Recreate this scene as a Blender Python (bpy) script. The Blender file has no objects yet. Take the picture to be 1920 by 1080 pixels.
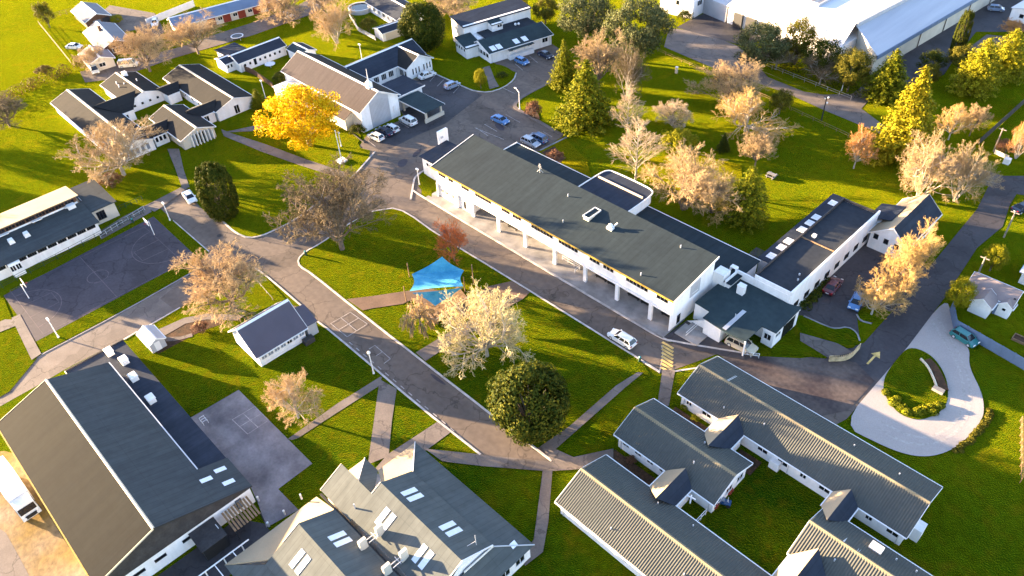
import bpy, bmesh, math, random
import numpy as np
from mathutils import Vector, Matrix, noise

# ------------------------------------------------------------------ camera, sky, sun, exposure
S = bpy.context.scene
cam_d = bpy.data.cameras.new('camera')
cam = bpy.data.objects.new('camera', cam_d)
S.collection.objects.link(cam)
S.camera = cam
cam_d.sensor_width = 36.0
cam_d.lens = 36.0 * 1462.0 / 1920.0
cam_d.clip_start = 1.0
cam_d.clip_end = 6000.0
CR, CU, CF, CL = (0.700568, 0.711932, -0.048555), (-0.444449, 0.488564, 0.750847), (-0.558274, 0.504439, -0.658689), (72.889487, -65.860706, 86.000000)
cam.matrix_world = Matrix(((CR[0], CU[0], -CF[0], CL[0]), (CR[1], CU[1], -CF[1], CL[1]), (CR[2], CU[2], -CF[2], CL[2]), (0, 0, 0, 1)))

SUN_EL, SUN_AZ = math.radians(7.9), math.radians(24.5)      # light travels along +SUN_AZ (from the x axis)
W = bpy.data.worlds.new('World'); S.world = W; W.use_nodes = True
nt = W.node_tree
bg = nt.nodes['Background']
sky = nt.nodes.new('ShaderNodeTexSky')
sky.sky_type = 'NISHITA'; sky.sun_disc = False
sky.sun_elevation = SUN_EL
to_sun = Vector((-math.cos(SUN_AZ) * math.cos(SUN_EL), -math.sin(SUN_AZ) * math.cos(SUN_EL), math.sin(SUN_EL)))
sky.sun_rotation = math.atan2(to_sun.x, to_sun.y)
sky.altitude = 50; sky.air_density = 1.0; sky.dust_density = 0.6; sky.ozone_density = 2.5
tint = nt.nodes.new('ShaderNodeMix'); tint.data_type = 'RGBA'; tint.blend_type = 'MULTIPLY'; tint.inputs[0].default_value = 1
tint.inputs[7].default_value = (1.27, 1.0, 0.95, 1)
nt.links.new(sky.outputs[0], tint.inputs[6]); nt.links.new(tint.outputs[2], bg.inputs[0])
bg.inputs[1].default_value = 0.094
sl = bpy.data.lights.new('sun', 'SUN'); sl.energy = 5.0; sl.angle = math.radians(0.55); sl.color = (1.0, 0.72, 0.42)
sun = bpy.data.objects.new('sun', sl); S.collection.objects.link(sun)
sun.rotation_euler = to_sun.to_track_quat('Z', 'Y').to_euler(); sun.location = (-60, -60, 120)
S.view_settings.view_transform = 'Standard'; S.view_settings.look = 'None'
S.view_settings.exposure = 3.5; S.view_settings.gamma = 1.0; S.view_settings.use_curve_mapping = False
S.render.engine = 'CYCLES'
try:
    S.cycles.max_bounces = 6; S.cycles.diffuse_bounces = 3; S.cycles.transparent_max_bounces = 4
except Exception:
    pass

# ------------------------------------------------------------------ materials
def mat(name, col, rough=0.8, var=0.18, scale=0.6, col2=None, fine=0.12, fscale=9.0, bump=0.0, bscale=20.0, spec=0.3, metal=0.0, stretch=None, seams=0.0, cracks=False):
    m = bpy.data.materials.new(name); m.use_nodes = True
    n = m.node_tree.nodes; l = m.node_tree.links
    b = n['Principled BSDF']; b.inputs['Roughness'].default_value = rough; b.inputs['Metallic'].default_value = metal
    b.inputs['Specular IOR Level'].default_value = spec
    geo = n.new('ShaderNodeNewGeometry')
    n1 = n.new('ShaderNodeTexNoise'); n1.inputs['Scale'].default_value = scale; n1.inputs['Detail'].default_value = 6
    n2 = n.new('ShaderNodeTexNoise'); n2.inputs['Scale'].default_value = fscale; n2.inputs['Detail'].default_value = 3
    if stretch:
        mp = n.new('ShaderNodeMapping'); mp.inputs['Scale'].default_value = stretch
        l.new(geo.outputs['Position'], mp.inputs['Vector']); l.new(mp.outputs[0], n1.inputs['Vector'])
    else: l.new(geo.outputs['Position'], n1.inputs['Vector'])
    l.new(geo.outputs['Position'], n2.inputs['Vector'])
    c2 = col2 or tuple(c * (1 - 2 * var) for c in col)
    c1 = col if col2 else tuple(min(1, c * (1 + var)) for c in col)
    r = n.new('ShaderNodeMapRange'); r.inputs[1].default_value = 0.3; r.inputs[2].default_value = 0.7
    l.new(n1.outputs[0], r.inputs[0])
    mx = n.new('ShaderNodeMix'); mx.data_type = 'RGBA'; mx.inputs[6].default_value = (*c2, 1); mx.inputs[7].default_value = (*c1, 1)
    l.new(r.outputs[0], mx.inputs[0])
    r2 = n.new('ShaderNodeMapRange'); r2.inputs[1].default_value = 0.25; r2.inputs[2].default_value = 0.75
    r2.inputs[3].default_value = 1 - fine; r2.inputs[4].default_value = 1 + fine
    l.new(n2.outputs[0], r2.inputs[0])
    mu = n.new('ShaderNodeMix'); mu.data_type = 'RGBA'; mu.blend_type = 'MULTIPLY'; mu.inputs[0].default_value = 1
    l.new(mx.outputs[2], mu.inputs[6]); l.new(r2.outputs[0], mu.inputs[7])
    out = mu.outputs[2]
    def times(sock):
        nonlocal out
        k = n.new('ShaderNodeMix'); k.data_type = 'RGBA'; k.blend_type = 'MULTIPLY'; k.inputs[0].default_value = 1
        l.new(out, k.inputs[6]); l.new(sock, k.inputs[7]); out = k.outputs[2]
    if seams:      # joints between the roofing sheets and a few laps across them
        sp = n.new('ShaderNodeSeparateXYZ'); l.new(geo.outputs['Position'], sp.inputs[0])
        for ax, pitch, w, dark in ((0, seams, 0.10, 0.80), (1, 4.7, 0.02, 0.88)):
            d = n.new('ShaderNodeMath'); d.operation = 'DIVIDE'; d.inputs[1].default_value = pitch; l.new(sp.outputs[ax], d.inputs[0])
            fr = n.new('ShaderNodeMath'); fr.operation = 'FRACT'; l.new(d.outputs[0], fr.inputs[0])
            lt = n.new('ShaderNodeMapRange'); lt.inputs[1].default_value = w * .5; lt.inputs[2].default_value = w; lt.inputs[3].default_value = dark; lt.inputs[4].default_value = 1.0
            l.new(fr.outputs[0], lt.inputs[0]); times(lt.outputs[0])
        st = n.new('ShaderNodeTexNoise'); st.inputs['Scale'].default_value = 0.7; st.inputs['Detail'].default_value = 5
        mp2 = n.new('ShaderNodeMapping'); mp2.inputs['Scale'].default_value = (1.6, .22, .22); l.new(geo.outputs['Position'], mp2.inputs['Vector']); l.new(mp2.outputs[0], st.inputs['Vector'])
        sr = n.new('ShaderNodeMapRange'); sr.inputs[1].default_value = .3; sr.inputs[2].default_value = .7; sr.inputs[3].default_value = .86; sr.inputs[4].default_value = 1.12; l.new(st.outputs[0], sr.inputs[0]); times(sr.outputs[0])
    if cracks:     # hairline cracks, and darker repaired areas
        nd = n.new('ShaderNodeTexNoise'); nd.inputs['Scale'].default_value = 0.5; nd.inputs['Detail'].default_value = 4; l.new(geo.outputs['Position'], nd.inputs['Vector'])
        ad = n.new('ShaderNodeMix'); ad.data_type = 'VECTOR'; ad.inputs[0].default_value = 0.35; l.new(geo.outputs['Position'], ad.inputs[4]); 
        sc_ = n.new('ShaderNodeVectorMath'); sc_.operation = 'MULTIPLY_ADD'; sc_.inputs[1].default_value = (3, 3, 3); l.new(nd.outputs[1], sc_.inputs[0]); l.new(geo.outputs['Position'], sc_.inputs[2])
        vo = n.new('ShaderNodeTexVoronoi'); vo.feature = 'DISTANCE_TO_EDGE'; vo.inputs['Scale'].default_value = 0.16; l.new(sc_.outputs[0], vo.inputs['Vector'])
        cr = n.new('ShaderNodeMapRange'); cr.inputs[1].default_value = .004; cr.inputs[2].default_value = .018; cr.inputs[3].default_value = .62; cr.inputs[4].default_value = 1.0; l.new(vo.outputs['Distance'], cr.inputs[0]); times(cr.outputs[0])
        vp = n.new('ShaderNodeTexVoronoi'); vp.inputs['Scale'].default_value = 0.11; l.new(sc_.outputs[0], vp.inputs['Vector'])
        bw = n.new('ShaderNodeSeparateColor'); l.new(vp.outputs['Color'], bw.inputs[0])
        pr = n.new('ShaderNodeMapRange'); pr.inputs[1].default_value = .15; pr.inputs[2].default_value = .2; pr.inputs[3].default_value = .78; pr.inputs[4].default_value = 1.0; l.new(bw.outputs[0], pr.inputs[0]); times(pr.outputs[0])
    l.new(out, b.inputs['Base Color'])
    if bump:
        n3 = n.new('ShaderNodeTexNoise'); n3.inputs['Scale'].default_value = bscale; n3.inputs['Detail'].default_value = 4
        l.new(geo.outputs['Position'], n3.inputs['Vector'])
        bp = n.new('ShaderNodeBump'); bp.inputs['Strength'].default_value = bump; bp.inputs['Distance'].default_value = 0.05
        l.new(n3.outputs[0], bp.inputs['Height']); l.new(bp.outputs[0], b.inputs['Normal'])
    return m

def plain(name, col, rough=0.5, metal=0.0, spec=0.5):
    m = bpy.data.materials.new(name); m.use_nodes = True
    b = m.node_tree.nodes['Principled BSDF']
    n = m.node_tree.nodes; l = m.node_tree.links
    tx = n.new('ShaderNodeTexNoise'); tx.inputs['Scale'].default_value = 3.0
    g = n.new('ShaderNodeNewGeometry'); l.new(g.outputs['Position'], tx.inputs['Vector'])
    r = n.new('ShaderNodeMapRange'); r.inputs[3].default_value = 0.88; r.inputs[4].default_value = 1.1; l.new(tx.outputs[0], r.inputs[0])
    mu = n.new('ShaderNodeMix'); mu.data_type = 'RGBA'; mu.blend_type = 'MULTIPLY'; mu.inputs[0].default_value = 1
    mu.inputs[6].default_value = (*col, 1); l.new(r.outputs[0], mu.inputs[7]); l.new(mu.outputs[2], b.inputs['Base Color'])
    b.inputs['Roughness'].default_value = rough; b.inputs['Metallic'].default_value = metal; b.inputs['Specular IOR Level'].default_value = spec
    return m

def leafmat(name, cols, transl=0.15, rough=0.6):
    """foliage or twigs: every leaf clump its own tint"""
    m = bpy.data.materials.new(name); m.use_nodes = True
    n = m.node_tree.nodes; l = m.node_tree.links
    b = n['Principled BSDF']; b.inputs['Roughness'].default_value = rough; b.inputs['Specular IOR Level'].default_value = 0.04
    g = n.new('ShaderNodeNewGeometry')
    cr = n.new('ShaderNodeValToRGB')
    e = cr.color_ramp.elements
    while len(e) < len(cols): e.new(0.5)
    for i, c in enumerate(cols):
        e[i].position = i / (len(cols) - 1); e[i].color = (*c, 1)
    l.new(g.outputs['Random Per Island'], cr.inputs[0]); l.new(cr.outputs[0], b.inputs['Base Color'])
    if transl:
        t = n.new('ShaderNodeBsdfTranslucent'); l.new(cr.outputs[0], t.inputs[0])
        ms = n.new('ShaderNodeMixShader'); ms.inputs[0].default_value = transl
        l.new(b.outputs[0], ms.inputs[1]); l.new(t.outputs[0], ms.inputs[2])
        l.new(ms.outputs[0], n['Material Output'].inputs[0])
    return m

def grassmat(name, a, b_, c, sc=0.05):
    """mown grass: three tints at three scales, worn and mossy patches, fine blades"""
    m = bpy.data.materials.new(name); m.use_nodes = True
    n = m.node_tree.nodes; l = m.node_tree.links
    bs = n['Principled BSDF']; bs.inputs['Roughness'].default_value = 0.9; bs.inputs['Specular IOR Level'].default_value = 0.0
    bs.inputs['Sheen Weight'].default_value = 0.40; bs.inputs['Sheen Roughness'].default_value = 0.35; bs.inputs['Sheen Tint'].default_value = (0.95, 0.91, 0.015, 1)
    g = n.new('ShaderNodeNewGeometry')
    def nz(s, d=5, w=0.0):
        t = n.new('ShaderNodeTexNoise'); t.inputs['Scale'].default_value = s; t.inputs['Detail'].default_value = d; t.inputs['Distortion'].default_value = w
        l.new(g.outputs['Position'], t.inputs['Vector']); return t.outputs[0]
    def rng(s, lo, hi, o0=0, o1=1):
        r = n.new('ShaderNodeMapRange'); r.inputs[1].default_value = lo; r.inputs[2].default_value = hi; r.inputs[3].default_value = o0; r.inputs[4].default_value = o1
        l.new(s, r.inputs[0]); return r.outputs[0]
    def mix(f, x, y, mode='MIX'):
        k = n.new('ShaderNodeMix'); k.data_type = 'RGBA'; k.blend_type = mode
        if f is None: k.inputs[0].default_value = 1
        else: l.new(f, k.inputs[0])
        for i, v in ((6, x), (7, y)):
            if isinstance(v, tuple): k.inputs[i].default_value = (*v, 1)
            else: l.new(v, k.inputs[i])
        return k.outputs[2]
    x = mix(rng(nz(sc, 7, 0.8), 0.4, 0.6), a, b_)
    x = mix(rng(nz(sc * 6, 7, 0.8), 0.52, 0.72, 0, 0.85), x, c)
    x = mix(None, x, rng(nz(0.9, 7), 0.25, 0.75, 0.6, 1.4), 'MULTIPLY')
    x = mix(None, x, rng(nz(14, 3), 0.25, 0.75, 0.7, 1.3), 'MULTIPLY')
    l.new(x, bs.inputs['Base Color'])
    bp = n.new('ShaderNodeBump'); bp.inputs['Strength'].default_value = 1.0; bp.inputs['Distance'].default_value = 0.38
    l.new(nz(6, 3), bp.inputs['Height']); l.new(bp.outputs[0], bs.inputs['Normal'])
    return m

M = {}
M['grass'] = grassmat('grass', (0.006, 0.042, 0.0015), (0.032, 0.060, 0.0015), (0.070, 0.060, 0.003))
M['lawn'] = grassmat('lawn', (0.003, 0.033, 0.0015), (0.024, 0.050, 0.0015), (0.062, 0.052, 0.003), 0.09)
M['lawn_worn'] = grassmat('lawn_worn', (0.050, 0.056, 0.002), (0.085, 0.064, 0.002), (0.035, 0.050, 0.0015), 0.12)
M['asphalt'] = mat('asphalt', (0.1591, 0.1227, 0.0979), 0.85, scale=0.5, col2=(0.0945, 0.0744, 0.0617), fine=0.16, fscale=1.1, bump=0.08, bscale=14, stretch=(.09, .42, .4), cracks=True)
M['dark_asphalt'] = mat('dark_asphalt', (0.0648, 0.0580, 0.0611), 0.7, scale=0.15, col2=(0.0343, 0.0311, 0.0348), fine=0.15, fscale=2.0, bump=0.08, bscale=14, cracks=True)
M['wet_asphalt'] = mat('wet_asphalt', (0.1120, 0.0859, 0.0710), 0.7, scale=0.2, col2=(0.0374, 0.0262, 0.0262), fine=0.25, fscale=1.6)
M['court'] = mat('court', (0.0667, 0.0565, 0.0660), 0.85, scale=0.2, col2=(0.0431, 0.0363, 0.0431), fine=0.15, fscale=2.5, cracks=True)
M['pave_grey'] = mat('pave_grey', (0.2258, 0.2049, 0.2103), 0.8, scale=0.24, col2=(0.0795, 0.0723, 0.0779), fine=0.15, fscale=3)
M['path'] = mat('path', (0.1761, 0.1446, 0.1242), 0.85, scale=0.4, col2=(0.1251, 0.1023, 0.0886), fine=0.15, fscale=5, cracks=True)
M['brown_path'] = mat('brown_path', (0.17, 0.105, 0.07), 0.9, scale=0.4, col2=(0.12, 0.075, 0.05), fine=0.15, fscale=5)
M['gravel'] = mat('gravel', (0.3801, 0.3333, 0.3026), 0.9, scale=0.15, col2=(0.3216, 0.2836, 0.2623), fine=0.12, fscale=7, bump=0.4, bscale=14)
M['dirt'] = mat('dirt', (0.19, 0.118, 0.026), 0.95, scale=0.2, col2=(0.22, 0.165, 0.11), fine=0.35, fscale=1.6, bump=0.6, bscale=4)
M['garden_soil'] = mat('garden_soil', (0.085, 0.04, 0.018), 0.95, scale=0.9, col2=(0.035, 0.022, 0.012), fine=0.4, fscale=4, bump=0.8, bscale=6)
M['kerb'] = mat('kerb', (0.4675, 0.4250, 0.3910), 0.8, scale=0.8, fine=0.12)
M['line_paint'] = mat('line_paint', (0.42, 0.38, 0.36), 0.8, scale=1.2, col2=(0.24, 0.21, 0.20), fine=0.25, fscale=6)
M['court_paint'] = mat('court_paint', (0.1680, 0.1200, 0.1200), 0.8, scale=0.8, col2=(0.0780, 0.0660, 0.0720), fine=0.25, fscale=6)
M['yellow_paint'] = mat('yellow_paint', (0.62, 0.42, 0.14), 0.8, scale=1.2, fine=0.2)
M['white'] = mat('white', (0.86, 0.84, 0.83), 0.7, scale=0.8, col2=(0.74, 0.72, 0.70), fine=0.05, fscale=3, stretch=(1.3, 1.3, .22))
M['white_trim'] = mat('white_trim', (0.78, 0.76, 0.74), 0.6, var=0.03, fine=0.03)
M['cream_trim'] = mat('cream_trim', (0.62, 0.52, 0.38), 0.6, var=0.05, fine=0.04)
M['tan_cap'] = mat('tan_cap', (0.22, 0.18, 0.11), 0.7, var=0.08, fine=0.05)
M['yellow_gutter'] = mat('yellow_gutter', (0.42, 0.26, 0.04), 0.6, var=0.15, scale=2)
M['cream_wall'] = mat('cream_wall', (0.60, 0.54, 0.44), 0.75, var=0.06, scale=0.4, fine=0.06)
M['grey_wall'] = mat('grey_wall', (0.42, 0.42, 0.44), 0.75, var=0.06, scale=0.4, fine=0.06)
M['dark_clad'] = mat('dark_clad', (0.05, 0.045, 0.045), 0.7, var=0.15, scale=0.8, fine=0.2, fscale=4)
M['brown_clad'] = mat('brown_clad', (0.12, 0.06, 0.035), 0.7, var=0.15, scale=1)
M['red_door'] = mat('red_door', (0.22, 0.035, 0.02), 0.6, var=0.1)
M['timber'] = mat('timber', (0.26, 0.16, 0.085), 0.85, var=0.15, scale=2, fine=0.2)
M['concrete'] = mat('concrete', (0.2550, 0.2422, 0.2338), 0.85, scale=0.5, fine=0.12)
M['stone_sign'] = mat('stone_sign', (0.55, 0.42, 0.24), 0.8, scale=1.5, fine=0.2)
M['roof_main'] = mat('roof_main', (0.0253, 0.0359, 0.0411), 0.88, scale=0.09, col2=(0.0220, 0.0315, 0.0377), fine=0.08, fscale=1.2, spec=0.1, seams=0.9)
M['roof_gym'] = mat('roof_gym', (0.0127, 0.0141, 0.0131), 0.88, scale=0.5, col2=(0.0075, 0.0090, 0.0101), fine=0.14, fscale=1.2, spec=0.1, stretch=(1.5, 0.13, 0.13), seams=0.9)  # sunlit slope of the sports hall; one roof, its light put into two colours
M['roof_gymdark'] = mat('roof_gymdark', (0.0616, 0.0673, 0.0669), 0.88, scale=0.1, col2=(0.0517, 0.0581, 0.0611), fine=0.08, fscale=1.2, spec=0.1, seams=0.9)  # same roof lightened for its shaded slope; classroom lower roofs share it
M['roof_ware'] = mat('roof_ware', (0.46, 0.47, 0.50), 0.7, scale=0.5, col2=(0.38, 0.39, 0.43), fine=0.06, stretch=(1.2, .1, .1))
M['roof_hall'] = mat('roof_hall', (0.0978, 0.1062, 0.1012), 0.88, scale=0.12, col2=(0.0862, 0.0956, 0.0943), fine=0.08, fscale=1.2, spec=0.1, seams=0.8)
M['roof_dorm'] = mat('roof_dorm', (0.0878, 0.0890, 0.0780), 0.88, scale=0.15, col2=(0.0698, 0.0725, 0.0669), fine=0.08, fscale=1.5, spec=0.1)
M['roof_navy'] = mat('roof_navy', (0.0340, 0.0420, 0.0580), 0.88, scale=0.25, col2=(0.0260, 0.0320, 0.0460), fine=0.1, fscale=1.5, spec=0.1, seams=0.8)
M['roof_flat'] = mat('roof_flat', (0.0348, 0.0394, 0.0464), 0.88, scale=0.25, col2=(0.0255, 0.0302, 0.0383), fine=0.15, fscale=1.2, spec=0.1)
M['roof_green'] = mat('roof_green', (0.0332, 0.0508, 0.0547), 0.88, scale=0.3, col2=(0.0254, 0.0391, 0.0450), fine=0.12, fscale=1.5, spec=0.1)
M['roof_quad'] = mat('roof_quad', (0.0237, 0.0229, 0.0216), 0.88, scale=0.12, col2=(0.0156, 0.0164, 0.0185), fine=0.1, fscale=1.5, spec=0.1, seams=0.8)
M['roof_church'] = mat('roof_church', (0.0572, 0.0470, 0.0479), 0.88, scale=0.2, col2=(0.0492, 0.0418, 0.0431), fine=0.08, fscale=2, spec=0.1, seams=0.8)
M['roof_mauve'] = mat('roof_mauve', (0.10, 0.088, 0.105), 0.88, scale=0.3, var=0.05, fine=0.06, spec=0.1)
M['roof_pale'] = mat('roof_pale', (0.42, 0.41, 0.42), 0.88, scale=0.3, var=0.08, fine=0.06, spec=0.1)
M['roof_pink'] = mat('roof_pink', (0.26, 0.21, 0.20), 0.88, scale=0.5, var=0.08, fine=0.06, spec=0.1)
M['roof_tan'] = mat('roof_tan', (0.32, 0.255, 0.17), 0.88, scale=0.2, var=0.07, fine=0.1, spec=0.1)  # tan brightened to stand for sunlight on slopes facing the sun
M['roof_blue'] = mat('roof_blue', (0.15, 0.20, 0.28), 0.88, scale=0.3, var=0.08, fine=0.06, spec=0.1)
M['roof_store'] = mat('roof_store', (0.66, 0.66, 0.68), 0.88, scale=0.2, col2=(0.56, 0.57, 0.60), fine=0.05, spec=0.1)
M['roof_greyblue'] = mat('roof_greyblue', (0.1760, 0.1840, 0.2080), 0.88, scale=0.2, col2=(0.1440, 0.1520, 0.1760), fine=0.08, spec=0.1)
M['skylight'] = plain('skylight', (0.75, 0.76, 0.80), 0.3)
M['glass'] = plain('glass', (0.012, 0.014, 0.018), 0.12)
M['pale_glass'] = plain('pale_glass', (0.22, 0.24, 0.28), 0.2)
M['metal'] = plain('metal', (0.45, 0.45, 0.46), 0.4, 0.6)
M['dark_metal'] = plain('dark_metal', (0.03, 0.03, 0.033), 0.5, 0.2)
M['galv'] = plain('galv', (0.55, 0.55, 0.56), 0.5, 0.3)
M['black'] = plain('black', (0.012, 0.012, 0.013), 0.6)
M['tyre'] = plain('tyre', (0.015, 0.015, 0.016), 0.85)
M['lamp_white'] = plain('lamp_white', (0.8, 0.8, 0.78), 0.3)
M['red_lens'] = plain('red_lens', (0.3, 0.01, 0.01), 0.25)
M['sail'] = mat('sail', (0.04, 0.24, 0.39), 0.8, scale=0.7, col2=(0.09, 0.35, 0.49), fine=0.12, fscale=4, spec=0.1)
M['fence_blue'] = mat('fence_blue', (0.12, 0.17, 0.26), 0.6, scale=1, var=0.06)
M['fence_white'] = mat('fence_white', (0.6, 0.6, 0.62), 0.6, scale=1, var=0.05)
M['green_fence'] = mat('green_fence', (0.015, 0.05, 0.03), 0.7, scale=1, var=0.1)
M['bark'] = mat('bark', (0.17, 0.13, 0.10), 0.9, scale=2, var=0.2, fine=0.25)
M['pale_bark'] = mat('pale_bark', (0.42, 0.37, 0.31), 0.9, scale=2, var=0.15, fine=0.2)
M['teal_paint'] = plain('teal_paint', (0.02, 0.22, 0.22), 0.3)

# ------------------------------------------------------------------ mesh helpers
ORG = {}
class MB:
    def __init__(s): s.v = []; s.f = []
    def add(s, vs, fs):
        o = len(s.v); s.v.extend(tuple(x) for x in vs); s.f.extend(tuple(i + o for i in f) for f in fs); return s
    def box(s, x0, x1, y0, y1, z0, z1):
        return s.add([(x0, y0, z0), (x1, y0, z0), (x1, y1, z0), (x0, y1, z0), (x0, y0, z1), (x1, y0, z1), (x1, y1, z1), (x0, y1, z1)],
                     [(3, 2, 1, 0), (4, 5, 6, 7), (0, 1, 5, 4), (1, 2, 6, 5), (2, 3, 7, 6), (3, 0, 4, 7)])
    def prism(s, poly, z0, z1):
        n = len(poly)
        a = sum(poly[i][0] * poly[(i + 1) % n][1] - poly[(i + 1) % n][0] * poly[i][1] for i in range(n))
        if a < 0: poly = poly[::-1]
        return s.add([(p[0], p[1], z0) for p in poly] + [(p[0], p[1], z1) for p in poly],
                     [tuple(range(n - 1, -1, -1)), tuple(range(n, 2 * n))] + [(i, (i + 1) % n, n + (i + 1) % n, n + i) for i in range(n)])
    def slab(s, q, t):
        """polygon q (3-d, roughly planar) thickened downwards by t"""
        n = len(q); q = [Vector(p) for p in q]
        nn = (q[1] - q[0]).cross(q[-1] - q[0]).normalized()
        if nn.z < 0: q = q[::-1]; nn = -nn
        lo = [p - nn * t for p in q]
        return s.add(q + lo, [tuple(range(n)), tuple(range(2 * n - 1, n - 1, -1))] + [(i, n + i, n + (i + 1) % n, (i + 1) % n) for i in range(n)])
    def hull(s, a, b):
        """two loops of the same length joined, both closed"""
        n = len(a)
        return s.add(list(a) + list(b), [tuple(range(n - 1, -1, -1)), tuple(range(n, 2 * n))] + [(i, (i + 1) % n, n + (i + 1) % n, n + i) for i in range(n)])
    def tube(s, p, q, r0, r1=None, n=8, cap=True):
        p, q = Vector(p), Vector(q); r1 = r0 if r1 is None else r1
        d = (q - p).normalized(); u = d.orthogonal().normalized(); w = d.cross(u)
        A = [p + (u * math.cos(k) + w * math.sin(k)) * r0 for k in (2 * math.pi * i / n for i in range(n))]
        B = [q + (u * math.cos(k) + w * math.sin(k)) * r1 for k in (2 * math.pi * i / n for i in range(n))]
        fs = [(i, (i + 1) % n, n + (i + 1) % n, n + i) for i in range(n)]
        if cap: fs += [tuple(range(n - 1, -1, -1)), tuple(range(n, 2 * n))]
        return s.add(A + B, fs)
    def ball(s, c, r, nu=8, nv=5, sz=1.0):
        vs = [(c[0], c[1], c[2] - r * sz)]; fs = []
        for j in range(1, nv):
            t = -math.pi / 2 + math.pi * j / nv
            for i in range(nu):
                a = 2 * math.pi * i / nu
                vs.append((c[0] + r * math.cos(t) * math.cos(a), c[1] + r * math.cos(t) * math.sin(a), c[2] + r * sz * math.sin(t)))
        vs.append((c[0], c[1], c[2] + r * sz)); top = len(vs) - 1
        for i in range(nu):
            k = (i + 1) % nu
            fs.append((0, 1 + k, 1 + i)); fs.append((top, top - nu + i, top - nu + k))
            for j in range(nv - 2):
                fs.append((1 + j * nu + i, 1 + j * nu + k, 1 + (j + 1) * nu + k, 1 + (j + 1) * nu + i))
        return s.add(vs, fs)
    def mesh(s, name, m, off=(0, 0, 0), recalc=True):
        me = bpy.data.meshes.new(name)
        me.from_pydata([(v[0] - off[0], v[1] - off[1], v[2] - off[2]) for v in s.v], [], s.f)
        if recalc:
            b = bmesh.new(); b.from_mesh(me); bmesh.ops.recalc_face_normals(b, faces=b.faces); b.to_mesh(me); b.free()
        me.materials.append(M[m] if isinstance(m, str) else m); me.update()
        return me
    def build(s, name, m, parent=None, local=False, recalc=True):
        """one mesh object; vertices are in world metres (or in the parent's own frame when local)"""
        off = ORG.get(parent.name, (0, 0, 0)) if parent is not None and not local else (0, 0, 0)
        o = bpy.data.objects.new(name, s.mesh(name, m, off, recalc)); S.collection.objects.link(o)
        if parent is not None:
            o.parent = parent; ORG[o.name] = ORG.get(parent.name, (0, 0, 0))
        return o

def tag(o, label, cat, group=None):
    o['label'] = label; o['category'] = cat
    if group: o['group'] = group
    return o
def thing(name, label, cat, loc=(0, 0, 0), rot=0, group=None):
    o = bpy.data.objects.new(name, None); S.collection.objects.link(o)
    o.empty_display_size = 0.5; o.location = loc; o.rotation_euler = (0, 0, rot); ORG[o.name] = tuple(loc)
    return tag(o, label, cat, group)
def struct(o): o['kind'] = 'structure'; return o
def dup(root, loc, rot, label=None, group=None, scale=None):
    r = root.copy(); S.collection.objects.link(r); r.location = loc; r.rotation_euler = (0, 0, rot)
    if scale: r.scale = scale if isinstance(scale, tuple) else (scale,) * 3
    if label: r['label'] = label
    if group: r['group'] = group
    for ch in list(root.children):
        c = ch.copy(); S.collection.objects.link(c); c.parent = r
        for g in list(ch.children):
            d = g.copy(); S.collection.objects.link(d); d.parent = c
    return r

# flat ground sheets, each 4 mm above the last
LAYER = [0.004]
def sheet(name, poly, m, z=None):
    if z is None: LAYER[0] += 0.004; z = LAYER[0]
    a = sum(poly[i][0] * poly[(i + 1) % len(poly)][1] - poly[(i + 1) % len(poly)][0] * poly[i][1] for i in range(len(poly)))
    if a < 0: poly = poly[::-1]
    b = MB(); b.add([(p[0], p[1], z) for p in poly], [tuple(range(len(poly)))])
    return struct(b.build(name, m))
def smooth(poly, closed=False, it=2):
    for _ in range(it):
        out = []
        n = len(poly)
        rng = range(n) if closed else range(n - 1)
        if not closed: out.append(poly[0])
        for i in rng:
            p, q = poly[i], poly[(i + 1) % n]
            out.append((p[0] * .75 + q[0] * .25, p[1] * .75 + q[1] * .25)); out.append((p[0] * .25 + q[0] * .75, p[1] * .25 + q[1] * .75))
        if not closed: out.append(poly[-1])
        poly = out
    return poly
def ribbon(b, line, w, z0, z1, closed=False):
    """strip of width w along a polyline"""
    n = len(line); L = []; R_ = []
    for i in range(n):
        p = Vector(line[i]); a = Vector(line[i - 1]) if (i > 0 or closed) else p; c = Vector(line[(i + 1) % n]) if (i < n - 1 or closed) else p
        d = (c - a).normalized(); nn = Vector((-d.y, d.x)) * w / 2
        L.append(p + nn); R_.append(p - nn)
    m = n if closed else n - 1
    for i in range(m):
        k = (i + 1) % n
        if z1 > z0:
            b.add([(*L[i], z1), (*R_[i], z1), (*R_[k], z1), (*L[k], z1), (*L[i], z0), (*R_[i], z0), (*R_[k], z0), (*L[k], z0)],
                  [(0, 1, 2, 3), (0, 3, 7, 4), (1, 5, 6, 2)])
        else:
            b.add([(*L[i], z1), (*L[k], z1), (*R_[k], z1), (*R_[i], z1)], [(3, 2, 1, 0)])
    return b
def kerb(line, w=0.3, h=0.13, closed=False, m='kerb', sm=1):
    line = smooth(line, closed, sm)
    return struct(ribbon(MB(), line, w, 0.0, h, closed).build('kerb', m))
def marks(name, segs, w, m, z=None):
    if z is None: LAYER[0] += 0.004; z = LAYER[0]
    b = MB()
    for sg in segs: ribbon(b, sg, w, z, z)
    return struct(b.build(name, m))

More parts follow.
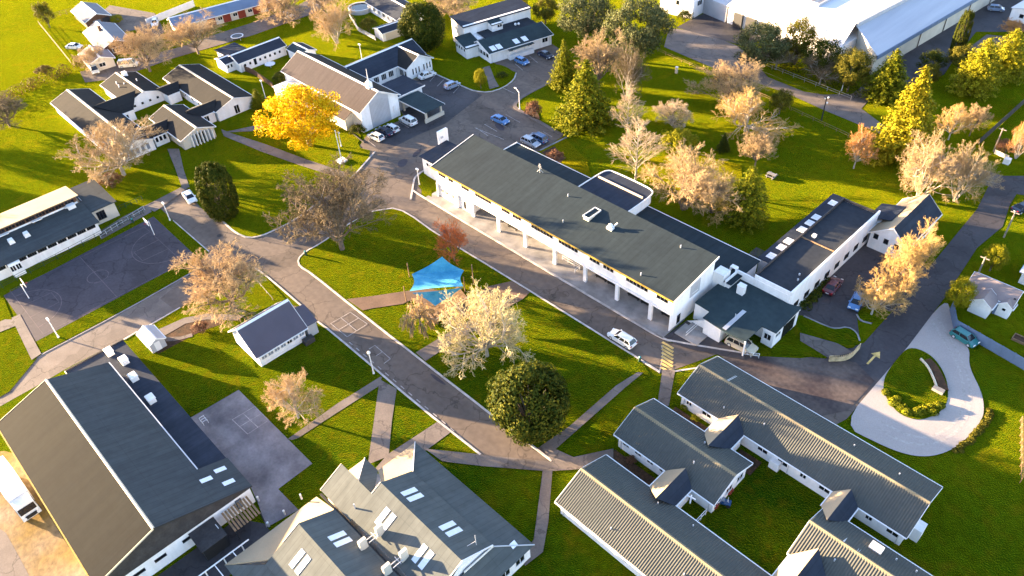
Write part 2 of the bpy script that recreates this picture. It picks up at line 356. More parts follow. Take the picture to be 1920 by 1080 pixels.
# ------------------------------------------------------------------ building helpers
WIN = {}
def window(parent, side, u, z, w, h, plane, mull=1, frame='white_trim', glass='glass', rows=0):
    """a window on an axis-aligned wall: frame (part) > pane (sub-part). side = outward direction"""
    key = (side, round(w, 2), round(h, 2), mull, rows, frame, glass)
    if key not in WIN:
        f = MB(); t = 0.07
        def bx(a0, a1, b0, b1, d0, d1):
            if side == '-y': f.box(a0, a1, -d1, -d0, b0, b1)
            elif side == '+y': f.box(a0, a1, d0, d1, b0, b1)
            elif side == '-x': f.box(-d1, -d0, a0, a1, b0, b1)
            else: f.box(d0, d1, a0, a1, b0, b1)
        bx(-w/2, w/2, -h/2 - 0.02, -h/2 + t, 0.003, 0.09); bx(-w/2, w/2, h/2 - t, h/2, 0.003, 0.06)
        bx(-w/2, -w/2 + t, -h/2 + t, h/2 - t, 0.003, 0.06); bx(w/2 - t, w/2, -h/2 + t, h/2 - t, 0.003, 0.06)
        for i in range(mull):
            c = -w/2 + w * (i + 1) / (mull + 1); bx(c - 0.03, c + 0.03, -h/2 + t, h/2 - t, 0.02, 0.055)
        fm = f.mesh('window', frame)
        f = MB(); bx(-w/2 + t, w/2 - t, -h/2 + t, h/2 - t, 0.006, 0.018)
        pm = f.mesh('pane', glass)
        WIN[key] = (fm, pm)
    fm, pm = WIN[key]
    loc = {'-y': (u, plane, z), '+y': (u, plane, z), '-x': (plane, u, z), '+x': (plane, u, z)}[side]
    og = ORG.get(parent.name, (0, 0, 0))
    o = bpy.data.objects.new('window', fm); S.collection.objects.link(o); o.parent = parent
    o.location = (loc[0] - og[0], loc[1] - og[1], loc[2] - og[2])
    p = bpy.data.objects.new('pane', pm); S.collection.objects.link(p); p.parent = o
    return o

def ribs(b, a0, a1, r0, r1, pitch, h, w):
    """raised ribs running from the eave line a0-a1 to the ridge line r0-r1"""
    a0, a1, r0, r1 = map(Vector, (a0, a1, r0, r1))
    n = max(1, int((a1 - a0).length / pitch)); ax = (a1 - a0).normalized()
    nn = (a1 - a0).cross(r0 - a0).normalized()
    if nn.z < 0: nn = -nn
    for i in range(n):
        t = (i + 0.5) / n
        p, q = a0.lerp(a1, t), r0.lerp(r1, t)
        p, q = p.lerp(q, .012), q.lerp(p, .035)
        e, g = ax * w, ax * w * 0.06
        b.add([p - e, p - g + nn * h, p + g + nn * h, p + e, q - e, q - g + nn * h, q + g + nn * h, q + e],
              [(0, 1, 5, 4), (1, 2, 6, 5), (2, 3, 7, 6), (0, 3, 2, 1)])

def gable(parent, x0, x1, y0, y1, ez, rz, axis='x', wall='white', roof='roof_quad', oh=0.45, og=0.35, rib=None, cap='cream_trim',
          ridge=None, trim='white_trim', walls=True, barge=True, roof2=None, z0=0.0, ez2=None):
    """gabled block: walls (one closed body with gable ends), two roof slopes, ridge cap, gutters, barge boards"""
    def T(u, v, z): return (u, v, z) if axis == 'x' else (v, u, z)
    u0, u1, v0, v1 = (x0, x1, y0, y1) if axis == 'x' else (y0, y1, x0, x1)
    vm = (v0 + v1) / 2 if ridge is None else ridge
    ez2 = ez if ez2 is None else ez2
    if walls:
        b = MB()
        A = [T(u0, v0, z0), T(u0, v1, z0), T(u0, v1, ez2 - .12), T(u0, vm, rz - .12), T(u0, v0, ez - .12)]
        B_ = [T(u1, v0, z0), T(u1, v1, z0), T(u1, v1, ez2 - .12), T(u1, vm, rz - .12), T(u1, v0, ez - .12)]
        b.hull(A, B_); b.build('wall', wall, parent)
    k1 = (rz - ez) / (vm - v0); k2 = (rz - ez2) / (v1 - vm)
    e1, e2 = ez - oh * k1, ez2 - oh * k2
    U0, U1 = u0 - og, u1 + og
    for (va, za, s) in ((v0 - oh, e1, roof), (v1 + oh, e2, roof2 or roof)):
        b = MB()
        b.slab([T(U0, va, za), T(U1, va, za), T(U1, vm, rz), T(U0, vm, rz)], 0.10)
        if rib: ribs(b, T(U0, va, za), T(U1, va, za), T(U0, vm, rz), T(U1, vm, rz), *rib)
        b.build('roof', s, parent)
    if cap:
        b = MB(); d = 0.3
        b.hull([T(U0 - .02, vm - d, rz - d * k1 + .03), T(U0 - .02, vm, rz + .09), T(U0 - .02, vm + d, rz - d * k2 + .03), T(U0 - .02, vm, rz - .02)],
               [T(U1 + .02, vm - d, rz - d * k1 + .03), T(U1 + .02, vm, rz + .09), T(U1 + .02, vm + d, rz - d * k2 + .03), T(U1 + .02, vm, rz - .02)])
        b.build('ridge_cap', cap, parent)
    if trim:
        for (va, za, sg) in ((v0 - oh, e1, -1), (v1 + oh, e2, 1)):
            b = MB(); lo, hi = sorted((va + sg * .01, va + sg * .15))
            if axis == 'x': b.box(U0, U1, lo, hi, za - .17, za - .03)
            else: b.box(lo, hi, U0, U1, za - .17, za - .03)
            b.build('gutter', trim, parent)
    if trim and (u1 - u0) > 9:
        for vv, sg in ((v0, -1), (v1, 1)):
            for uu in (u0 + .5, (u0 + u1) / 2 + .9, u1 - .5):
                p_, q_ = T(uu - .045, vv + sg * .005, z0), T(uu + .045, vv + sg * .09, ez - .25)
                MB().box(min(p_[0], q_[0]), max(p_[0], q_[0]), min(p_[1], q_[1]), max(p_[1], q_[1]), z0, ez - .25).build('downpipe', 'galv', parent)
    if barge and trim:
        for (uu, sg) in ((U0, -1), (U1, 1)):
            b = MB(); d0, d1 = sorted((uu + sg * .005, uu + sg * .06))
            for (va, za) in ((v0 - oh, e1), (v1 + oh, e2)):
                b.hull([T(d0, va, za - .2), T(d0, vm, rz - .2), T(d0, vm, rz + .015), T(d0, va, za + .015)],
                       [T(d1, va, za - .2), T(d1, vm, rz - .2), T(d1, vm, rz + .015), T(d1, va, za + .015)])
            b.build('barge_board', trim, parent)

def roof_face(parent, q, m, t=0.1, rib=None, name='roof'):
    b = MB(); b.slab(q, t)
    if rib: ribs(b, q[0], q[1], q[3], q[2], *rib)
    return b.build(name, m, parent)
def boxpart(parent, name, m, *a):
    return MB().box(*a).build(name, m, parent)

def cross_gable(parent, x0, x1, ya, yb, xm, rz, ez, m, trim='white_trim', oh=0.3):
    """small connecting roof with its ridge along y between two long roofs (ya/yb: where the ridge dies into them, eaves stop short)"""
    (ra, ea), (rb, eb) = ya, yb
    roof_face(parent, [(x0, ea, ez), (x0, eb, ez), (xm, rb, rz), (xm, ra, rz)], m)
    roof_face(parent, [(x1, ea, ez), (x1, eb, ez), (xm, rb, rz), (xm, ra, rz)], 'roof_navy' if m == 'roof_tan' else m)  # sun side tan, far side navy: light and shade put into the colours
    MB().box(x0 + .25, x1 - .25, ea, eb, 0, ez - .12).build('wall', 'white', parent)
    for x, sg in ((x0, -1), (x1, 1)):
        lo, hi = sorted((x + sg * .01, x + sg * .13))
        MB().box(lo, hi, ea + .1, eb - .1, ez - .17, ez - .03).build('gutter', trim, parent)

def pyramid_cap(b, c, w, z0, z1):
    x, y = c; b.add([(x - w, y - w, z0), (x + w, y - w, z0), (x + w, y + w, z0), (x - w, y + w, z0), (x, y, z1)], [(3, 2, 1, 0), (0, 1, 4), (1, 2, 4), (2, 3, 4), (3, 0, 4)])

# ================================================================== MAIN TWO-STOREY BUILDING
t = thing('main_building', 'long two storey white building with dark roof, columns and shaded walkway', 'building', (-2, 15, 0))
b = MB()      # upper storey with the mono-pitch top, open on its long side below
b.hull([(-30, 9.6, 3.2), (-30, 20, 3.2), (-30, 20, 8.5), (-30, 9.6, 6.75)], [(25.4, 9.6, 3.2), (25.4, 20, 3.2), (25.4, 20, 8.5), (25.4, 9.6, 6.75)])
b.build('upper_wall', 'white', t)
b = MB().box(-30, 25.4, 12.6, 20, 0.0, 3.197); b.build('ground_wall', 'white', t)
MB().box(-29.997, -20.5, 9.63, 12.6, 0.0, 3.196).build('ground_wall', 'white', t)
MB().box(25.1, 25.399, 9.62, 12.597, 0.0, 3.196).build('end_wall', 'white', t)
roof_face(t, [(-30.5, 8.9, 6.78), (25.85, 8.9, 6.78), (25.85, 20.1, 8.72), (-30.5, 20.1, 8.72)], 'roof_main', 0.12)
MB().box(-30.5, 25.85, 8.72, 8.89, 6.58, 6.80).build('gutter', 'yellow_gutter', t)
for x, sg in ((-30.5, -1), (25.85, 1)):
    lo, hi = sorted((x + sg * .005, x + sg * .1))
    MB().hull([(lo, 8.8, 6.45), (lo, 20.1, 8.40), (lo, 20.1, 8.78), (lo, 8.8, 6.84)], [(hi, 8.8, 6.45), (hi, 20.1, 8.40), (hi, 20.1, 8.78), (hi, 8.8, 6.84)]).build('barge_board', 'white_trim', t)
MB().box(25.41, 27.3, 20.0, 21.9, 0, 5.6).build('end_wall', 'white', t)
cx = [-30.12, -24.28, -19.75, -12.82, -6.06, 1.06, 7.97, 14.83, 21.55, 25.57]
for x in cx:
    MB().box(max(-29.99, x - .32), min(25.38, x + .32), 9.2, 9.598, 0.0, 3.25).build('column', 'white', t)
MB().box(-29.95, 25.35, 9.3, 9.597, 3.25, 3.6).build('beam', 'white', t)
# high windows under the eave, in groups between blank bays
for i in range(len(cx) - 1):
    a, c = cx[i] + .7, cx[i + 1] - .5
    n = int((c - a) / 0.72)
    for k in range(n):
        if (k * 7 + i * 3) % 9 in (3,): continue
        window(t, '-y', a + .36 + k * .72, 5.42, .62, .62, 9.6, 0, 'dark_metal')
for x in (-28.6, -27.5, -25.7, -24.6): window(t, '-y', x, 1.75, .95, .9, 9.63, 1)
window(t, '-y', -22.3, 1.35, .9, 1.9, 9.63, 0)
for k in range(20):
    x = -19.2 + k * 2.2
    if k % 5 == 2: window(t, '-y', x, 1.1, 1.0, 2.1, 12.6, 0, 'dark_metal')
    else: window(t, '-y', x, 1.85, 1.7, 1.1, 12.6, 2)
window(t, '+x', 15.2, 5.1, 1.5, 1.3, 25.4, 2, glass='pale_glass'); window(t, '+x', 11.4, 1.3, 1.1, 2.1, 25.4, 0, glass='glass')
MB().box(25.403, 25.46, 13.9, 16.4, 3.9, 6.5).build('wall_panel', 'grey_wall', t)
# low flat annex at the far end
MB().box(-38.2, -30.52, 12.6, 19.2, 0, 4.2).build('annex_wall', 'white', t)
roof_face(t, [(-38.6, 12.2, 4.25), (-30.6, 12.2, 4.25), (-30.6, 19.6, 4.6), (-38.6, 19.6, 4.6)], 'roof_navy', .12)
for x in (-36.6, -35.7, -34.8): window(t, '-y', x, 2.9, .75, .8, 12.6, 0)
# rear flat roofs
MB().box(-26.8, 28.4, 20.11, 28.2, 0, 4.2).build('rear_wall', 'white', t)
roof_face(t, [(-27.2, 20.15, 4.45), (28.7, 20.15, 4.45), (28.7, 28.5, 4.3), (-27.2, 28.5, 4.3)], 'roof_main', .12)
MB().box(-27.2, 28.7, 28.5, 28.62, 4.05, 4.36).build('gutter', 'white_trim', t)
MB().box(-27.35, -27.2, 20.2, 28.6, 4.1, 4.5).build('gutter', 'white_trim', t)
ol = smooth([(-5.4, 20.15), (-5.4, 28.6), (-5.0, 30.2), (-3.4, 30.6), (3.6, 30.6), (5.4, 30.2), (5.9, 28.6), (5.9, 20.15)], False, 2)
MB().prism(ol, 4.32, 6.15).build('stair_block', 'white', t)
MB().prism([(x * 1.02, 20.15 + (y - 20.15) * 1.02) for x, y in ol], 6.152, 6.24).build('roof', 'roof_navy', t)
struct_l = [(x * 1.02, 20.15 + (y - 20.15) * 1.02) for x, y in ol]
ribbon(MB(), struct_l, .16, 6.2, 6.42).build('parapet', 'white_trim', t)
MB().box(-4.9, 5.3, 27.4, 27.65, 6.243, 6.55).build('parapet', 'cream_trim', t)
# things fixed on the roof
MB().box(2.9, 4.1, 14.5, 17.5, 7.72, 8.4).build('vent_housing', 'cream_wall', t)
MB().box(2.93, 4.07, 14.55, 17.45, 8.402, 8.42).build('vent_lid', 'roof_main', t)
b = MB(); b.box(2.8, 4.2, 14.4, 14.52, 8.35, 8.55); b.box(2.8, 4.2, 17.48, 17.6, 8.35, 8.55); b.box(2.8, 2.9, 14.52, 17.48, 8.35, 8.55); b.box(4.1, 4.2, 14.52, 17.48, 8.35, 8.55); b.build('vent_rim', 'white_trim', t)
b = MB(); b.box(7.6, 8.7, 14.9, 15.7, 7.78, 8.3); b.ball((8.15, 15.3, 8.5), .42); b.tube((8.5, 15.6, 8.3), (8.9, 16.2, 8.9), .12); b.build('roof_fan', 'white_trim', t)
for x, y in ((15.0, 21.6), (27.0, 23.4)):
    b = MB()
    for dx in (-.55, .45): b.box(x + dx, x + dx + .1, y - .4, y + .4, 4.4, 5.2)
    b.box(x - .55, x + .55, y - .4, y + .4, 5.2, 5.3); b.build('duct', 'white_trim', t)
for x, y, z in ((-11.5, 19.0, 8.5), (-8.4, 20.6, 4.45)):
    b = MB(); b.tube((x, y, z), (x, y, z + 2.0), .05); b.tube((x - .7, y, z), (x, y, z + .8), .03); b.tube((x + .5, y + .4, z), (x, y, z + .8), .03)
    for k in range(3): b.tube((x - .45 + k * .1, y, z + 1.2 + .3 * k), (x + .45 - k * .1, y, z + 1.2 + .3 * k), .025)
    b.build('aerial', 'galv', t)
for x, y in ((0.6, 12.0), (-3, 17.2), (18.6, 10.2), (20.0, 18.3)): MB().tube((x, y, 6.78 + (y - 8.9) * .1732), (x, y, 7.3 + (y - 8.9) * .1732), .1).build('vent_pipe', 'galv', t)

# benches along the walkway wall
def bench(x, y, lab, first=[None]):
    if first[0] is None:
        o = thing('bench', lab, 'bench', (x, y, 0.03), 0, 'benches in the walkway')
        b = MB(); [b.box(-1.2, 1.2, -.25 + k * .17, -.11 + k * .17, .42, .47) for k in range(3)]; b.build('seat', 'black', o, local=True)
        b = MB(); [b.box(-1.2, 1.2, .24, .28, .56 + k * .15, .67 + k * .15) for k in range(2)]; b.build('backrest', 'black', o, local=True)
        for sx in (-.95, .95): b = MB(); b.box(sx - .04, sx + .04, -.22, .26, .0, .42); b.box(sx - .04, sx + .04, .2, .24, .42, .85); b.build('leg', 'dark_metal', o, local=True)
        first[0] = o; return o
    return dup(first[0], (x, y, 0.03), 0, lab)
for px_, lab in ((9.63, 'black bench in the walkway just past the metal handrail'), (12.20, 'black bench in the walkway left of the third column from its near end'), (16.53, 'black bench in the walkway just right of the third column from its near end'),
                 (19.22, 'black bench in the walkway beside the second column from its near end'), (23.31, 'black bench in the walkway nearest the white end wall'), (-11.58, 'black bench in the sunlit far part of the walkway')):
    bench(px_, 11.6, lab)
o = thing('handrail', 'white tubular handrail of the walkway ramp between two columns', 'handrail', (3.32, 11, 0))
b = MB()
for dx in (-2, -.7, .7, 2): b.tube((dx, 0, .03), (dx, 0, 1.05), .04)
for z in (.55, 1.05): b.tube((-2, 0, z), (2, 0, z), .04); b.tube((2, 0, z), (2, -1.2, z), .04)
b.tube((2, -1.2, .03), (2, -1.2, 1.05), .04); b.build('rail', 'white_trim', o, local=True)
MB().box(-2.2, 2.2, .15, 1.4, 0.03, .3).build('ramp', 'concrete', o, local=True)

o = thing('sign_wall', 'tall blank white slab standing behind the low annex by the road', 'sign', (-39.0, 18.9, 0))
MB().box(-.3, .3, -1.1, 1.3, 0, 7.0).build('panel', 'white', o, local=True); MB().box(-.5, .5, -1.3, 1.5, 0, .3).build('plinth', 'concrete', o, local=True)
MB().box(.302, .33, -.7, .0, 5.4, 5.9).build('plate', 'grey_wall', o, local=True)
o = thing('bus_shelter', 'dark curved canopy beside the tall white slab', 'shelter', (-36.2, 23.6, 0))
arc = [(2.6 * math.cos(a), 2.6 * math.sin(a) * .9) for a in [math.pi * (0.05 + .9 * k / 8) for k in range(9)]]
ribbon(MB(), arc, .5, 2.5, 2.62).build('roof', 'dark_metal', o, local=True)
for k in (0, 4, 8): MB().tube((*arc[k], 0), (*arc[k], 2.5), .06).build('post', 'dark_metal', o, local=True)
ribbon(MB(), arc, .06, .2, 2.0).build('back_panel', 'glass', o, local=True)

# ================================================================== FLAT ENTRANCE BLOCK AND WING
t = thing('entrance_block', 'flat dark green roofed white block with chimney and carport beside the road', 'building', (32, 18, 0))
rp = [(26.5, 20.0), (27.75, 20.0), (27.75, 23.6), (36.9, 23.2), (38.9, 23.9), (39.05, 16.45), (36.75, 16.3), (36.7, 12.1), (33.8, 11.6), (29.25, 12.0), (29.25, 13.8), (26.4, 14.0)]
MB().prism(rp, 3.42, 3.6).build('roof', 'roof_green', t)
MB().box(26.42, 32.4, 14.1, 23.3, 0, 3.41).build('wall', 'white', t)
MB().box(29.4, 32.4, 12.3, 14.097, 0, 3.41).build('wall', 'white', t)
MB().box(36.9, 38.75, 16.6, 23.6, 0, 3.41).build('wall', 'white', t)
MB().box(32.403, 36.897, 17.6, 23.3, 0, 3.41).build('wall', 'white', t)
MB().box(36.4, 36.6, 12.3, 12.5, 0, 3.41).build('carport_post', 'white_trim', t)
b = MB(); b.box(38.76, 38.82, 16.5, 23.8, 2.95, 3.415); b.build('fascia', 'white_trim', t)
b = MB(); b.box(36.8, 38.9, 16.42, 16.58, 3.0, 3.415); b.build('fascia', 'white_trim', t)
for k in range(7): MB().box(38.753, 38.80, 19.4 + k * .45, 19.66 + k * .45, .2, 2.7).build('window_slat', 'glass', t)
MB().box(38.752, 38.76, 19.2, 22.7, .1, 2.8).build('window', 'black', t)
window(t, '+x', 17.8, 2.2, 1.4, .8, 38.75, 1); window(t, '-y', 37.8, 1.9, 1.2, 1.2, 16.6, 1)
MB().box(29.8, 30.9, 20.0, 20.9, 3.6, 5.2).build('chimney', 'white', t); MB().box(29.75, 30.95, 19.95, 20.95, 5.2, 5.28).build('chimney_cap', 'white_trim', t)
MB().box(32.7, 33.35, 12.0, 17.4, 3.603, 3.66).build('roof_strip', 'grey_wall', t)
b = MB(); b.tube((32.9, 15.0, 3.66), (32.9, 15.0, 4.6), .05); b.tube((32.9, 15.0, 4.3), (33.3, 15.3, 4.6), .03); b.build('aerial', 'galv', t)
MB().box(27.75, 37.0, 23.3, 23.5, 3.61, 5.0).build('parapet', 'white', t); MB().box(27.6, 27.78, 20.0, 23.297, 3.61, 4.95).build('parapet', 'white', t)
MB().box(26.3, 30.4, 9.4, 12.2, 0.0, .32).build('porch_slab', 'concrete', t); MB().box(27.0, 29.2, 12.2, 14.0, 0.0, .45).build('step', 'concrete', t)
for z in (.5, 1.1): MB().tube((28.2, 9.6, z + .3), (28.2, 13.6, z + .4), .035).build('rail', 'white_trim', t)
MB().hull([(25.98, 13.0, 0), (29.2, 12.99, 0), (29.2, 12.99, 2.2)], [(25.98, 13.12, 0), (29.2, 13.12, 0), (29.2, 13.12, 2.2)]).build('stair_wall', 'white', t)

t = thing('flat_roofed_wing', 'long flat dark roofed wing with white parapet wall and white skylight strip', 'building', (34, 37, 0))
MB().box(30.6, 37.0, 23.51, 51.6, 0, 5.0).build('wall', 'white', t)
b = MB(); b.add([(30.7, 23.6, 5.0), (36.8, 23.6, 5.0), (36.8, 37.3, 5.12), (30.7, 37.3, 5.12), (36.8, 51.4, 5.0), (30.7, 51.4, 5.0)], [(0, 1, 2, 3), (3, 2, 4, 5)])
b.build('roof', 'roof_flat', t, recalc=False)
MB().box(36.8, 37.1, 23.45, 51.7, 5.0, 5.72).build('parapet', 'white', t); MB().box(30.5, 30.7, 23.5, 51.7, 5.0, 5.5).build('parapet', 'dark_clad', t)
MB().box(30.7, 36.8, 23.35, 23.55, 5.003, 5.7).build('parapet', 'white', t); MB().box(30.7, 36.8, 51.41, 51.65, 5.003, 5.4).build('parapet', 'dark_clad', t)
MB().box(30.75, 36.75, 37.2, 37.42, 5.1, 5.24).build('roof_joint', 'timber', t)
MB().box(27.7, 30.49, 30.0, 54.2, 0, 3.4).build('side_wall', 'grey_wall', t); MB().box(27.5, 30.48, 29.8, 54.4, 3.41, 3.56).build('side_roof', 'roof_navy', t)
for y in (31.6, 34.6, 36.9, 41.2, 43.7, 45.9, 51.6):
    o = MB().box(28.3, 30.2, y - .75, y + .75, 3.563, 3.66).build('skylight', 'skylight', t)
    for k in (-.25, .25): MB().box(28.25, 30.25, y + k - .03, y + k + .03, 3.662, 3.69).build('skylight_bar', 'galv', o)
MB().box(31.9, 32.5, 38.4, 39.0, 5.1, 5.6).build('roof_fan', 'white_trim', t)
for x, y in ((35.4, 28.6), (35.9, 27.3)): MB().tube((x, y, 5.0), (x, y, 5.35), .14).build('vent_pipe', 'galv', t)
for k in range(8): window(t, '+x', 26 + k * 3.2, 1.7, 1.5, 1.1, 37.0, 1, 'dark_metal')
# slatted dark deck cover in the corner
b = MB()
for k in range(10): b.box(25.3 + k * .24, 25.45 + k * .24, 28.75, 33.2, 2.5, 2.56)
for x, y in ((25.4, 28.9), (27.5, 28.9), (25.4, 33.1), (27.5, 33.1)): b.box(x - .06, x + .06, y - .06, y + .06, 0, 2.5)
b.build('slatted_canopy', 'dark_clad', t)

# ================================================================== SMALL GABLED HOUSE BEHIND THE WING
t = thing('gabled_house', 'white gabled house with cream lit roof slope behind the flat wing', 'house', (40.6, 55, 0))
gable(t, 37.5, 43.6, 48.8, 61.4, 3.3, 5.75, 'y', roof='roof_tan', roof2='roof_navy', oh=.35, og=.3, ridge=40.9, cap=None)  # one roof: sunlit slope coloured cream, shaded slope navy
for x, z in ((38.5, 2.7), (40.3, 2.5), (42.1, 2.3)): window(t, '-y', x, z, .8, .95, 48.8, 0, 'dark_metal')
roof_face(t, [(35.2, 51.8, 3.5), (35.2, 57.2, 3.5), (39.2, 57.2, 4.72), (39.2, 51.8, 4.72)], 'roof_navy'); MB().box(35.5, 37.497, 52.1, 56.9, 0, 3.35).build('wall', 'white', t)
MB().box(43.603, 43.65, 50, 58, .9, 1.9).build('window', 'glass', t)

# ================================================================== DORMITORY BLOCKS with ribbed roofs
RIB = (0.31, 0.06, 0.153)
def dorm(name, label, x0, x1, y0, y1, ez, rz):
    t = thing(name, label, 'building', ((x0 + x1) / 2, (y0 + y1) / 2, 0))
    gable(t, x0 + .4, x1 - .4, y0 + .55, y1 - .55, ez + .28, rz, 'x', roof='roof_dorm', oh=.55, og=.4, rib=RIB, cap='tan_cap')
    return t
tE = dorm('ribbed_roof_block', 'longest ribbed roof white block, its back to the curved white drive', 35.1, 67.4, -2.1, 7.4, 2.75, 4.75)
tG = dorm('ribbed_roof_block', 'short ribbed roof block in the middle with a dark unlit near slope', 33.3, 49.0, -13.6, -5.2, 2.75, 4.6)
tF = dorm('ribbed_roof_block', 'ribbed roof block at the bottom edge with a bright sunlit white wall', 34.7, 72, -26.5, -16.9, 2.75, 4.75)
tH = dorm('ribbed_roof_block', 'ribbed roof block cut by the bottom right corner, white box on its roof', 58.6, 84, -13.1, -4.7, 2.75, 4.6)
for k in range(11):
    if k != 3: window(tE, '-y', 36.8 + k * 2.9, 1.55, 1.5 if k % 3 else .9, .95, -1.55, 1)
for k in range(5): window(tG, '-y', 35 + k * 2.0, 1.6, 1.1, .9, -13.05, 1)
for k in range(12): window(tF, '-y', 36 + k * 3, 1.55, 1.4, .95, -25.95, 1)
for k in range(4): window(tE, '+x', -.6 + k * 2.2, 1.5, 1.3, 1.1, 67.0, 1)
for k in range(3): window(tG, '+x', -12 + k * 2.4, 1.5, 1.4, 1.2, 48.6, 1)
boxpart(tE, 'porch', 'white', 49.9, 51.2, -2.35, -1.56, 0, 1.5); boxpart(tE, 'porch', 'white', 67.01, 68.3, .2, 1.8, 0, 2.2)
boxpart(tH, 'roof_box', 'white_trim', 64.9, 66.3, -6.9, -5.9, 3.3, 4.1)
for o_, lst in ((tE, ((41.5, -.6), (47, .3), (57, 5), (63, 4.6))), (tG, ((44, -11.0), (43.2, -7.5))), (tF, ((42.3, -25), (44.2, -18.5), (52, -24), (49, -18), (60, -20))), (tH, ((63, -11), (66, -12), (67.8, -6), (70, -5.8)))):
    for x, y in lst:
        yy0, yy1 = {tE: (-2.1, 7.4), tG: (-13.6, -5.2), tF: (-26.5, -16.9), tH: (-13.1, -4.7)}[o_]
        z = 2.75 + (4.7 - 2.75) * (1 - abs(y - (yy0 + yy1) / 2) / ((yy1 - yy0) / 2))
        MB().tube((x, y, z - .1), (x, y, z + .38), .09, n=7).build('vent_pipe', 'galv', o_)
for x in (59.9, 62.4): MB().box(x, x + .1, -8.8, -6.4, 3.62 + .0, 4.72).build('flashing', 'galv', tH) if False else None
def flash(t, x, y0, z0, y1, z1, m='galv', w=.12):
    b = MB(); b.slab([(x - w, y0, z0), (x + w, y0, z0), (x + w, y1, z1), (x - w, y1, z1)], .05); b.build('flashing', m, t)
flash(tH, 62.7, -8.85, 4.63, -6.7, 3.62); flash(tH, 64.4, -8.85, 4.63, -6.3, 3.43)
flash(tE, 39.6, 2.7, 4.78, 5.2, 3.75)
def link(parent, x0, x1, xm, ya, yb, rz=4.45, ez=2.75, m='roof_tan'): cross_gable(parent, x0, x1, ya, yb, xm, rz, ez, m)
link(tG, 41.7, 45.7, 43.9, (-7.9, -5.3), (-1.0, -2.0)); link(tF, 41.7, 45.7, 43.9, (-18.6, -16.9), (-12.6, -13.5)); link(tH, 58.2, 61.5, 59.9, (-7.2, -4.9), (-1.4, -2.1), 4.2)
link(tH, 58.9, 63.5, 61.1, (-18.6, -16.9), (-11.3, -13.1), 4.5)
# white cross-shaped roof finial and white fence of the small yard
b = MB(); b.tube((46.6, -15.1, 2.4), (46.6, -15.1, 4.0), .1); b.tube((46.0, -15.1, 3.4), (47.2, -15.1, 3.8), .09); b.build('vent_pipe', 'white_trim', tG)
o = thing('yard_fence', 'thin white rail fence closing the little yard between two ribbed roof blocks', 'fence', (48.2, -15.3, 0))
for k in range(4): MB().box(-.04, .04, -1.5 + k, -1.42 + k, 0, 1.3).build('post', 'white_trim', o, local=True)
for z in (.5, 1.2): MB().box(-.03, .03, -1.6, 1.7, z, z + .08).build('rail', 'white_trim', o, local=True)

# ================================================================== GYM
t = thing('sports_hall', 'biggest gabled hall at the lower left with streaked near slope and dark gable', 'building', (-11, -62, 0))
k = (7.6 - 5.0) / 7.75
MB().hull([(-27.7, -71, 0), (-27.7, -55.9, 0), (-27.7, -55.9, 4.9), (-27.7, -63.5, 7.45), (-27.7, -71, 4.9)], [(5.3, -71, 0), (5.3, -55.9, 0), (5.3, -55.9, 4.9), (5.3, -63.5, 7.45), (5.3, -71, 4.9)]).build('wall', 'white', t)
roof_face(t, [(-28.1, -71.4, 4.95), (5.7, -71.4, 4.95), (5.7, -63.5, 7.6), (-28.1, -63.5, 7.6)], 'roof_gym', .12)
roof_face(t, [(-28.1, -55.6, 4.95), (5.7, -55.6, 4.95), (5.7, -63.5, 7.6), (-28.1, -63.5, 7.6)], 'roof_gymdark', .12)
roof_face(t, [(-.6, -51.7, 3.62), (5.7, -51.7, 3.62), (5.7, -55.59, 4.95), (-.6, -55.59, 4.95)], 'roof_gymdark', .12)
MB().box(-.3, 5.3, -55.89, -52.0, 0, 3.5).build('wall', 'white', t)
# black upper gable cladding over the white base wall
MB().hull([(5.303, -70.9, 3.0), (5.303, -52.05, 3.0), (5.303, -52.05, 3.6), (5.303, -63.5, 7.4), (5.303, -70.9, 4.9)], [(5.36, -70.9, 3.0), (5.36, -52.05, 3.0), (5.36, -52.05, 3.6), (5.36, -63.5, 7.4), (5.36, -70.9, 4.9)]).build('gable_cladding', 'dark_clad', t)
MB().hull([(-28.1, -63.68, 7.6), (-28.1, -63.5, 7.72), (-28.1, -63.32, 7.6), (-28.1, -63.5, 7.55)], [(5.7, -63.68, 7.6), (5.7, -63.5, 7.72), (5.7, -63.32, 7.6), (5.7, -63.5, 7.55)]).build('ridge_cap', 'cream_trim', t)
for x in (-28.16, 5.7):
    MB().hull([(x, -71.4, 4.75), (x, -63.5, 7.4), (x, -63.5, 7.64), (x, -71.4, 5.0)], [(x + .06, -71.4, 4.75), (x + .06, -63.5, 7.4), (x + .06, -63.5, 7.64), (x + .06, -71.4, 5.0)]).build('barge_board', 'cream_trim', t)
MB().hull([(5.7, -63.5, 7.4), (5.7, -51.7, 3.45), (5.7, -51.7, 3.66), (5.7, -63.5, 7.64)], [(5.76, -63.5, 7.4), (5.76, -51.7, 3.45), (5.76, -51.7, 3.66), (5.76, -63.5, 7.64)]).build('barge_board', 'dark_metal', t)
MB().box(-28.1, 5.7, -71.56, -71.41, 4.78, 4.97).build('gutter', 'yellow_gutter', t); MB().box(-28.1, -.62, -55.58, -55.44, 4.78, 4.93).build('gutter', 'galv', t)
MB().box(-33.2, -.61, -55.42, -51.9, 0, 3.0).build('side_wall', 'white', t); MB().box(-33.2, -28.2, -60.6, -55.43, 0, 3.0).build('side_wall', 'white', t)
MB().box(-33.3, -.603, -55.42, -51.75, 3.003, 3.14).build('side_roof', 'roof_navy', t); MB().box(-33.3, -28.17, -60.7, -55.425, 3.003, 3.14).build('side_roof', 'roof_navy', t)
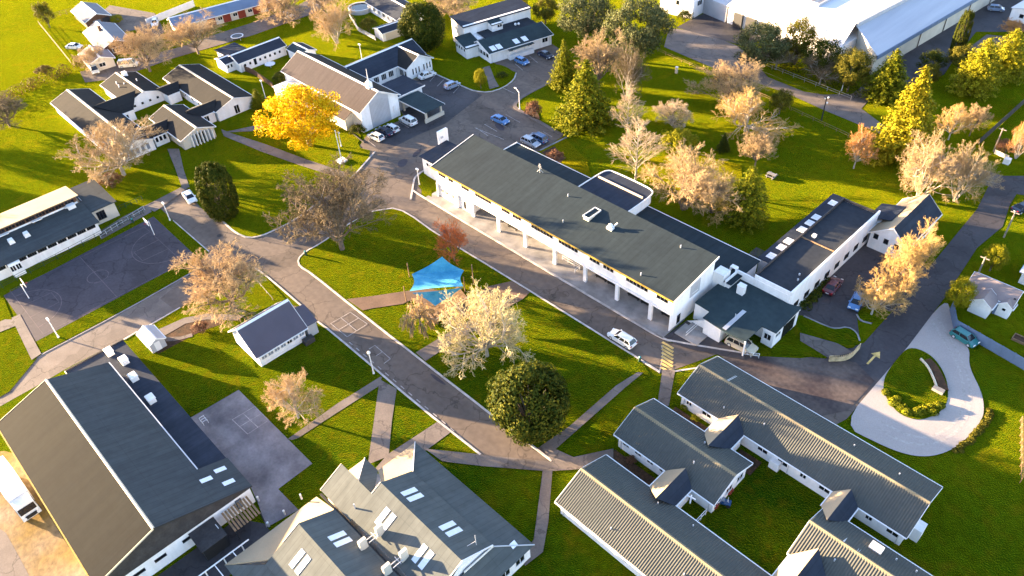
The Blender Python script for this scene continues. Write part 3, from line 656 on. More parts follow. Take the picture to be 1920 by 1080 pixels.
MB().box(-33.42, -33.28, -60.8, -51.7, 3.0, 3.32).build('parapet', 'dark_clad', t); MB().box(-33.28, -28.3, -60.82, -60.68, 3.0, 3.32).build('parapet', 'cream_trim', t)
for x, y in ((-31.9, -54.4), (-28.4, -53.6), (-24.0, -54.1), (-18.0, -54.2)):
    o = MB().box(x - .62, x + .62, y - .5, y + .5, 3.145, 3.95).build('roof_vent', 'white_trim', t)
    MB().hull([(x - .72, y - .58, 3.95), (x + .72, y - .58, 3.95), (x + .72, y + .58, 3.95), (x - .72, y + .58, 3.95)], [(x - .6, y - .5, 4.15), (x + .6, y - .5, 4.15), (x + .6, y + .5, 4.15), (x - .6, y + .5, 4.15)]).build('vent_cover', 'white_trim', o)
for x, y in ((1.0, -53.4), (1.7, -55.5), (3.6, -53.6)):
    z = 4.95 - (y + 55.59) * (4.95 - 3.62) / 3.89
    if y < -55.5: z = 4.95
    roof_face(t, [(x - .35, y + .7, z - .17), (x + .35, y + .7, z - .17), (x + .35, y - .7, z + .31), (x - .35, y - .7, z + .31)], 'skylight', .05, name='skylight')
for y in (-58.4, -60.9, -64.5, -67.2): window(t, '+x', y, 1.9, 1.5, .5, 5.3, 0, 'dark_metal')
window(t, '+x', -53.9, 1.7, .8, 1.7, 5.3, 0, 'black', 'pale_glass')
# dark lean-to frames and rail structure beside the gym end wall
o = thing('slatted_lean_to', 'dark slatted lean-to cover against the white end wall of the sports hall', 'shelter', (7.3, -54.6, 0))
for k_ in range(9): MB().slab([(-1.6, -1.8 + k_ * .42, 2.6), (1.6, -1.8 + k_ * .42, 2.1), (1.6, -1.55 + k_ * .42, 2.1), (-1.6, -1.55 + k_ * .42, 2.6)], .06).build('slat', 'timber', o, local=True)
for x, y in ((1.5, -1.7), (1.5, 1.8)): MB().box(x - .06, x + .06, y - .06, y + .06, 0, 2.1).build('post', 'dark_metal', o, local=True)
o = thing('dark_shed', 'small black shed against the white end wall of the sports hall', 'shed', (7.1, -59.0, 0))
MB().box(-1.5, 1.5, -1.5, 1.5, 0, 2.4).build('wall', 'black', o, local=True); MB().slab([(-1.7, -1.7, 2.65), (1.7, -1.7, 2.42), (1.7, 1.7, 2.42), (-1.7, 1.7, 2.65)], .08).build('roof', 'dark_clad', o, local=True); MB().box(-.4, .4, 1.3, 1.38, 2.7, 2.78).build('vent', 'white_trim', o, local=True)
o = thing('rail_fence', 'white top rail fence on posts in the shade between the two halls', 'fence', (14.8, -60, 0))
for k_ in range(6):
    MB().tube((-3.5 + .55 * 0, 3.2 - k_ * 2.4, 0), (-3.5, 3.2 - k_ * 2.4, 2.4), .08).build('post', 'white_trim', o, local=True)
MB().tube((-3.5, 4.2, 2.4), (-3.5, -10, 2.4), .09).build('rail', 'white_trim', o, local=True)
for k_ in range(4): MB().tube((-3.5, 2.0 - k_ * 2.4, 2.35), (-.9, 2.0 - k_ * 2.4, 2.9), .06).build('brace', 'white_trim', o, local=True)

# ================================================================== TWIN HALLS at the bottom
t = thing('twin_hall', 'hall with two parallel grey gables and hipped skirt roofs at the bottom edge', 'building', (26, -42, 0))
H = 'roof_hall'; HM = 'roof_main'
def rf(q, m, **kw): return roof_face(t, q, m, .12, **kw)
# right gable
rf([(19.6, -45.9, 4.65), (35.1, -45.9, 4.65), (34.35, -41.1, 7.05), (19.6, -41.1, 7.05)], H)
rf([(19.6, -36.6, 4.8), (34.35, -36.6, 4.8), (34.35, -41.1, 7.05), (19.6, -41.1, 7.05)], H)
rf([(13.3, -46.2, 4.5), (19.6, -46.2, 4.5), (19.6, -42.6, 6.3), (13.3, -42.6, 6.3)], H)
MB().hull([(19.9, -45.6, 0), (19.9, -36.9, 0), (19.9, -36.9, 4.7), (19.9, -41.1, 6.85), (19.9, -45.6, 4.6)], [(34.1, -45.6, 0), (34.1, -36.9, 0), (34.1, -36.9, 4.7), (34.1, -41.1, 6.85), (34.1, -45.6, 4.6)]).build('wall', 'white', t)
MB().hull([(13.7, -45.8, 0), (13.7, -42.8, 0), (13.7, -42.8, 6.0), (13.7, -45.8, 4.5)], [(19.89, -45.8, 0), (19.89, -42.8, 0), (19.89, -42.8, 6.0), (19.89, -45.8, 4.5)]).build('wall', 'cream_wall', t)
# skirt roofs; sunward faces get a lighter tan, sunlight put into the colour
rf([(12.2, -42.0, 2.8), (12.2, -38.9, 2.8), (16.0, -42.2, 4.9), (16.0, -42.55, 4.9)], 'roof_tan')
rf([(12.2, -38.9, 2.8), (15.0, -38.9, 2.8), (19.3, -42.4, 4.9), (16.0, -42.3, 4.9)], H)
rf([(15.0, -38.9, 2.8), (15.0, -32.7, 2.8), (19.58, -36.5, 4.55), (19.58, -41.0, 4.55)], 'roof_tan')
rf([(15.0, -32.7, 2.8), (37.0, -32.5, 2.8), (34.4, -36.55, 4.35), (19.6, -36.55, 4.35)], H)
rf([(37.0, -32.5, 2.8), (37.0, -44.0, 2.8), (34.4, -44.0, 4.35), (34.4, -36.55, 4.35)], H)
MB().prism([(12.6, -41.8), (12.6, -39.2), (15.4, -39.2), (15.4, -33.1), (36.6, -32.9), (36.6, -44), (34.2, -44), (34.2, -36.8), (19.7, -36.8), (19.7, -41.8)], 0, 2.72).build('wall', 'white', t)
for (a, c) in (((34.4, -36.55, 4.42), (37.0, -32.5, 2.88)), ((19.6, -36.5, 4.6), (15.0, -32.7, 2.88)), ((16.0, -42.3, 4.98), (12.2, -38.9, 2.88))):
    MB().tube(a, c, .08, n=5).build('hip_cap', 'galv', t)
MB().box(34.36, 34.44, -41.1, -36.6, 4.36, 4.7).build('barge_board', 'white_trim', t)
MB().hull([(34.36, -45.9, 4.55), (34.36, -41.1, 6.9), (34.36, -36.6, 4.65), (34.36, -36.6, 4.85), (34.36, -41.1, 7.1), (34.36, -45.9, 4.72)], [(34.46, -45.9, 4.55), (34.46, -41.1, 6.9), (34.46, -36.6, 4.65), (34.46, -36.6, 4.85), (34.46, -41.1, 7.1), (34.46, -45.9, 4.72)]).build('barge_board', 'white_trim', t)
MB().hull([(13.2, -46.2, 4.3), (13.2, -42.6, 6.1), (13.2, -42.6, 6.34), (13.2, -46.2, 4.55)], [(13.28, -46.2, 4.3), (13.28, -42.6, 6.1), (13.28, -42.6, 6.34), (13.28, -46.2, 4.55)]).build('barge_board', 'cream_trim', t)
MB().hull([(19.5, -42.6, 6.1), (19.5, -41.1, 6.85), (19.5, -41.1, 7.1), (19.5, -42.6, 6.35)], [(19.6, -42.6, 6.1), (19.6, -41.1, 6.85), (19.6, -41.1, 7.1), (19.6, -42.6, 6.35)]).build('barge_board', 'cream_trim', t)
# left gable
rf([(17.1, -46.6, 4.75), (37, -46.6, 4.75), (37, -51.2, 7.05), (17.1, -51.2, 7.05)], H)
rf([(17.1, -56.4, 4.45), (37, -56.4, 4.45), (37, -51.2, 7.05), (17.1, -51.2, 7.05)], H)
MB().hull([(17.4, -56, 0), (17.4, -46.9, 0), (17.4, -46.9, 4.7), (17.4, -51.2, 6.85), (17.4, -56, 4.5)], [(36.7, -56, 0), (36.7, -46.9, 0), (36.7, -46.9, 4.7), (36.7, -51.2, 6.85), (36.7, -56, 4.5)]).build('wall', 'white', t)
rf([(12.5, -59.6, 2.8), (12.5, -46.7, 2.8), (17.08, -46.7, 4.9), (17.08, -55.9, 4.9)], 'roof_tan')  # sunward skirt, painted lighter as if lit
rf([(12.5, -59.6, 2.8), (37, -59.6, 2.8), (37, -56.3, 4.3), (17.1, -56.3, 4.3)], H)
MB().prism([(12.9, -59.2), (12.9, -47), (17.3, -47), (17.3, -56.2), (36.6, -56.2), (36.6, -59.2)], 0, 2.72).build('wall', 'white', t)
MB().hull([(17.02, -53.6, 5.65), (17.02, -51.2, 6.85), (17.02, -51.2, 7.1), (17.02, -53.6, 5.9)], [(17.12, -53.6, 5.65), (17.12, -51.2, 6.85), (17.12, -51.2, 7.1), (17.12, -53.6, 5.9)]).build('barge_board', 'cream_trim', t)
MB().box(13.5, 35.2, -46.55, -46.25, 4.0, 4.15).build('box_gutter', 'black', t)
for (x0, y0, sl) in ((22.2, -39.2, -1), (29.0, -39.0, -1), (22.4, -43.5, 1), (29.3, -43.5, 1), (20.6, -48.7, -1), (19.7, -53.6, 1)):
    for d in (0, 1.15):
        x = x0 + d
        yc = -51.2 if y0 < -46.5 else -41.1
        f = lambda y: 7.05 - .5 * abs(y - yc) + .07
        q = [(x, y0 - 1.0, f(y0 - 1.0)), (x + .75, y0 - 1.0, f(y0 - 1.0)), (x + .75, y0 + 1.0, f(y0 + 1.0)), (x, y0 + 1.0, f(y0 + 1.0))]
        roof_face(t, q, 'skylight', .05, name='skylight')
for (x, y) in ((24.1, -47.3), (24.1, -44.9), (28.6, -47.3), (28.6, -44.9)):
    z = 7.05 - .5 * abs(y - (-51.2 if y < -46 else -41.1))
    o = MB().box(x - .2, x + .2, y - .5, y + .5, z, z + 1.8).build('vent_cowl', 'cream_wall', t)
    MB().box(x - .9, x + .3, y - .75, y - .68, z + .2, z + .3).build('bracket', 'galv', o)
for x in (24.1, 28.6):
    for d in (-.25, .25): MB().tube((x + d, -46.7, 5.75), (x + d, -45.2, 5.75), .05).build('duct_pipe', 'galv', t)
b = MB(); b.tube((33.4, -38.2, 5.6), (33.4, -38.2, 7.6), .05); b.tube((33.4, -38.2, 6.4), (33.0, -39.2, 6.1), .03); b.build('aerial', 'galv', t)
MB().tube((19.0, -44.9, 5.1), (19.0, -44.9, 6.0), .1).build('vent_pipe', 'galv', t); MB().tube((11.5, -48.2, 2.9), (11.5, -48.2, 3.9), .12).build('vent_pipe', 'galv', t)
roof_face(t, [(35.9, -34.9, 3.55), (35.9, -34.1, 3.55), (35.3, -34.1, 3.9), (35.3, -34.9, 3.9)], 'skylight', .05, name='skylight')
for k_ in range(4): window(t, '+x', -34.6 - k_ * 2.4, 1.5, 1.5, 1.2, 36.6, 1)
MB().box(36.3, 36.68, -44, -33, 2.55, 2.7).build('gutter', 'white_trim', t)

# ================================================================== COTTAGE with the steep mauve roof
t = thing('cottage', 'small white cottage with a steep plain mauve roof and porch', 'house', (-19.1, -34.8, 0))
gable(t, -22.9, -15.3, -38.8, -30.6, 3.0, 6.0, 'y', roof='roof_mauve', oh=.5, og=.45, ridge=-19.1, cap='white_trim')
roof_face(t, [(-14.9, -30.1, 2.75), (-14.9, -28.2, 2.6), (-18.2, -28.2, 4.2), (-18.2, -30.1, 4.6)], 'roof_mauve'); MB().box(-18, -15.2, -30.1, -28.4, 0, 2.6).build('porch_wall', 'grey_wall', t)
for k_ in range(7): window(t, '+x', -37.9 + k_ * 1.12, 1.9, .95, 1.3, -15.3, 1, glass='glass' if k_ == 4 else 'pale_glass')
window(t, '-y', -19.1, 3.6, .9, 1.2, -38.8, 1, glass='pale_glass'); MB().box(-14.9, -13.9, -31.6, -29.9, 0, 1.0).build('porch_steps', 'dark_clad', t)
MB().box(-15.24, -15.2, -38.6, -30.8, .5, .62).build('skirting', 'white_trim', t)

t = thing('garden_shed', 'small pale shed with a pitched roof beside the road junction', 'shed', (-32.6, -48.0, 0))
gable(t, -34.6, -30.7, -49.2, -46.8, 1.95, 2.65, 'x', wall='grey_wall', roof='roof_pale', oh=.2, og=.2, cap='white_trim')
MB().box(-30.69, -30.66, -48.5, -47.6, .05, 1.8).build('door', 'white_trim', t)

# ================================================================== CLASSROOM at the left edge
t = thing('classroom_block', 'classroom block with clerestory windows and cream upper roof by the court', 'building', (-75, -50, 0))
MB().box(-81.8, -75.6, -63, -41.8, 0, 4.5).build('upper_wall', 'white', t)
MB().hull([(-81.8, -63, 4.5), (-75.6, -63, 4.5), (-75.6, -63, 5.7), (-81.8, -63, 4.7)], [(-81.8, -41.8, 4.5), (-75.6, -41.8, 4.5), (-75.6, -41.8, 5.7), (-81.8, -41.8, 4.7)]).build('upper_wall', 'brown_clad', t)
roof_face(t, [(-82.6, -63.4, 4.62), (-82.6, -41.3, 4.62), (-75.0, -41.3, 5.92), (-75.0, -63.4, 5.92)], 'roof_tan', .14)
for k_ in range(12):
    window(t, '+x', -62.9 + k_ * 1.8, 5.0, 1.7, .75, -75.6, 2, 'brown_clad')
for k_ in range(4):
    boxpart(t, 'sun_shade', 'white_trim', -75.58, -74.8, -62.4 + k_ * 6, -60.6 + k_ * 6, 4.45, 4.6)
boxpart(t, 'louvre_box', 'white_trim', -75.3, -74.2, -44.0, -42.6, 4.15, 4.9)
MB().box(-75.58, -68.9, -63.6, -41.5, 0, 3.2).build('lower_wall', 'white', t); MB().box(-82.0, -72.2, -41.49, -36.6, 0, 3.2).build('lower_wall', 'cream_wall', t)
roof_face(t, [(-67.9, -64, 3.1), (-67.9, -41.2, 3.1), (-75.58, -41.2, 4.15), (-75.58, -64, 4.15)], 'roof_gymdark', .14)
roof_face(t, [(-71.7, -41.19, 3.4), (-71.7, -36.2, 3.4), (-82.3, -36.2, 3.95), (-82.3, -41.19, 3.95)], 'roof_gymdark', .14)
for k_ in range(12): window(t, '+x', -62.6 + k_ * 1.8, 2.35, 1.6, 1.0, -68.9, 3, 'dark_metal')
MB().box(-69.0, -67.6, -57.9, -55.9, 0, 2.9).build('window_bay', 'white', t)
for k_ in range(2): window(t, '+x', -57.4 + k_ * .95, 1.9, .9, 1.2, -67.6, 1)
for y in (-58.3, -55.1, -52.4): MB().hull([(-73.3, y - .5, 3.75), (-72.2, y - .5, 3.6), (-72.2, y + .5, 3.6), (-73.3, y + .5, 3.75)], [(-73.2, y - .4, 4.5), (-72.3, y - .4, 4.4), (-72.3, y + .4, 4.4), (-73.2, y + .4, 4.5)]).build('roof_vent', 'white_trim', t)
window(t, '+x', -39.6, 1.7, 1.6, 1.8, -72.2, 2, 'dark_metal')
MB().tube((-71.7, -40.9, 3.1), (-78, -40.9, 3.75), .06, n=5).build('flashing', 'galv', t)

# ================================================================== QUAD OF FOUR LINKED BLOCKS
Q_ = dict(roof='roof_quad', oh=.4, og=.35)
t = thing('quad_block', 'long low gabled block of the linked quad, half behind a bare tree', 'building', (-108, -24.4, 0))
gable(t, -126, -90.8, -28.7, -20.2, 2.75, 4.2, 'x', **Q_)
for k_ in range(6): window(t, '+x', -27.6 + k_ * 1.2, 1.4, .8, 1.5, -90.8, 0, glass='pale_glass')
cross_gable(t, -116.5, -107.2, (-23.8, -19.7), (-13.6, -17.1), -112.6, 4.25, 2.6, 'roof_quad')
cross_gable(t, -97.2, -91.2, (-21.2, -19.7), (-14.6, -16.6), -94.2, 3.75, 2.55, 'roof_quad')
for k_ in range(3): window(t, '+x', -19.2 + k_ * 0.9, 1.6, .7, 1.2, -91.45, 0)
window(t, '+x', -19.0, 1.4, .9, 1.0, -107.45, 0)
t = thing('quad_block', 'low gabled block of the linked quad nearest the parked vans', 'building', (-118, -12.4, 0))
gable(t, -126, -111.3, -16.7, -8.3, 2.7, 4.1, 'x', **Q_)
cross_gable(t, -113.4, -107.6, (-9.6, -8.4), (-4.0, -5.4), -110.4, 3.7, 2.5, 'roof_quad')
for k_ in range(4): window(t, '+x', -15.4 + k_ * 1.9, 1.35, .7, .7, -111.3, 0)
for x, y in ((-121.5, -14.6), (-119.5, -14.9), (-119.3, -13.6), (-123.5, -11.2), (-119, -10.6)): MB().tube((x, y, 3.2), (x, y, 4.0), .14, n=7).build('vent_pipe', 'white_trim', t)
MB().box(-124.4, -123.2, -11.9, -10.9, 3.6, 4.6).build('chimney', 'white', t)
t = thing('quad_block', 'widest gabled block of the linked quad, beside the little conifer', 'building', (-104, 0, 0))
gable(t, -117, -91.1, -4.6, 4.5, 2.75, 4.25, 'x', **Q_)
for k_ in range(4): window(t, '-y', -107 + k_ * 3.4, 1.4, .9, .9, -4.6, 0)
window(t, '+x', .2, 1.2, 1.3, 2.1, -91.1, 1)
t = thing('quad_block', 'smallest block of the linked quad with tall white window fins', 'building', (-92.4, -12.4, 0))
gable(t, -100, -85.2, -16.1, -8.6, 2.75, 4.15, 'x', wall='cream_wall', **Q_)
cross_gable(t, -97.2, -91.6, (-10.2, -8.7), (-2.6, -4.9), -94.3, 3.75, 2.55, 'roof_quad')
for k_ in range(7): boxpart(t, 'fin', 'white_trim', -85.19, -84.7, -14.2 + k_ * .8, -14.0 + k_ * .8, 0, 2.75 + .28 * (1.9 - abs(-12.4 + 14.1 - k_ * .8)))
for k_ in range(6): boxpart(t, 'window', 'glass' if k_ in (1, 2, 3) else 'pale_glass', -85.195, -85.15, -13.85 + k_ * .8, -13.5 + k_ * .8, .2, 2.6)
window(t, '+x', -7.0, 1.4, 1.2, 1.4, -91.85, 1)

# ================================================================== CHURCH, HALL, CARPORT
t = thing('church', 'white church hall with pink brown roof, ribbed front gable and slim spire', 'church', (-76, 19.5, 0))
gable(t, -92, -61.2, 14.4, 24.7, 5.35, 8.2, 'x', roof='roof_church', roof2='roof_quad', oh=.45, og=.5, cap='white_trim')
for k_ in range(14): boxpart(t, 'rib', 'grey_wall', -61.2, -61.06, 17.05 + k_ * .36, 17.2 + k_ * .36, 0.1, 5.2 + .55 * (2.6 - abs(17.12 + k_ * .36 - 19.55)))
MB().hull([(-61.195, 16.9, .05), (-61.195, 22.1, .05), (-61.195, 22.1, 6.2), (-61.195, 19.55, 7.6), (-61.195, 16.9, 6.2)], [(-61.12, 16.9, .05), (-61.12, 22.1, .05), (-61.12, 22.1, 6.2), (-61.12, 19.55, 7.6), (-61.12, 16.9, 6.2)]).build('front_panel', 'grey_wall', t)
roof_face(t, [(-84, 11.9, 2.9), (-64.4, 11.9, 2.9), (-64.4, 14.38, 4.15), (-84, 14.38, 4.15)], 'roof_church'); MB().hull([(-83.8, 12.3, 0), (-83.8, 14.39, 0), (-83.8, 14.39, 4.0), (-83.8, 12.3, 2.95)], [(-64.7, 12.3, 0), (-64.7, 14.39, 0), (-64.7, 14.39, 4.0), (-64.7, 12.3, 2.95)]).build('aisle_wall', 'cream_wall', t)
MB().box(-88.4, -84.2, 9.2, 14.39, 0, 4.3).build('vestry_wall', 'white', t); roof_face(t, [(-88.7, 8.9, 4.25), (-83.9, 8.9, 4.55), (-83.9, 14.9, 4.55), (-88.7, 14.9, 4.25)], 'roof_pale')
for k_ in range(5): window(t, '-y', -82 + k_ * 3.6, 4.75, 1.6, .5, 14.4, 1)
sx = -63.9
o = MB().box(sx - .55, sx + .55, 19.0, 20.1, 7.7, 9.3).build('spire', 'white_trim', t)
b = MB(); pyramid_cap(b, (sx, 19.55), .5, 9.3, 9.9); b.tube((sx, 19.55, 9.7), (sx, 19.55, 12.3), .13, .05); b.build('spire_point', 'white_trim', o)
boxpart(t, 'notice', 'white_trim', -61.06, -60.98, 22.9, 23.6, 1.4, 3.0)

t = thing('parish_hall', 'white gabled hall with hipped corner roof and row of windows behind the church', 'building', (-78, 36, 0))
gable(t, -86, -76.6, 25.2, 44.8, 3.3, 5.6, 'y', roof='roof_navy', oh=.4, og=.35, cap='white_trim', ridge=-81.3)
gable(t, -81.3, -73.3, 36.6, 44.4, 3.35, 5.45, 'x', roof='roof_quad', oh=.4, og=.45, cap='white_trim')
for k_ in range(4): window(t, '+x', 27.6 + k_ * 2.2, 1.75, 1.5, 1.5, -76.6, 2)
for k_ in range(6): window(t, '+x', 38.4 + k_ * .95 + (.6 if k_ > 2 else 0), 1.7, .5, 1.6, -73.3, 0)
window(t, '-y', -75.4, 1.5, 1.6, 1.7, 36.6, 2); window(t, '-y', -73.95, 1.3, .8, 2.0, 36.6, 0)
MB().box(-76.5, -73.4, 31.0, 34.2, 0, .3).build('ramp', 'concrete', t)
t = thing('carport', 'open flat roofed carport on pale posts against the church front', 'carport', (-58, 29, 0))
roof_face(t, [(-71, 25.6, 3.35), (-63.2, 25.6, 3.2), (-63.2, 33.9, 3.2), (-71, 33.9, 3.35)], 'roof_navy'); MB().box(-70.8, -64.0, 25.8, 33.6, 0, 3.1).build('wall', 'white', t)
roof_face(t, [(-62.9, 25.9, 2.85), (-53.4, 25.9, 2.75), (-53.4, 31.6, 2.75), (-62.9, 31.6, 2.85)], 'roof_green')
for y in (25.82, 31.6): boxpart(t, 'fascia', 'white_trim', -62.9, -53.4, y, y + .08, 2.55, 2.78)
boxpart(t, 'fascia', 'white_trim', -63.19, -63.1, 25.7, 34, 2.95, 3.25)
for x, y in ((-54.2, 26.6), (-54.2, 30.9), (-62.2, 26.6), (-62.2, 30.9)): boxpart(t, 'post', 'cream_wall', x - .2, x + .2, y - .2, y + .2, 0, 2.7)
boxpart(t, 'low_wall', 'cream_wall', -54.1, -53.7, 26.0, 31.4, 0, .9); boxpart(t, 'back_wall', 'grey_wall', -63.0, -62.8, 26, 31.5, 0, 2.7)

# ================================================================== BLOCK Q behind: raised roofs, veranda and skylights (turned 13 degrees)
def frame(ox, oy, deg):
    a = math.radians(deg); c, s = math.cos(a), math.sin(a)
    return ox, oy, a
t = thing('clinic_building', 'white building with stepped grey roofs and glazed veranda beside its car park', 'building', (-64.3, 55.6, 0), math.radians(-13))
ORG[t.name] = (0, 0, 0)
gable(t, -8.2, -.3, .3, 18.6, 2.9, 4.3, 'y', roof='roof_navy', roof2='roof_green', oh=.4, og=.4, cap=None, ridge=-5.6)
MB().box(-11.5, -8.2, 1.0, 18.0, 0, 3.3).build('mid_wall', 'white', t); MB().box(-11.6, -6.9, 3.0, 18.5, 3.5, 3.62).build('mid_roof', 'roof_flat', t)
MB().box(-18.2, -11.6, -.6, 19.5, 0, 6.0).build('rear_wall', 'white', t)
roof_face(t, [(-11.2, -.9, 5.9), (-11.2, 19.9, 5.9), (-18.6, 19.9, 6.6), (-18.6, -.9, 6.6)], 'roof_navy', .14)
MB().box(-11.5, -9.2, 6.4, 9.5, 3.4, 5.5).build('dormer_wall', 'white', t); roof_face(t, [(-9.0, 6.2, 5.35), (-9.0, 9.7, 5.35), (-11.6, 9.7, 5.85), (-11.6, 6.2, 5.85)], 'roof_green')
window(t, '+x', 8.6, 4.7, 1.4, .8, -9.2, 1)
MB().box(-11.6, -6.0, -3.2, .9, 0, 3.1).build('side_wall', 'white', t); roof_face(t, [(-5.7, -3.5, 2.9), (-5.7, 1.2, 2.9), (-11.6, 1.2, 4.1), (-11.6, -3.5, 4.1)], 'roof_green')
for k_ in range(4): window(t, '-y', -11 + k_ * 1.3, 2.1, .9, .9, -3.2, 0)
for k_ in range(5): window(t, '-y', -7.6 + k_ * 1.5, 1.7, 1.3, 1.1, .3, 0)
for y in (16.6, 12.0, 6.4): window(t, '+x', y, 1.9, 1.7 if y > 16 else 1.3, 1.4 if y > 16 else .7, -.3, 1)
f = lambda x: 4.3 + (x + 5.6) * (2.9 - 4.3) / 5.3 + .06
for y in (1.2, 2.9, 8.0, 10.5):
    roof_face(t, [(-2.3, y, f(-2.3)), (-.5, y, f(-.5)), (-.5, y + 1.4, f(-.5)), (-2.3, y + 1.4, f(-2.3))], 'skylight', .05, name='skylight')
for x, y in ((-9.0, 13.2), (-8.7, 14.0)): MB().ball((x, y, 3.95), .35).build('roof_fan', 'white_trim', t)
MB().box(-.28, 1.1, 5.2, 12.4, 0, 1.0).build('veranda_wall', 'white', t)
for k_ in range(5): MB().box(.98, 1.06, 5.3 + k_ * 1.75, 5.42 + k_ * 1.75, 1.0, 2.5).build('post', 'white_trim', t)
MB().box(-.29, 1.2, 5.1, 12.5, 2.5, 2.6).build('veranda_roof', 'roof_green', t)

# ================================================================== HOUSES at the top left
t = thing('brown_house', 'far grey roofed house with dark brown front by the bright field', 'house', (-176, 0.6, 0), math.radians(-4)); ORG[t.name] = (0, 0, 0)
gable(t, -6, 6.2, -3.3, 3.3, 2.6, 4.0, 'x', wall='brown_clad', roof='roof_greyblue', cap='white_trim'); boxpart(t, 'window', 'pale_glass', 6.21, 6.26, -1.5, .6, 1.0, 2.1); boxpart(t, 'garage_door', 'dark_clad', 6.21, 6.27, 1.1, 3.0, 0, 2.2)
t = thing('grey_house', 'grey blue gabled house half hidden behind the bare tan trees', 'house', (-154.5, -3.4, 0), math.radians(-7)); ORG[t.name] = (0, 0, 0)
gable(t, -8.2, 8.0, -3.9, 3.9, 2.6, 4.2, 'x', wall='brown_clad', roof='roof_greyblue', cap='white_trim')
window(t, '+x', 0, 1.4, 2.6, 1.3, 8.0, 2); boxpart(t, 'chimney', 'brown_clad', -2.5, -1.7, -1.2, -.4, 3.2, 5.0)
t = thing('pink_roofed_house', 'small pale pink roofed house behind the parked vans and bare shrub', 'house', (-144.5, -10.6, 0), math.radians(-7)); ORG[t.name] = (0, 0, 0)
gable(t, -4.6, 4.2, -3, 3, 2.5, 3.7, 'x', wall='cream_wall', roof='roof_pink', cap='white_trim'); window(t, '+x', 0, 1.4, 1.6, 1.1, 4.2, 1); window(t, '-y', 0, 1.4, 1.6, 1.1, -3, 1)
t = thing('motel_block', 'long narrow block with pale blue roof and dark red doors at the top edge', 'building', (-148.6, 12.2, 0), math.radians(-11)); ORG[t.name] = (0, 0, 0)
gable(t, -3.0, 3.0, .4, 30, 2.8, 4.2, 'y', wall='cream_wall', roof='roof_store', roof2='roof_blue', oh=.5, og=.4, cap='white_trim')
for k_ in range(5): boxpart(t, 'door', 'red_door', 3.01, 3.06, 9.4 + k_ * 4.4, 11.6 + k_ * 4.4, .05, 2.2); window(t, '+x', 13.0 + k_ * 4.4, 1.5, 1.3, 1.0, 3.0, 1)
t = thing('bungalow', 'white bungalow with navy roof and small windows facing a shaded garden', 'house', (-111, 18.5, 0))
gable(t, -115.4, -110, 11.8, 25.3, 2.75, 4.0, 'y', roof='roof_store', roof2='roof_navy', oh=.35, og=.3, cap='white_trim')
gable(t, -117.5, -112.6, 9.4, 11.79, 2.5, 3.2, 'y', roof='roof_navy', oh=.25, og=.2, cap='white_trim')
roof_face(t, [(-116.0, 11.6, 2.8), (-116.0, 17.6, 2.8), (-122.4, 17.6, 2.6), (-122.4, 11.6, 2.6)], 'roof_navy'); MB().box(-122, -115.5, 12, 17.2, 0, 2.5).build('extension_wall', 'white', t)
for k_ in range(8): window(t, '+x', 13.3 + k_ * 1.45, 1.5, .7 if k_ != 2 else .9, .8 if k_ != 2 else 1.9, -110, 0)
for y in (10.0, 10.9): window(t, '+x', y, 1.5, .6, .9, -112.6, 0)
t = thing('annex_shed', 'small white gabled annex with green grey roof at the end of the bungalow', 'shed', (-104.8, 27, 0))
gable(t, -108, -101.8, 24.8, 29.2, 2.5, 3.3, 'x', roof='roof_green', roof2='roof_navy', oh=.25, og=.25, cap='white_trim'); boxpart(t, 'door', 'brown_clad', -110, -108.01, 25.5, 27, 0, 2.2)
t = thing('villa', 'navy roofed villa with a round pool at the top edge', 'house', (-108, 58, 0), math.radians(-8)); ORG[t.name] = (0, 0, 0)
gable(t, -9, 8.5, -2.2, 6.0, 2.8, 4.4, 'x', roof='roof_navy', oh=.45, og=.4, cap='white_trim')
for k_ in range(6): window(t, '-y', -7.5 + k_ * 2.7, 1.5, 1.3, 1.2, -2.2, 1, glass='glass' if k_ % 2 else 'pale_glass')
gable(t, 8.51, 13, -9.5, -2.6, 2.4, 3.1, 'y', roof='roof_navy', oh=.3, og=.25, cap='white_trim'); boxpart(t, 'garage_door', 'cream_wall', 13.01, 13.06, -8.6, -3.6, 0, 2.0)
o = thing('pool', 'round above ground pool with dark water beside the villa', 'pool', (-118.92, 55.63, 0))
b = MB(); n = 24; ring = [(3.3 * math.cos(2 * math.pi * i / n), 3.3 * math.sin(2 * math.pi * i / n)) for i in range(n)]
ribbon(b, ring, .12, 0, 1.2, True); b.build('wall', 'galv', o, local=True); ribbon(MB(), ring, .4, 1.2, 1.26, True).build('rim', 'galv', o, local=True); MB().prism(ring, .9, .98).build('water', 'glass', o, local=True)
o = thing('trampoline', 'small round trampoline behind the bungalow', 'trampoline', (-129.72, 21.94, 0))
ring = [(1.6 * math.cos(2 * math.pi * i / 16), 1.6 * math.sin(2 * math.pi * i / 16)) for i in range(16)]
ribbon(MB(), ring, .3, .85, .92, True).build('rim', 'fence_white', o, local=True); MB().prism(ring, .86, .88).build('mat', 'dark_metal', o, local=True)
for k_ in range(4): MB().tube((*ring[k_ * 4], 0), (*ring[k_ * 4], .85), .05).build('leg', 'galv', o, local=True)

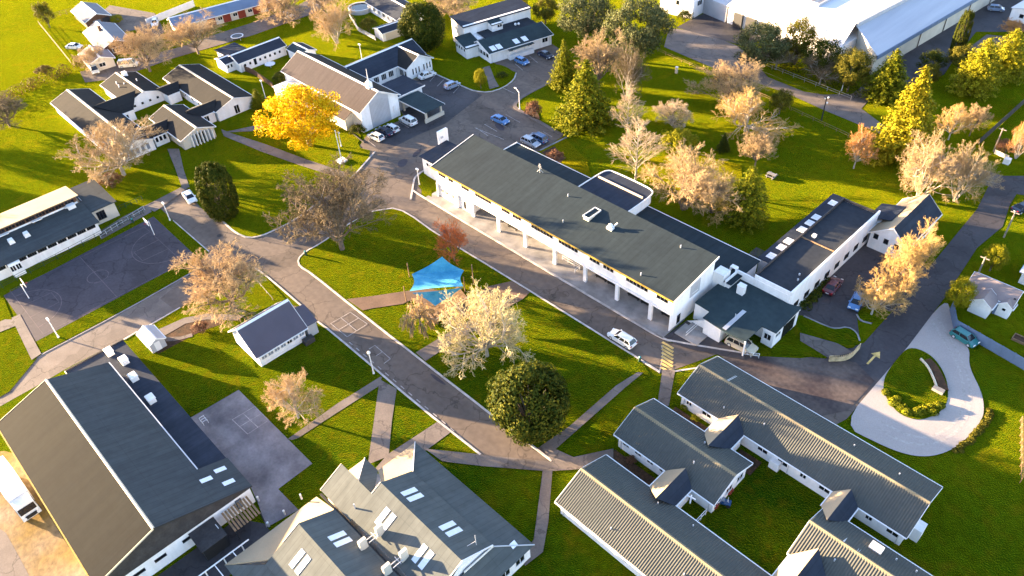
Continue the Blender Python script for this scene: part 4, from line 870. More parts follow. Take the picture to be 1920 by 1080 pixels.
# ================================================================== WAREHOUSES, top right
t = thing('warehouse', 'long warehouse with pale grey roof and cream side wall at the top right', 'warehouse', (4, 140, 0))
def P3(p, z): return (p[0], p[1], z)
A0, A1 = (8.7, 108.2), (14.6, 190.0)
B0, B1 = (-0.2, 115.4), (6.5, 192.0)
roof_face(t, [P3(A0, 5), P3(A1, 5), P3(B1, 6.9), P3(B0, 6.9)], 'roof_ware', .15)
MB().hull([(8.2, 108.6, 0), (14.2, 190, 0), (6.6, 192, 0), (0.2, 115.4, 0)], [(8.2, 108.6, 4.85), (14.2, 190, 4.85), (6.6, 192, 6.6), (0.2, 115.4, 6.6)]).build('wall', 'cream_wall', t)
MB().hull([(8.75, 108.2, 4.1), (14.65, 190, 4.1), (14.65, 190, 5.0), (8.75, 108.2, 5.0)], [(9.0, 108.2, 4.1), (14.9, 190, 4.1), (14.9, 190, 5.06), (9.0, 108.2, 5.06)]).build('fascia', 'fence_blue', t)
MB().hull([(-.25, 115.4, 6.8), (6.45, 192, 6.8), (6.45, 192, 7.9), (-.25, 115.4, 7.9)], [(-.6, 115.4, 6.8), (6.1, 192, 6.8), (6.1, 192, 7.9), (-.6, 115.4, 7.9)]).build('clerestory', 'grey_wall', t)
for k_ in range(6):
    u = .1 + k_ * .15; x = 8.25 + 6.0 * u; y = 108.6 + 81.4 * u
    MB().box(x + .05, x + .16, y, y + .25, 0, 4.1).build('downpipe', 'brown_clad' if k_ % 2 else 'dark_metal', t)
t = thing('white_roof_warehouse', 'wide bright white roofed warehouse behind the dark trees', 'warehouse', (-15, 130, 0))
roof_face(t, [(-34, 112.4, 4.8), (0.2, 107.8, 4.6), (-.7, 115.5, 7.9), (-33, 121, 7.4)], 'roof_store', .15)
roof_face(t, [(-33, 121, 7.41), (-.7, 115.5, 7.91), (6.0, 192, 7.9), (-26, 195, 7.4)], 'roof_store', .15)
MB().hull([(-33.6, 113, 0), (0, 108.6, 0), (5.4, 190, 0), (-26, 194, 0)], [(-33.6, 113, 4.6), (0, 108.6, 4.5), (5.4, 190, 4.6), (-26, 194, 4.6)]).build('wall', 'white', t)
for k_ in range(9):
    x = -21.0 + k_ * .9; y0_ = 118.0 - (x + 21) * .16
    roof_face(t, [(x, y0_ + 4.0, 7.8), (x + .6, y0_ + 3.9, 7.8), (x + 3.0, y0_ + 19.5, 7.95), (x + 2.4, y0_ + 19.6, 7.95)], 'roof_blue' if k_ % 2 else 'roof_greyblue', .04, name='roof_panel')
MB().hull([(-12.6, 118.6, 7.75), (-9.6, 193, 7.75), (-9.6, 193, 8.35), (-12.6, 118.6, 8.35)], [(-12.2, 118.5, 7.75), (-9.2, 193, 7.75), (-9.2, 193, 8.35), (-12.2, 118.5, 8.35)]).build('roof_step', 'grey_wall', t)
for x in (-28.6, -19.5, -6.2): flash(t, x, 114.2 - (x + 34) * .13, 5.75, 120.2 - (x + 33) * .17, 7.5, 'galv', .1)
for x in (-30, -26, -22): MB().hull([(x - 1.4, 112.55 - (x + 34) * .135, 0.05), (x + 1.4, 112.15 - (x + 34) * .135, 0.05), (x + 1.4, 112.15 - (x + 34) * .135, 3.6), (x - 1.4, 112.55 - (x + 34) * .135, 3.6)], [(x - 1.4, 113, 0.05), (x + 1.4, 112.6, 0.05), (x + 1.4, 112.6, 3.6), (x - 1.4, 113, 3.6)]).build('loading_door', 'dark_metal', t)
t = thing('office_block', 'white office block with a tall side window at the top edge beside the warehouses', 'building', (-44, 118, 0))
MB().hull([(-52, 108, 0), (-42.2, 109.3, 0), (-42.5, 116, 0), (-52, 128, 0)], [(-52, 108, 5.6), (-42.2, 109.3, 5.6), (-42.5, 116, 5.6), (-52, 128, 5.6)]).build('wall', 'white', t)
MB().hull([(-42.5, 114.5, 0), (-34.2, 112.9, 0), (-33.8, 122, 0), (-42.5, 124, 0)], [(-42.5, 114.5, 4.4), (-34.2, 112.9, 4.4), (-33.8, 122, 4.4), (-42.5, 124, 4.4)]).build('wall', 'grey_wall', t)
MB().prism([(-52.3, 107.7), (-41.9, 109.0), (-42.2, 116.2), (-52.3, 128.3)], 5.6, 5.75).build('roof', 'roof_store', t)
window(t, '+x', 112.2, 3.6, 2.0, 1.4, -42.15, 1); MB().hull([(-47.2, 108.55, 3.0), (-46.4, 108.66, 3.0), (-46.4, 108.66, 4.2), (-47.2, 108.55, 4.2)], [(-47.2, 108.65, 3.0), (-46.4, 108.76, 3.0), (-46.4, 108.76, 4.2), (-47.2, 108.65, 4.2)]).build('window', 'glass', t)
t = thing('white_unit', 'small white building with one dark window at the top right corner', 'building', (21.55, 159.43, 0), math.radians(-5)); ORG[t.name] = (0, 0, 0)
gable(t, -1.5, 8, -1, 14, 3.2, 4.2, 'y', roof='roof_store', oh=.3, og=.3, cap=None, trim=None); window(t, '-y', 1.2, 1.7, 1.0, .9, -1, 0, 'dark_metal')

# ================================================================== SMALL HOUSES at the right edge
t = thing('little_house', 'small white house with pale pink roof and two front wings behind the blue fence', 'house', (58, 48, 0))
gable(t, 54.6, 61.2, 46.6, 50.6, 2.6, 4.0, 'x', roof='roof_pink', oh=.25, og=.25, cap=None); gable(t, 56.3, 59.1, 44.0, 46.6, 2.5, 3.5, 'y', roof='roof_pink', oh=.25, og=.25, cap=None); gable(t, 59.6, 61.4, 46.0, 47.4, 2.4, 3.1, 'y', roof='roof_pink', oh=.2, og=.2, cap=None)
boxpart(t, 'blue_door', 'fence_blue', 59.25, 59.55, 45.9, 46.59, 0, 2.3); window(t, '-y', 60.5, 1.5, .6, .6, 46.0, 0)
for k_ in range(3): boxpart(t, 'roof_vent', 'dark_metal', 60.9, 61.2, 47.2 + k_ * .8, 47.5 + k_ * .8, 2.9, 3.2)
t = thing('pale_blue_house', 'white house with pale blue roof edge cut off by the right border', 'house', (60.06, 56.39, 0)); ORG[t.name] = ORG[t.name]
ox, oy = ORG[t.name][:2]
gable(t, ox - .6, ox + 6, oy - .5, oy + 5, 2.6, 3.8, 'x', roof='roof_store', oh=.4, og=.4, cap=None, trim='fence_blue')

# ================================================================== GROUND, ROADS, LAWNS
b = MB(); b.add([(-2500, -2500, 0), (2500, -2500, 0), (2500, 2500, 0), (-2500, 2500, 0)], [(0, 1, 2, 3)]); struct(b.build('ground', 'grass'))
AS = 'asphalt'
sheet('road', [(-44.12, -68.06), (-44.02, -61.75), (-44.09, -48.35), (-44.92, -35.47), (-46.65, -30.17), (-36.30, -25.29), (-35.43, -33.17), (-37.73, -41.29), (-37.71, -46.68), (-37.59, -51.10), (-37.89, -60.44), (-37.64, -63.23), (-37.49, -70.18), (-36.89, -74.84), (-44.29, -72.67)], 'path')
sheet('road', [(-68.48, -30.03), (-71.60, -23.35), (-65.00, -22.07), (-56.26, -21.57), (-48.26, -10.92), (-50.79, 3.24), (-55.48, 13.08), (-42.80, 15.61), (-31.93, 6.64), (-32.03, -0.51), (-26.68, -20.48), (-29.48, -23.03), (-35.83, -28.79), (-35.96, -41.79), (-42.54, -42.42), (-44.92, -35.47), (-48.12, -30.24), (-62.34, -30.23)], AS)
sheet('road', [(-39.82, -26.46), (-38.46, -12.55), (-17.26, -19.36), (29.89, -19.20), (29.30, -21.17), (21.40, -27.11), (8.32, -27.56), (-21.27, -28.32)], AS)
sheet('road', [(-49.67, 6.91), (-53.70, 11.74), (-53.99, 20.28), (-49.46, 27.20), (-38.80, 13.72), (-34.15, 7.11), (-18.22, 6.84), (23.10, 7.09), (25.28, 7.20), (26.91, 7.44), (38.19, 13.91), (42.92, 17.70), (45.89, 21.63), (48.57, 22.93), (49.17, 28.30), (48.91, 34.36), (54.24, 42.53), (53.66, 30.92), (53.39, 22.23), (53.36, 11.78), (52.59, 9.29), (42.33, 9.98), (33.57, 10.23), (30.71, 3.15), (29.62, 1.26), (15.58, 1.14), (-3.17, 1.21), (-20.24, 0.91), (-32.59, -0.08), (-38.12, -5.46)], AS)
sheet('car_park', [(-56.97, 9.77), (-60.34, 14.83), (-59.63, 20.97), (-59.22, 24.47), (-66.30, 27.27), (-73.18, 37.29), (-71.92, 43.56), (-58.57, 43.06), (-53.68, 45.07), (-52.52, 48.84), (-53.30, 53.17), (-56.12, 56.69), (-64.33, 56.74), (-60.79, 74.17), (-53.94, 72.41), (-46.14, 63.50), (-45.95, 58.23), (-46.12, 49.04), (-45.09, 44.89), (-43.21, 43.54), (-40.70, 43.42), (-27.02, 41.98), (-26.48, 34.18), (-32.87, 29.20), (-41.24, 27.70), (-40.26, 17.82), (-39.74, 10.28), (-47.12, 9.13)], AS)
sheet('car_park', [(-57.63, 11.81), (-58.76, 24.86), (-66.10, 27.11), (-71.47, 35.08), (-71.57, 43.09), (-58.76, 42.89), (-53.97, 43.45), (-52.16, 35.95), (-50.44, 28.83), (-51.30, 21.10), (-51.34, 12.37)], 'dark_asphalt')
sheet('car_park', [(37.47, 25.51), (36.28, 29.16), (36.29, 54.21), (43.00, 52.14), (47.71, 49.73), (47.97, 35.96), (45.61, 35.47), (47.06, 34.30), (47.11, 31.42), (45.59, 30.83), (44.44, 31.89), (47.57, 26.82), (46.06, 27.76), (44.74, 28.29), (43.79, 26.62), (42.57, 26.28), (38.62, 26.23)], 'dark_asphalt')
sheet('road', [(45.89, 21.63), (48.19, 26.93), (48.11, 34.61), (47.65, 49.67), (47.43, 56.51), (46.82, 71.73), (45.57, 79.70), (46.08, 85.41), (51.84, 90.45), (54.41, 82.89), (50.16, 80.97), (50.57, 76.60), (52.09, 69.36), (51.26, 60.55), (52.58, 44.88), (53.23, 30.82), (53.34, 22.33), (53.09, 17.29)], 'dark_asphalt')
sheet('road', [(-37.39, 90.80), (-43.45, 101.09), (-34.54, 103.95), (-22.83, 102.70), (-8.84, 92.77), (0.96, 91.69), (5.10, 93.19), (9.52, 97.57), (9.39, 104.51), (12.81, 103.98), (14.21, 92.58), (23.46, 87.67), (34.14, 85.11), (46.08, 85.41), (46.14, 80.21), (36.16, 80.44), (21.66, 85.27), (18.61, 85.81), (8.96, 86.88), (-1.82, 88.69), (-6.29, 88.64), (-21.92, 88.79)], 'path')
sheet('yard', [(-42.05, 102.21), (-42.27, 110.10), (-41.60, 115.25), (-27.72, 118.16), (-20.98, 112.40), (-21.62, 103.69), (-33.78, 102.86)], 'dark_asphalt')
sheet('yard', [(10.13, 106.84), (9.17, 124.98), (10.39, 165.39), (9.14, 176.46), (23.03, 187.31), (25.60, 153.44), (16.87, 146.38), (19.07, 128.59), (20.64, 119.07), (18.41, 110.36), (13.11, 105.92)], 'dark_asphalt')
sheet('wet_patch', [(32.62, 5.50), (34.36, 9.77), (38.19, 13.91), (43.15, 17.31), (46.32, 20.84), (49.26, 22.40), (52.90, 20.80), (52.79, 13.31), (50.63, 9.99), (42.33, 9.98)], 'wet_asphalt')
sheet('yard', [(-180.39, 4.67), (-184.24, 8.94), (-166.62, 15.13), (-150.74, 10.83), (-148.48, 5.79), (-158.86, 6.62), (-160.14, 3.23)], AS)
sheet('road', [(-144.15, -16.07), (-140.70, -3.86), (-137.42, 9.04), (-137.57, 18.73), (-136.49, 29.88), (-137.05, 46.31), (-140.98, 56.49), (-135.66, 60.66), (-128.00, 45.91), (-128.52, 26.07), (-130.33, 14.83), (-132.13, 4.86), (-132.39, -5.11), (-133.80, -13.31), (-136.70, -17.65)], AS)
sheet('yard', [(19.07, 128.59), (19.43, 146.39), (24.82, 148.74), (26.49, 144.17), (21.63, 134.44)], AS)

def lawn(poly, m='lawn', k=None, it=1):
    """a grass bed raised behind its kerb"""
    LAYER[0] += 0.004
    return sheet('lawn', poly, m, 0.075 + LAYER[0] * .2)
lawn(smooth([(-33.83, -20.45), (-34.72, -18.18), (-34.60, -15.15), (-35.42, -9.84), (-36.08, -3.18), (-33.49, 0.75), (-30.50, 1.77), (-20.49, 1.12), (-3.38, 1.40), (15.26, 1.50), (29.55, 1.48), (27.94, -4.55), (26.69, -15.05), (26.13, -20.33), (25.85, -21.08), (12.61, -21.09), (-15.30, -21.11), (-28.85, -20.91), (-31.86, -21.27)], True, 1))
lawn(smooth([(-52.82, 11.08), (-47.99, 1.24), (-46.15, -7.37), (-44.48, -14.55), (-44.66, -18.53), (-44.96, -21.22), (-46.20, -23.19), (-49.30, -24.00), (-55.12, -23.80), (-61.11, -24.69), (-66.90, -23.75), (-71.17, -22.97), (-82.72, -19.10), (-88.65, -17.92), (-89.06, -1.94), (-83.63, 0.45), (-85.27, 12.93), (-71.96, 15.86), (-61.25, 14.05), (-57.51, 9.60)], True, 1))
lawn([(-37.85, -27.29), (-36.94, -26.86), (-32.90, -26.71), (-20.46, -26.88), (-19.53, -27.07), (-20.26, -27.74), (-23.22, -27.48), (-26.01, -28.42), (-28.08, -36.29), (-32.97, -38.69), (-34.70, -41.85), (-35.40, -46.75), (-37.14, -46.67), (-37.60, -41.16), (-38.67, -31.36)])
lawn([(-17.71, -27.45), (-17.25, -27.04), (-8.16, -26.99), (8.18, -27.15), (21.19, -26.82), (17.05, -30.01), (15.11, -31.23), (12.47, -34.70), (10.16, -37.49), (10.74, -48.95), (5.77, -49.05), (5.72, -43.51), (-13.69, -43.68), (-12.26, -50.35), (-14.14, -51.05), (-20.95, -50.17), (-37.04, -51.25), (-33.91, -48.36), (-33.08, -46.94), (-32.89, -42.76), (-31.53, -39.46), (-27.33, -36.12), (-15.85, -39.51), (-15.03, -31.75)])
sheet('lawn', [(-39.41, -69.57), (-39.45, -68.16), (-43.68, -62.54), (-56.37, -62.25), (-57.83, -67.05), (-41.36, -73.53)], 'lawn', .09)
sheet('lawn', [(-59.32, -63.19), (-63.92, -61.19), (-56.23, -62.13), (-56.20, -64.19)], 'lawn', .09)
sheet('court_verge', [(-64.24, -60.91), (-65.07, -59.19), (-67.33, -42.34), (-69.12, -32.51), (-62.38, -31.64), (-62.34, -30.23), (-48.12, -30.24), (-45.07, -35.60), (-44.36, -48.41), (-44.28, -61.82), (-47.99, -61.35)], 'lawn', .085)
sheet('court', [(-64.00, -61.07), (-66.55, -32.28), (-48.59, -32.54), (-47.72, -61.27)], 'court', .095)
sheet('paved_square', [(-13.69, -43.68), (-14.05, -51.10), (-15.92, -55.12), (-9.76, -55.71), (3.00, -51.34), (5.78, -51.94), (9.77, -53.07), (10.54, -48.82), (5.87, -48.95), (5.72, -43.51)], 'pave_grey', .13)
sheet('lawn', [(6.25, -53.24), (5.78, -51.94), (10.52, -51.82), (13.02, -55.03), (12.67, -59.24), (9.85, -61.96)], 'lawn', .088)
sheet('lawn', [(36.44, 16.55), (38.48, 18.43), (38.73, 21.80), (41.39, 21.12), (45.89, 21.63), (45.69, 20.12), (39.33, 15.86)], 'lawn', .088)
lawn(smooth([(38.68, 26.13), (42.51, 26.39), (43.74, 26.88), (44.74, 28.45), (46.30, 28.29), (47.57, 26.82), (47.56, 24.22), (45.42, 24.07), (39.43, 23.72)], True, 1))
lawn(smooth([(44.44, 31.89), (45.54, 30.94), (47.05, 31.53), (47.32, 32.90), (47.08, 35.31), (45.55, 35.58), (44.35, 34.48)], True, 1))
lawn([(31.00, 2.25), (33.19, 6.03), (33.93, 1.73), (35.41, -1.92), (34.21, -3.04)])
lawn(smooth([(-64.30, 52.16), (-63.59, 56.96), (-59.10, 57.23), (-55.51, 55.71), (-54.29, 53.06), (-53.69, 49.27), (-55.24, 45.85), (-57.79, 44.41), (-62.07, 46.57)], True, 2))
lawn([(-72.62, 44.50), (-77.59, 55.04), (-63.59, 56.96), (-64.30, 52.16), (-62.29, 47.12), (-58.97, 43.42)])
sheet('lawn', [(-26.48, 34.18), (-26.87, 41.82), (-16.94, 38.09), (-11.00, 32.92), (-14.23, 32.61), (-19.41, 31.18)], 'lawn_worn', .088)
# white gravel drive round the planted island
drive = smooth([(53.23, 30.82), (52.63, 44.76), (55.04, 41.61), (56.84, 38.46), (59.07, 36.67), (60.18, 35.45), (60.85, 33.43), (61.96, 31.61), (64.32, 28.99), (65.74, 26.48), (66.50, 24.00), (66.33, 19.40), (65.55, 15.81), (63.98, 13.05), (61.68, 11.46), (58.42, 10.74), (53.33, 10.37), (53.29, 22.42)], False, 2)
sheet('gravel_drive', drive, 'gravel', .10)
isl = smooth([(53.33, 30.61), (55.87, 31.16), (57.99, 30.06), (59.92, 28.04), (61.26, 25.59), (62.06, 23.03), (61.75, 20.55), (60.54, 18.02), (58.33, 17.22), (56.16, 18.29), (54.55, 19.86), (53.46, 22.58), (53.19, 26.77)], True, 2)
sheet('drive_island', isl, 'lawn', .15)
# paths
for pl in ([(-0.15, -27.15), (1.18, -28.67), (0.82, -36.07), (0.60, -42.42), (0.26, -43.25), (-0.34, -43.56), (-0.59, -35.09)], [(0.16, -27.89), (3.55, -27.31), (7.80, -31.52), (12.31, -35.58), (11.37, -38.39), (6.62, -33.93)], [(12.65, -27.22), (15.42, -26.94), (15.32, -31.40), (14.03, -36.82), (12.73, -38.52), (11.99, -35.52)],
           [(14.90, -31.43), (21.14, -26.87), (29.12, -20.99), (30.56, -18.56), (33.52, -13.84), (34.64, -15.18), (33.05, -17.86), (32.38, -19.54), (30.06, -22.09), (29.14, -22.95), (22.80, -27.92), (18.32, -31.10)], [(28.91, -22.71), (29.83, -21.84), (34.89, -27.99), (37.22, -31.39), (36.95, -34.14), (35.81, -33.90), (35.23, -30.92)],
           [(26.13, -20.33), (26.69, -15.05), (26.60, -4.97), (27.22, -0.83), (27.91, -0.33), (27.80, -4.13), (27.91, -14.42), (27.96, -19.22), (30.56, -18.56), (29.12, -20.99)], [(29.57, 2.09), (30.94, 3.36), (34.43, -2.84), (33.24, -3.96)], [(-0.14, -20.66), (0.20, -14.96), (0.82, -8.07), (2.87, -8.22), (2.47, -16.37), (2.36, -20.80)],
           [(-88.77, -18.61), (-86.74, -16.85), (-77.71, -20.27), (-70.66, -22.53), (-71.48, -23.76), (-79.03, -21.42)], [(-87.41, -6.25), (-84.26, -5.72), (-73.37, -2.95), (-61.34, -0.51), (-49.96, 2.38), (-49.57, 0.11), (-60.83, -2.82), (-71.70, -5.27), (-84.09, -7.41)], [(-85.87, -7.09), (-82.76, -0.07), (-78.93, 6.70), (-77.43, 5.75), (-81.33, -2.27)], [(-35.40, -46.75), (-34.70, -41.85), (-32.85, -38.76), (-30.58, -36.85), (-27.68, -34.54), (-27.45, -36.05), (-31.53, -39.46), (-33.24, -42.40), (-33.08, -46.94)],
           [(-33.31, -46.82), (-30.94, -44.30), (-30.33, -42.75), (-29.50, -42.98), (-30.66, -45.36), (-32.25, -47.15)], [(-56.79, -62.11), (-56.67, -60.76), (-44.15, -61.70), (-43.83, -63.31)], [(-57.58, -65.45), (-57.20, -63.01), (-56.23, -62.13), (-54.15, -62.30), (-54.81, -66.31)], [(-71.31, -32.05), (-72.02, -23.72), (-70.64, -23.01), (-68.13, -30.20), (-67.90, -31.43)], [(-71.02, -36.56), (-71.43, -31.44), (-68.30, -31.79), (-66.99, -42.48), (-69.68, -41.78)],
           [(-64.22, 52.99), (-63.75, 54.91), (-57.27, 50.58), (-53.88, 48.75), (-54.66, 46.34), (-58.67, 49.41)], [(40.21, 22.37), (45.42, 24.07), (48.05, 23.93), (45.86, 20.42), (41.10, 20.85)]):
    sheet('path', pl, 'path', .10 + LAYER[0] * .25); LAYER[0] += .004
for pl in ([(-18.38, -20.74), (-15.69, -17.20), (-12.27, -12.26), (-9.93, -12.66), (-10.44, -15.09), (-13.23, -19.04), (-14.12, -20.56)], [(-12.52, -12.86), (-10.68, -9.72), (-3.33, -6.64), (-3.12, -2.47), (-1.17, 1.15), (3.09, 1.18), (3.39, -0.87), (2.74, -6.32), (-1.44, -11.84), (-5.60, -13.96)]):
    sheet('path', pl, 'brown_path' if pl[0][0] < -8 else 'path', .10 + LAYER[0] * .25); LAYER[0] += .004
sheet('walkway', [(-31.5, 7.3), (25.6, 7.3), (25.6, 13), (-31.5, 13)], 'concrete', .13)
sheet('walkway', [(25.6, 7.3), (30, 8.2), (37, 11.8), (37, 12.6), (26, 13)], 'dark_asphalt', .125)
sheet('lawn', smooth([(-38.94, 12.28), (-38.34, 13.33), (-30.12, 8.24), (-31.99, 8.04), (-35.21, 8.66), (-37.15, 9.98)], True, 1), 'lawn', .14)
sheet('garden_bed', smooth([(-42.33, 45.91), (-41.64, 47.81), (-38.14, 45.60), (-35.27, 43.64), (-37.19, 43.25), (-40.24, 43.81)], True, 1), 'garden_soil', .1)
sheet('garden_bed', [(-25.94, 34.10), (-25.43, 37.61), (-20.66, 35.39), (-19.81, 32.40)], 'garden_soil', .098)
sheet('garden_bed', smooth([(-32.61, -47.16), (-33.92, -42.34), (-30.97, -38.60), (-28.16, -37.22), (-29.71, -41.18), (-29.93, -46.64), (-30.04, -49.28)], True, 1), 'garden_soil', .105)
sheet('garden_bed', [(33.8, -16.8), (45.4, -16.8), (45.4, -13.8), (33.8, -13.8)], 'garden_soil', .098)
sheet('garden_bed', [(35.2, -5.1), (41.6, -5.1), (41.6, -2.3), (35.2, -2.3)], 'garden_soil', .098)
sheet('garden_bed', [(45.8, -5.1), (49.0, -5.1), (49, -2.3), (45.8, -2.3)], 'garden_soil', .098)
sheet('lawn', [(49.1, -16.6), (58.0, -16.6), (58.0, -2.3), (49.1, -2.3)], 'lawn', .096)
sheet('garden_bed', [(-8.81, 45.16), (-3.37, 53.93), (7.46, 56.69), (16.76, 43.28), (12.09, 39.13), (4.76, 37.65), (-2.82, 40.10)], 'lawn_worn', .09)
sheet('dirt_yard', smooth([(-30.49, -75.30), (-27.29, -71.65), (-24.02, -71.67), (-11.15, -72.03), (-0.39, -71.83), (4.18, -72.08), (-5.39, -84.05)], True, 1), 'dirt', .09)
sheet('path', [(-16.41, -77.59), (-14.03, -76.91), (-7.66, -76.90), (-2.81, -77.00), (-5.18, -81.13)], 'path', .097)
sheet('yard', [(5.9, -66), (12.2, -66), (12.2, -53.0), (9, -53.0), (5.9, -55)], 'dark_asphalt', .097)

# kerbs
kerb([(-33.08, 4.90), (-36.91, 8.67), (-38.40, 10.16), (-38.98, 11.47), (-39.22, 13.36)], .35); kerb([(-35.13, 7.23), (-32.50, 7.11), (-18.46, 7.07), (23.02, 7.19), (25.21, 7.29), (26.77, 7.63), (38.13, 14.00)], .35)
kerb([(-33.49, 0.75), (-30.50, 1.77), (-20.49, 1.12), (-3.38, 1.40), (15.26, 1.50), (29.55, 1.48)]); kerb([(-33.49, 0.75), (-36.08, -3.18), (-35.42, -9.84), (-34.60, -15.15), (-34.72, -18.18), (-33.83, -20.45), (-31.86, -21.27), (-28.85, -20.91), (-15.30, -21.11), (12.61, -21.09), (28.90, -20.96)])
kerb([(-52.82, 11.08), (-47.99, 1.24), (-46.15, -7.37), (-44.48, -14.55), (-44.66, -18.53), (-44.96, -21.22), (-46.20, -23.19), (-49.30, -24.00), (-55.12, -23.80)]); kerb([(-37.85, -27.29), (-36.94, -26.86), (-32.90, -26.71), (-20.46, -26.88), (-19.53, -27.07), (-19.91, -27.76)])
kerb([(-16.76, -28.60), (-17.71, -27.45), (-17.25, -27.04), (-8.16, -26.99), (8.18, -27.15), (21.19, -26.82)]); kerb([(29.62, 1.26), (27.43, 5.16), (26.38, 6.02)], .15, .04, m='line_paint')
kerb([(-37.46, -46.62), (-37.72, -41.10)], .25, .1); kerb([(-37.40, -51.09), (-37.51, -48.70)], .25, .1); kerb([(-62.34, -30.23), (-48.12, -30.24)], .2, .1); kerb([(-44.92, -35.47), (-44.09, -48.35), (-44.02, -61.75)], .2, .08, m='concrete')
kerb([(-71.80, 43.28), (-58.77, 43.24), (-56.79, 43.50), (-53.68, 45.07), (-52.71, 49.03), (-53.70, 53.56), (-55.92, 56.49)], .3, .12); kerb([(-46.23, 58.71), (-46.31, 49.22), (-45.27, 45.40), (-43.56, 43.89), (-40.88, 43.59), (-27.26, 42.07)], .9, .1, m='path'); kerb([(-26.06, 41.94), (-26.63, 34.33)], .4, .15, m='concrete')
kerb([(38.68, 26.13), (42.51, 26.39), (43.74, 26.88), (44.74, 28.45), (46.30, 28.29), (47.57, 26.82)], .25, .12, m='concrete'); kerb([(44.44, 31.89), (45.54, 30.94), (47.05, 31.53)], .25, .12, m='concrete')
kerb([(30.90, 2.89), (33.19, 6.03)], .25, .1); 
kerb([(30.54, 1.83), (33.55, -3.39)], .15, .115, m='line_paint')
kerb([(-57.63, 11.81), (-63.08, 12.48)], .2, .2, m='dark_clad')

# painted markings
segs = []
for k in range(7):
    segs.append([(24.2 + 0 * k, 0), (24.2, 0)])
cw0, cw1 = (27.09, 6.68), (30.09, 2.42)
segs = []
for k in range(8):
    u = k / 7.0; x = cw0[0] * (1 - u) + cw1[0] * u; y = cw0[1] * (1 - u) + cw1[1] * u
    segs.append([(x - 1.05, y), (x + 1.05, y)])
marks('crossing', segs, .42, 'yellow_paint', .07)
marks('road_arrow', [[(50.58, 23.19), (50.62, 25.56)]], .3, 'yellow_paint', .075)
a0, a1 = Vector((50.67, 25.46)), Vector((50.77, 26.75)); d = (a1 - a0); nn = Vector((-d.y, d.x)) * .55
b = MB(); b.add([(*(a0 + nn), .0755), (*(a0 - nn), .0755), (*a1, .0755)], [(0, 1, 2)]); struct(b.build('road_arrow', 'yellow_paint'))
def line(*pl): return list(pl)
bays = []
for (p, q) in (((-68.87, 39.80), (-70.15, 42.41)), ((-65.54, 39.34), (-66.90, 42.54)), ((-59.89, 39.50), (-61.37, 42.83)), ((-62.70, 39.59), (-64.00, 42.42)), ((-43.64, 34.33), (-39.13, 33.95)), ((-43.48, 36.95), (-38.85, 36.59)), ((-43.78, 32.07), (-39.32, 31.41)), ((-43.12, 40.41), (-38.11, 39.98)), ((-31.56, 40.45), (-28.54, 40.09)),
               ((-60.18, 65.28), (-55.77, 63.82)), ((-59.66, 59.83), (-55.73, 58.51)), ((-57.73, 12.90), (-54.50, 12.49)), ((-59.28, 22.52), (-55.19, 22.30)), ((-44.05, 31.84), (-35.56, 32.59)), ((-52.90, 48.87), (-48.48, 48.76))):
    bays.append([p, q])
marks('bay_lines', bays, .13, 'line_paint', .068)
dash = []
for k in range(16):
    p = Vector((-9.73, -26.37)).lerp(Vector((20.42, -26.70)), k / 16); q = Vector((-9.73, -26.37)).lerp(Vector((20.42, -26.70)), (k + .45) / 16); dash.append([tuple(p), tuple(q)])
marks('road_dashes', dash, .14, 'line_paint', .066)
h = []
for a, c in (((651,632),(689,608)), ((620,607),(657,586)), ((635,619),(672,597)), ((620,607),(650,632)), ((639,596),(668,620)), ((657,586),(689,608))): pass
marks('hopscotch', [[(-10.97, -25.90), (-10.96, -21.93)], [(-15.51, -25.94), (-15.31, -22.17)], [(-13.30, -25.92), (-13.18, -22.11)], [(-15.51, -25.94), (-10.97, -25.90)], [(-15.43, -24.00), (-11.09, -24.05)], [(-15.31, -22.17), (-10.96, -21.93)],
                    [(-6.16, -24.03), (-2.07, -24.15)], [(-6.16, -24.03), (-6.18, -25.16)], [(-2.07, -24.15), (-1.99, -25.44)], [(-4.17, -24.08), (-4.17, -25.32)]], .1, 'line_paint', .064)
for p, r in (((-51.5, -52.5), 1),): pass
# court lines
def ring2(c, r, a0=0, a1=2 * math.pi, n=28): return [(c[0] + r * math.cos(a0 + (a1 - a0) * k / n), c[1] + r * math.sin(a0 + (a1 - a0) * k / n)) for k in range(n + 1)]
ccx, ccy = -56.57, -47.40
cs = [ring2((ccx, ccy), 1.8), [(ccx - 8, ccy), (ccx + 8, ccy)], [(ccx - 8, ccy - 12.4), (ccx + 8, ccy - 12.4), (ccx + 8, ccy + 12.4), (ccx - 8, ccy + 12.4), (ccx - 8, ccy - 12.4)],
      ring2((ccx, ccy + 12.4), 5.6, math.pi, 2 * math.pi), ring2((ccx, ccy - 12.4), 5.6, 0, math.pi), [(ccx - 2, ccy + 12.4), (ccx - 1.8, ccy + 7.5), (ccx + 1.8, ccy + 7.5), (ccx + 2, ccy + 12.4)], [(ccx - 2, ccy - 12.4), (ccx - 1.8, ccy - 7.5), (ccx + 1.8, ccy - 7.5), (ccx + 2, ccy - 12.4)]]
marks('court_lines', cs, .1, 'court_paint', .1)
marks('square_lines', [[(-9.23, -47.24), (-9.05, -43.69), (-5.27, -43.66), (-5.25, -47.04), (-9.23, -47.24)], [(-7.29, -47.14), (-7.14, -43.67)], [(-9.15, -45.56), (-5.29, -45.39)]], .09, 'line_paint', .135)
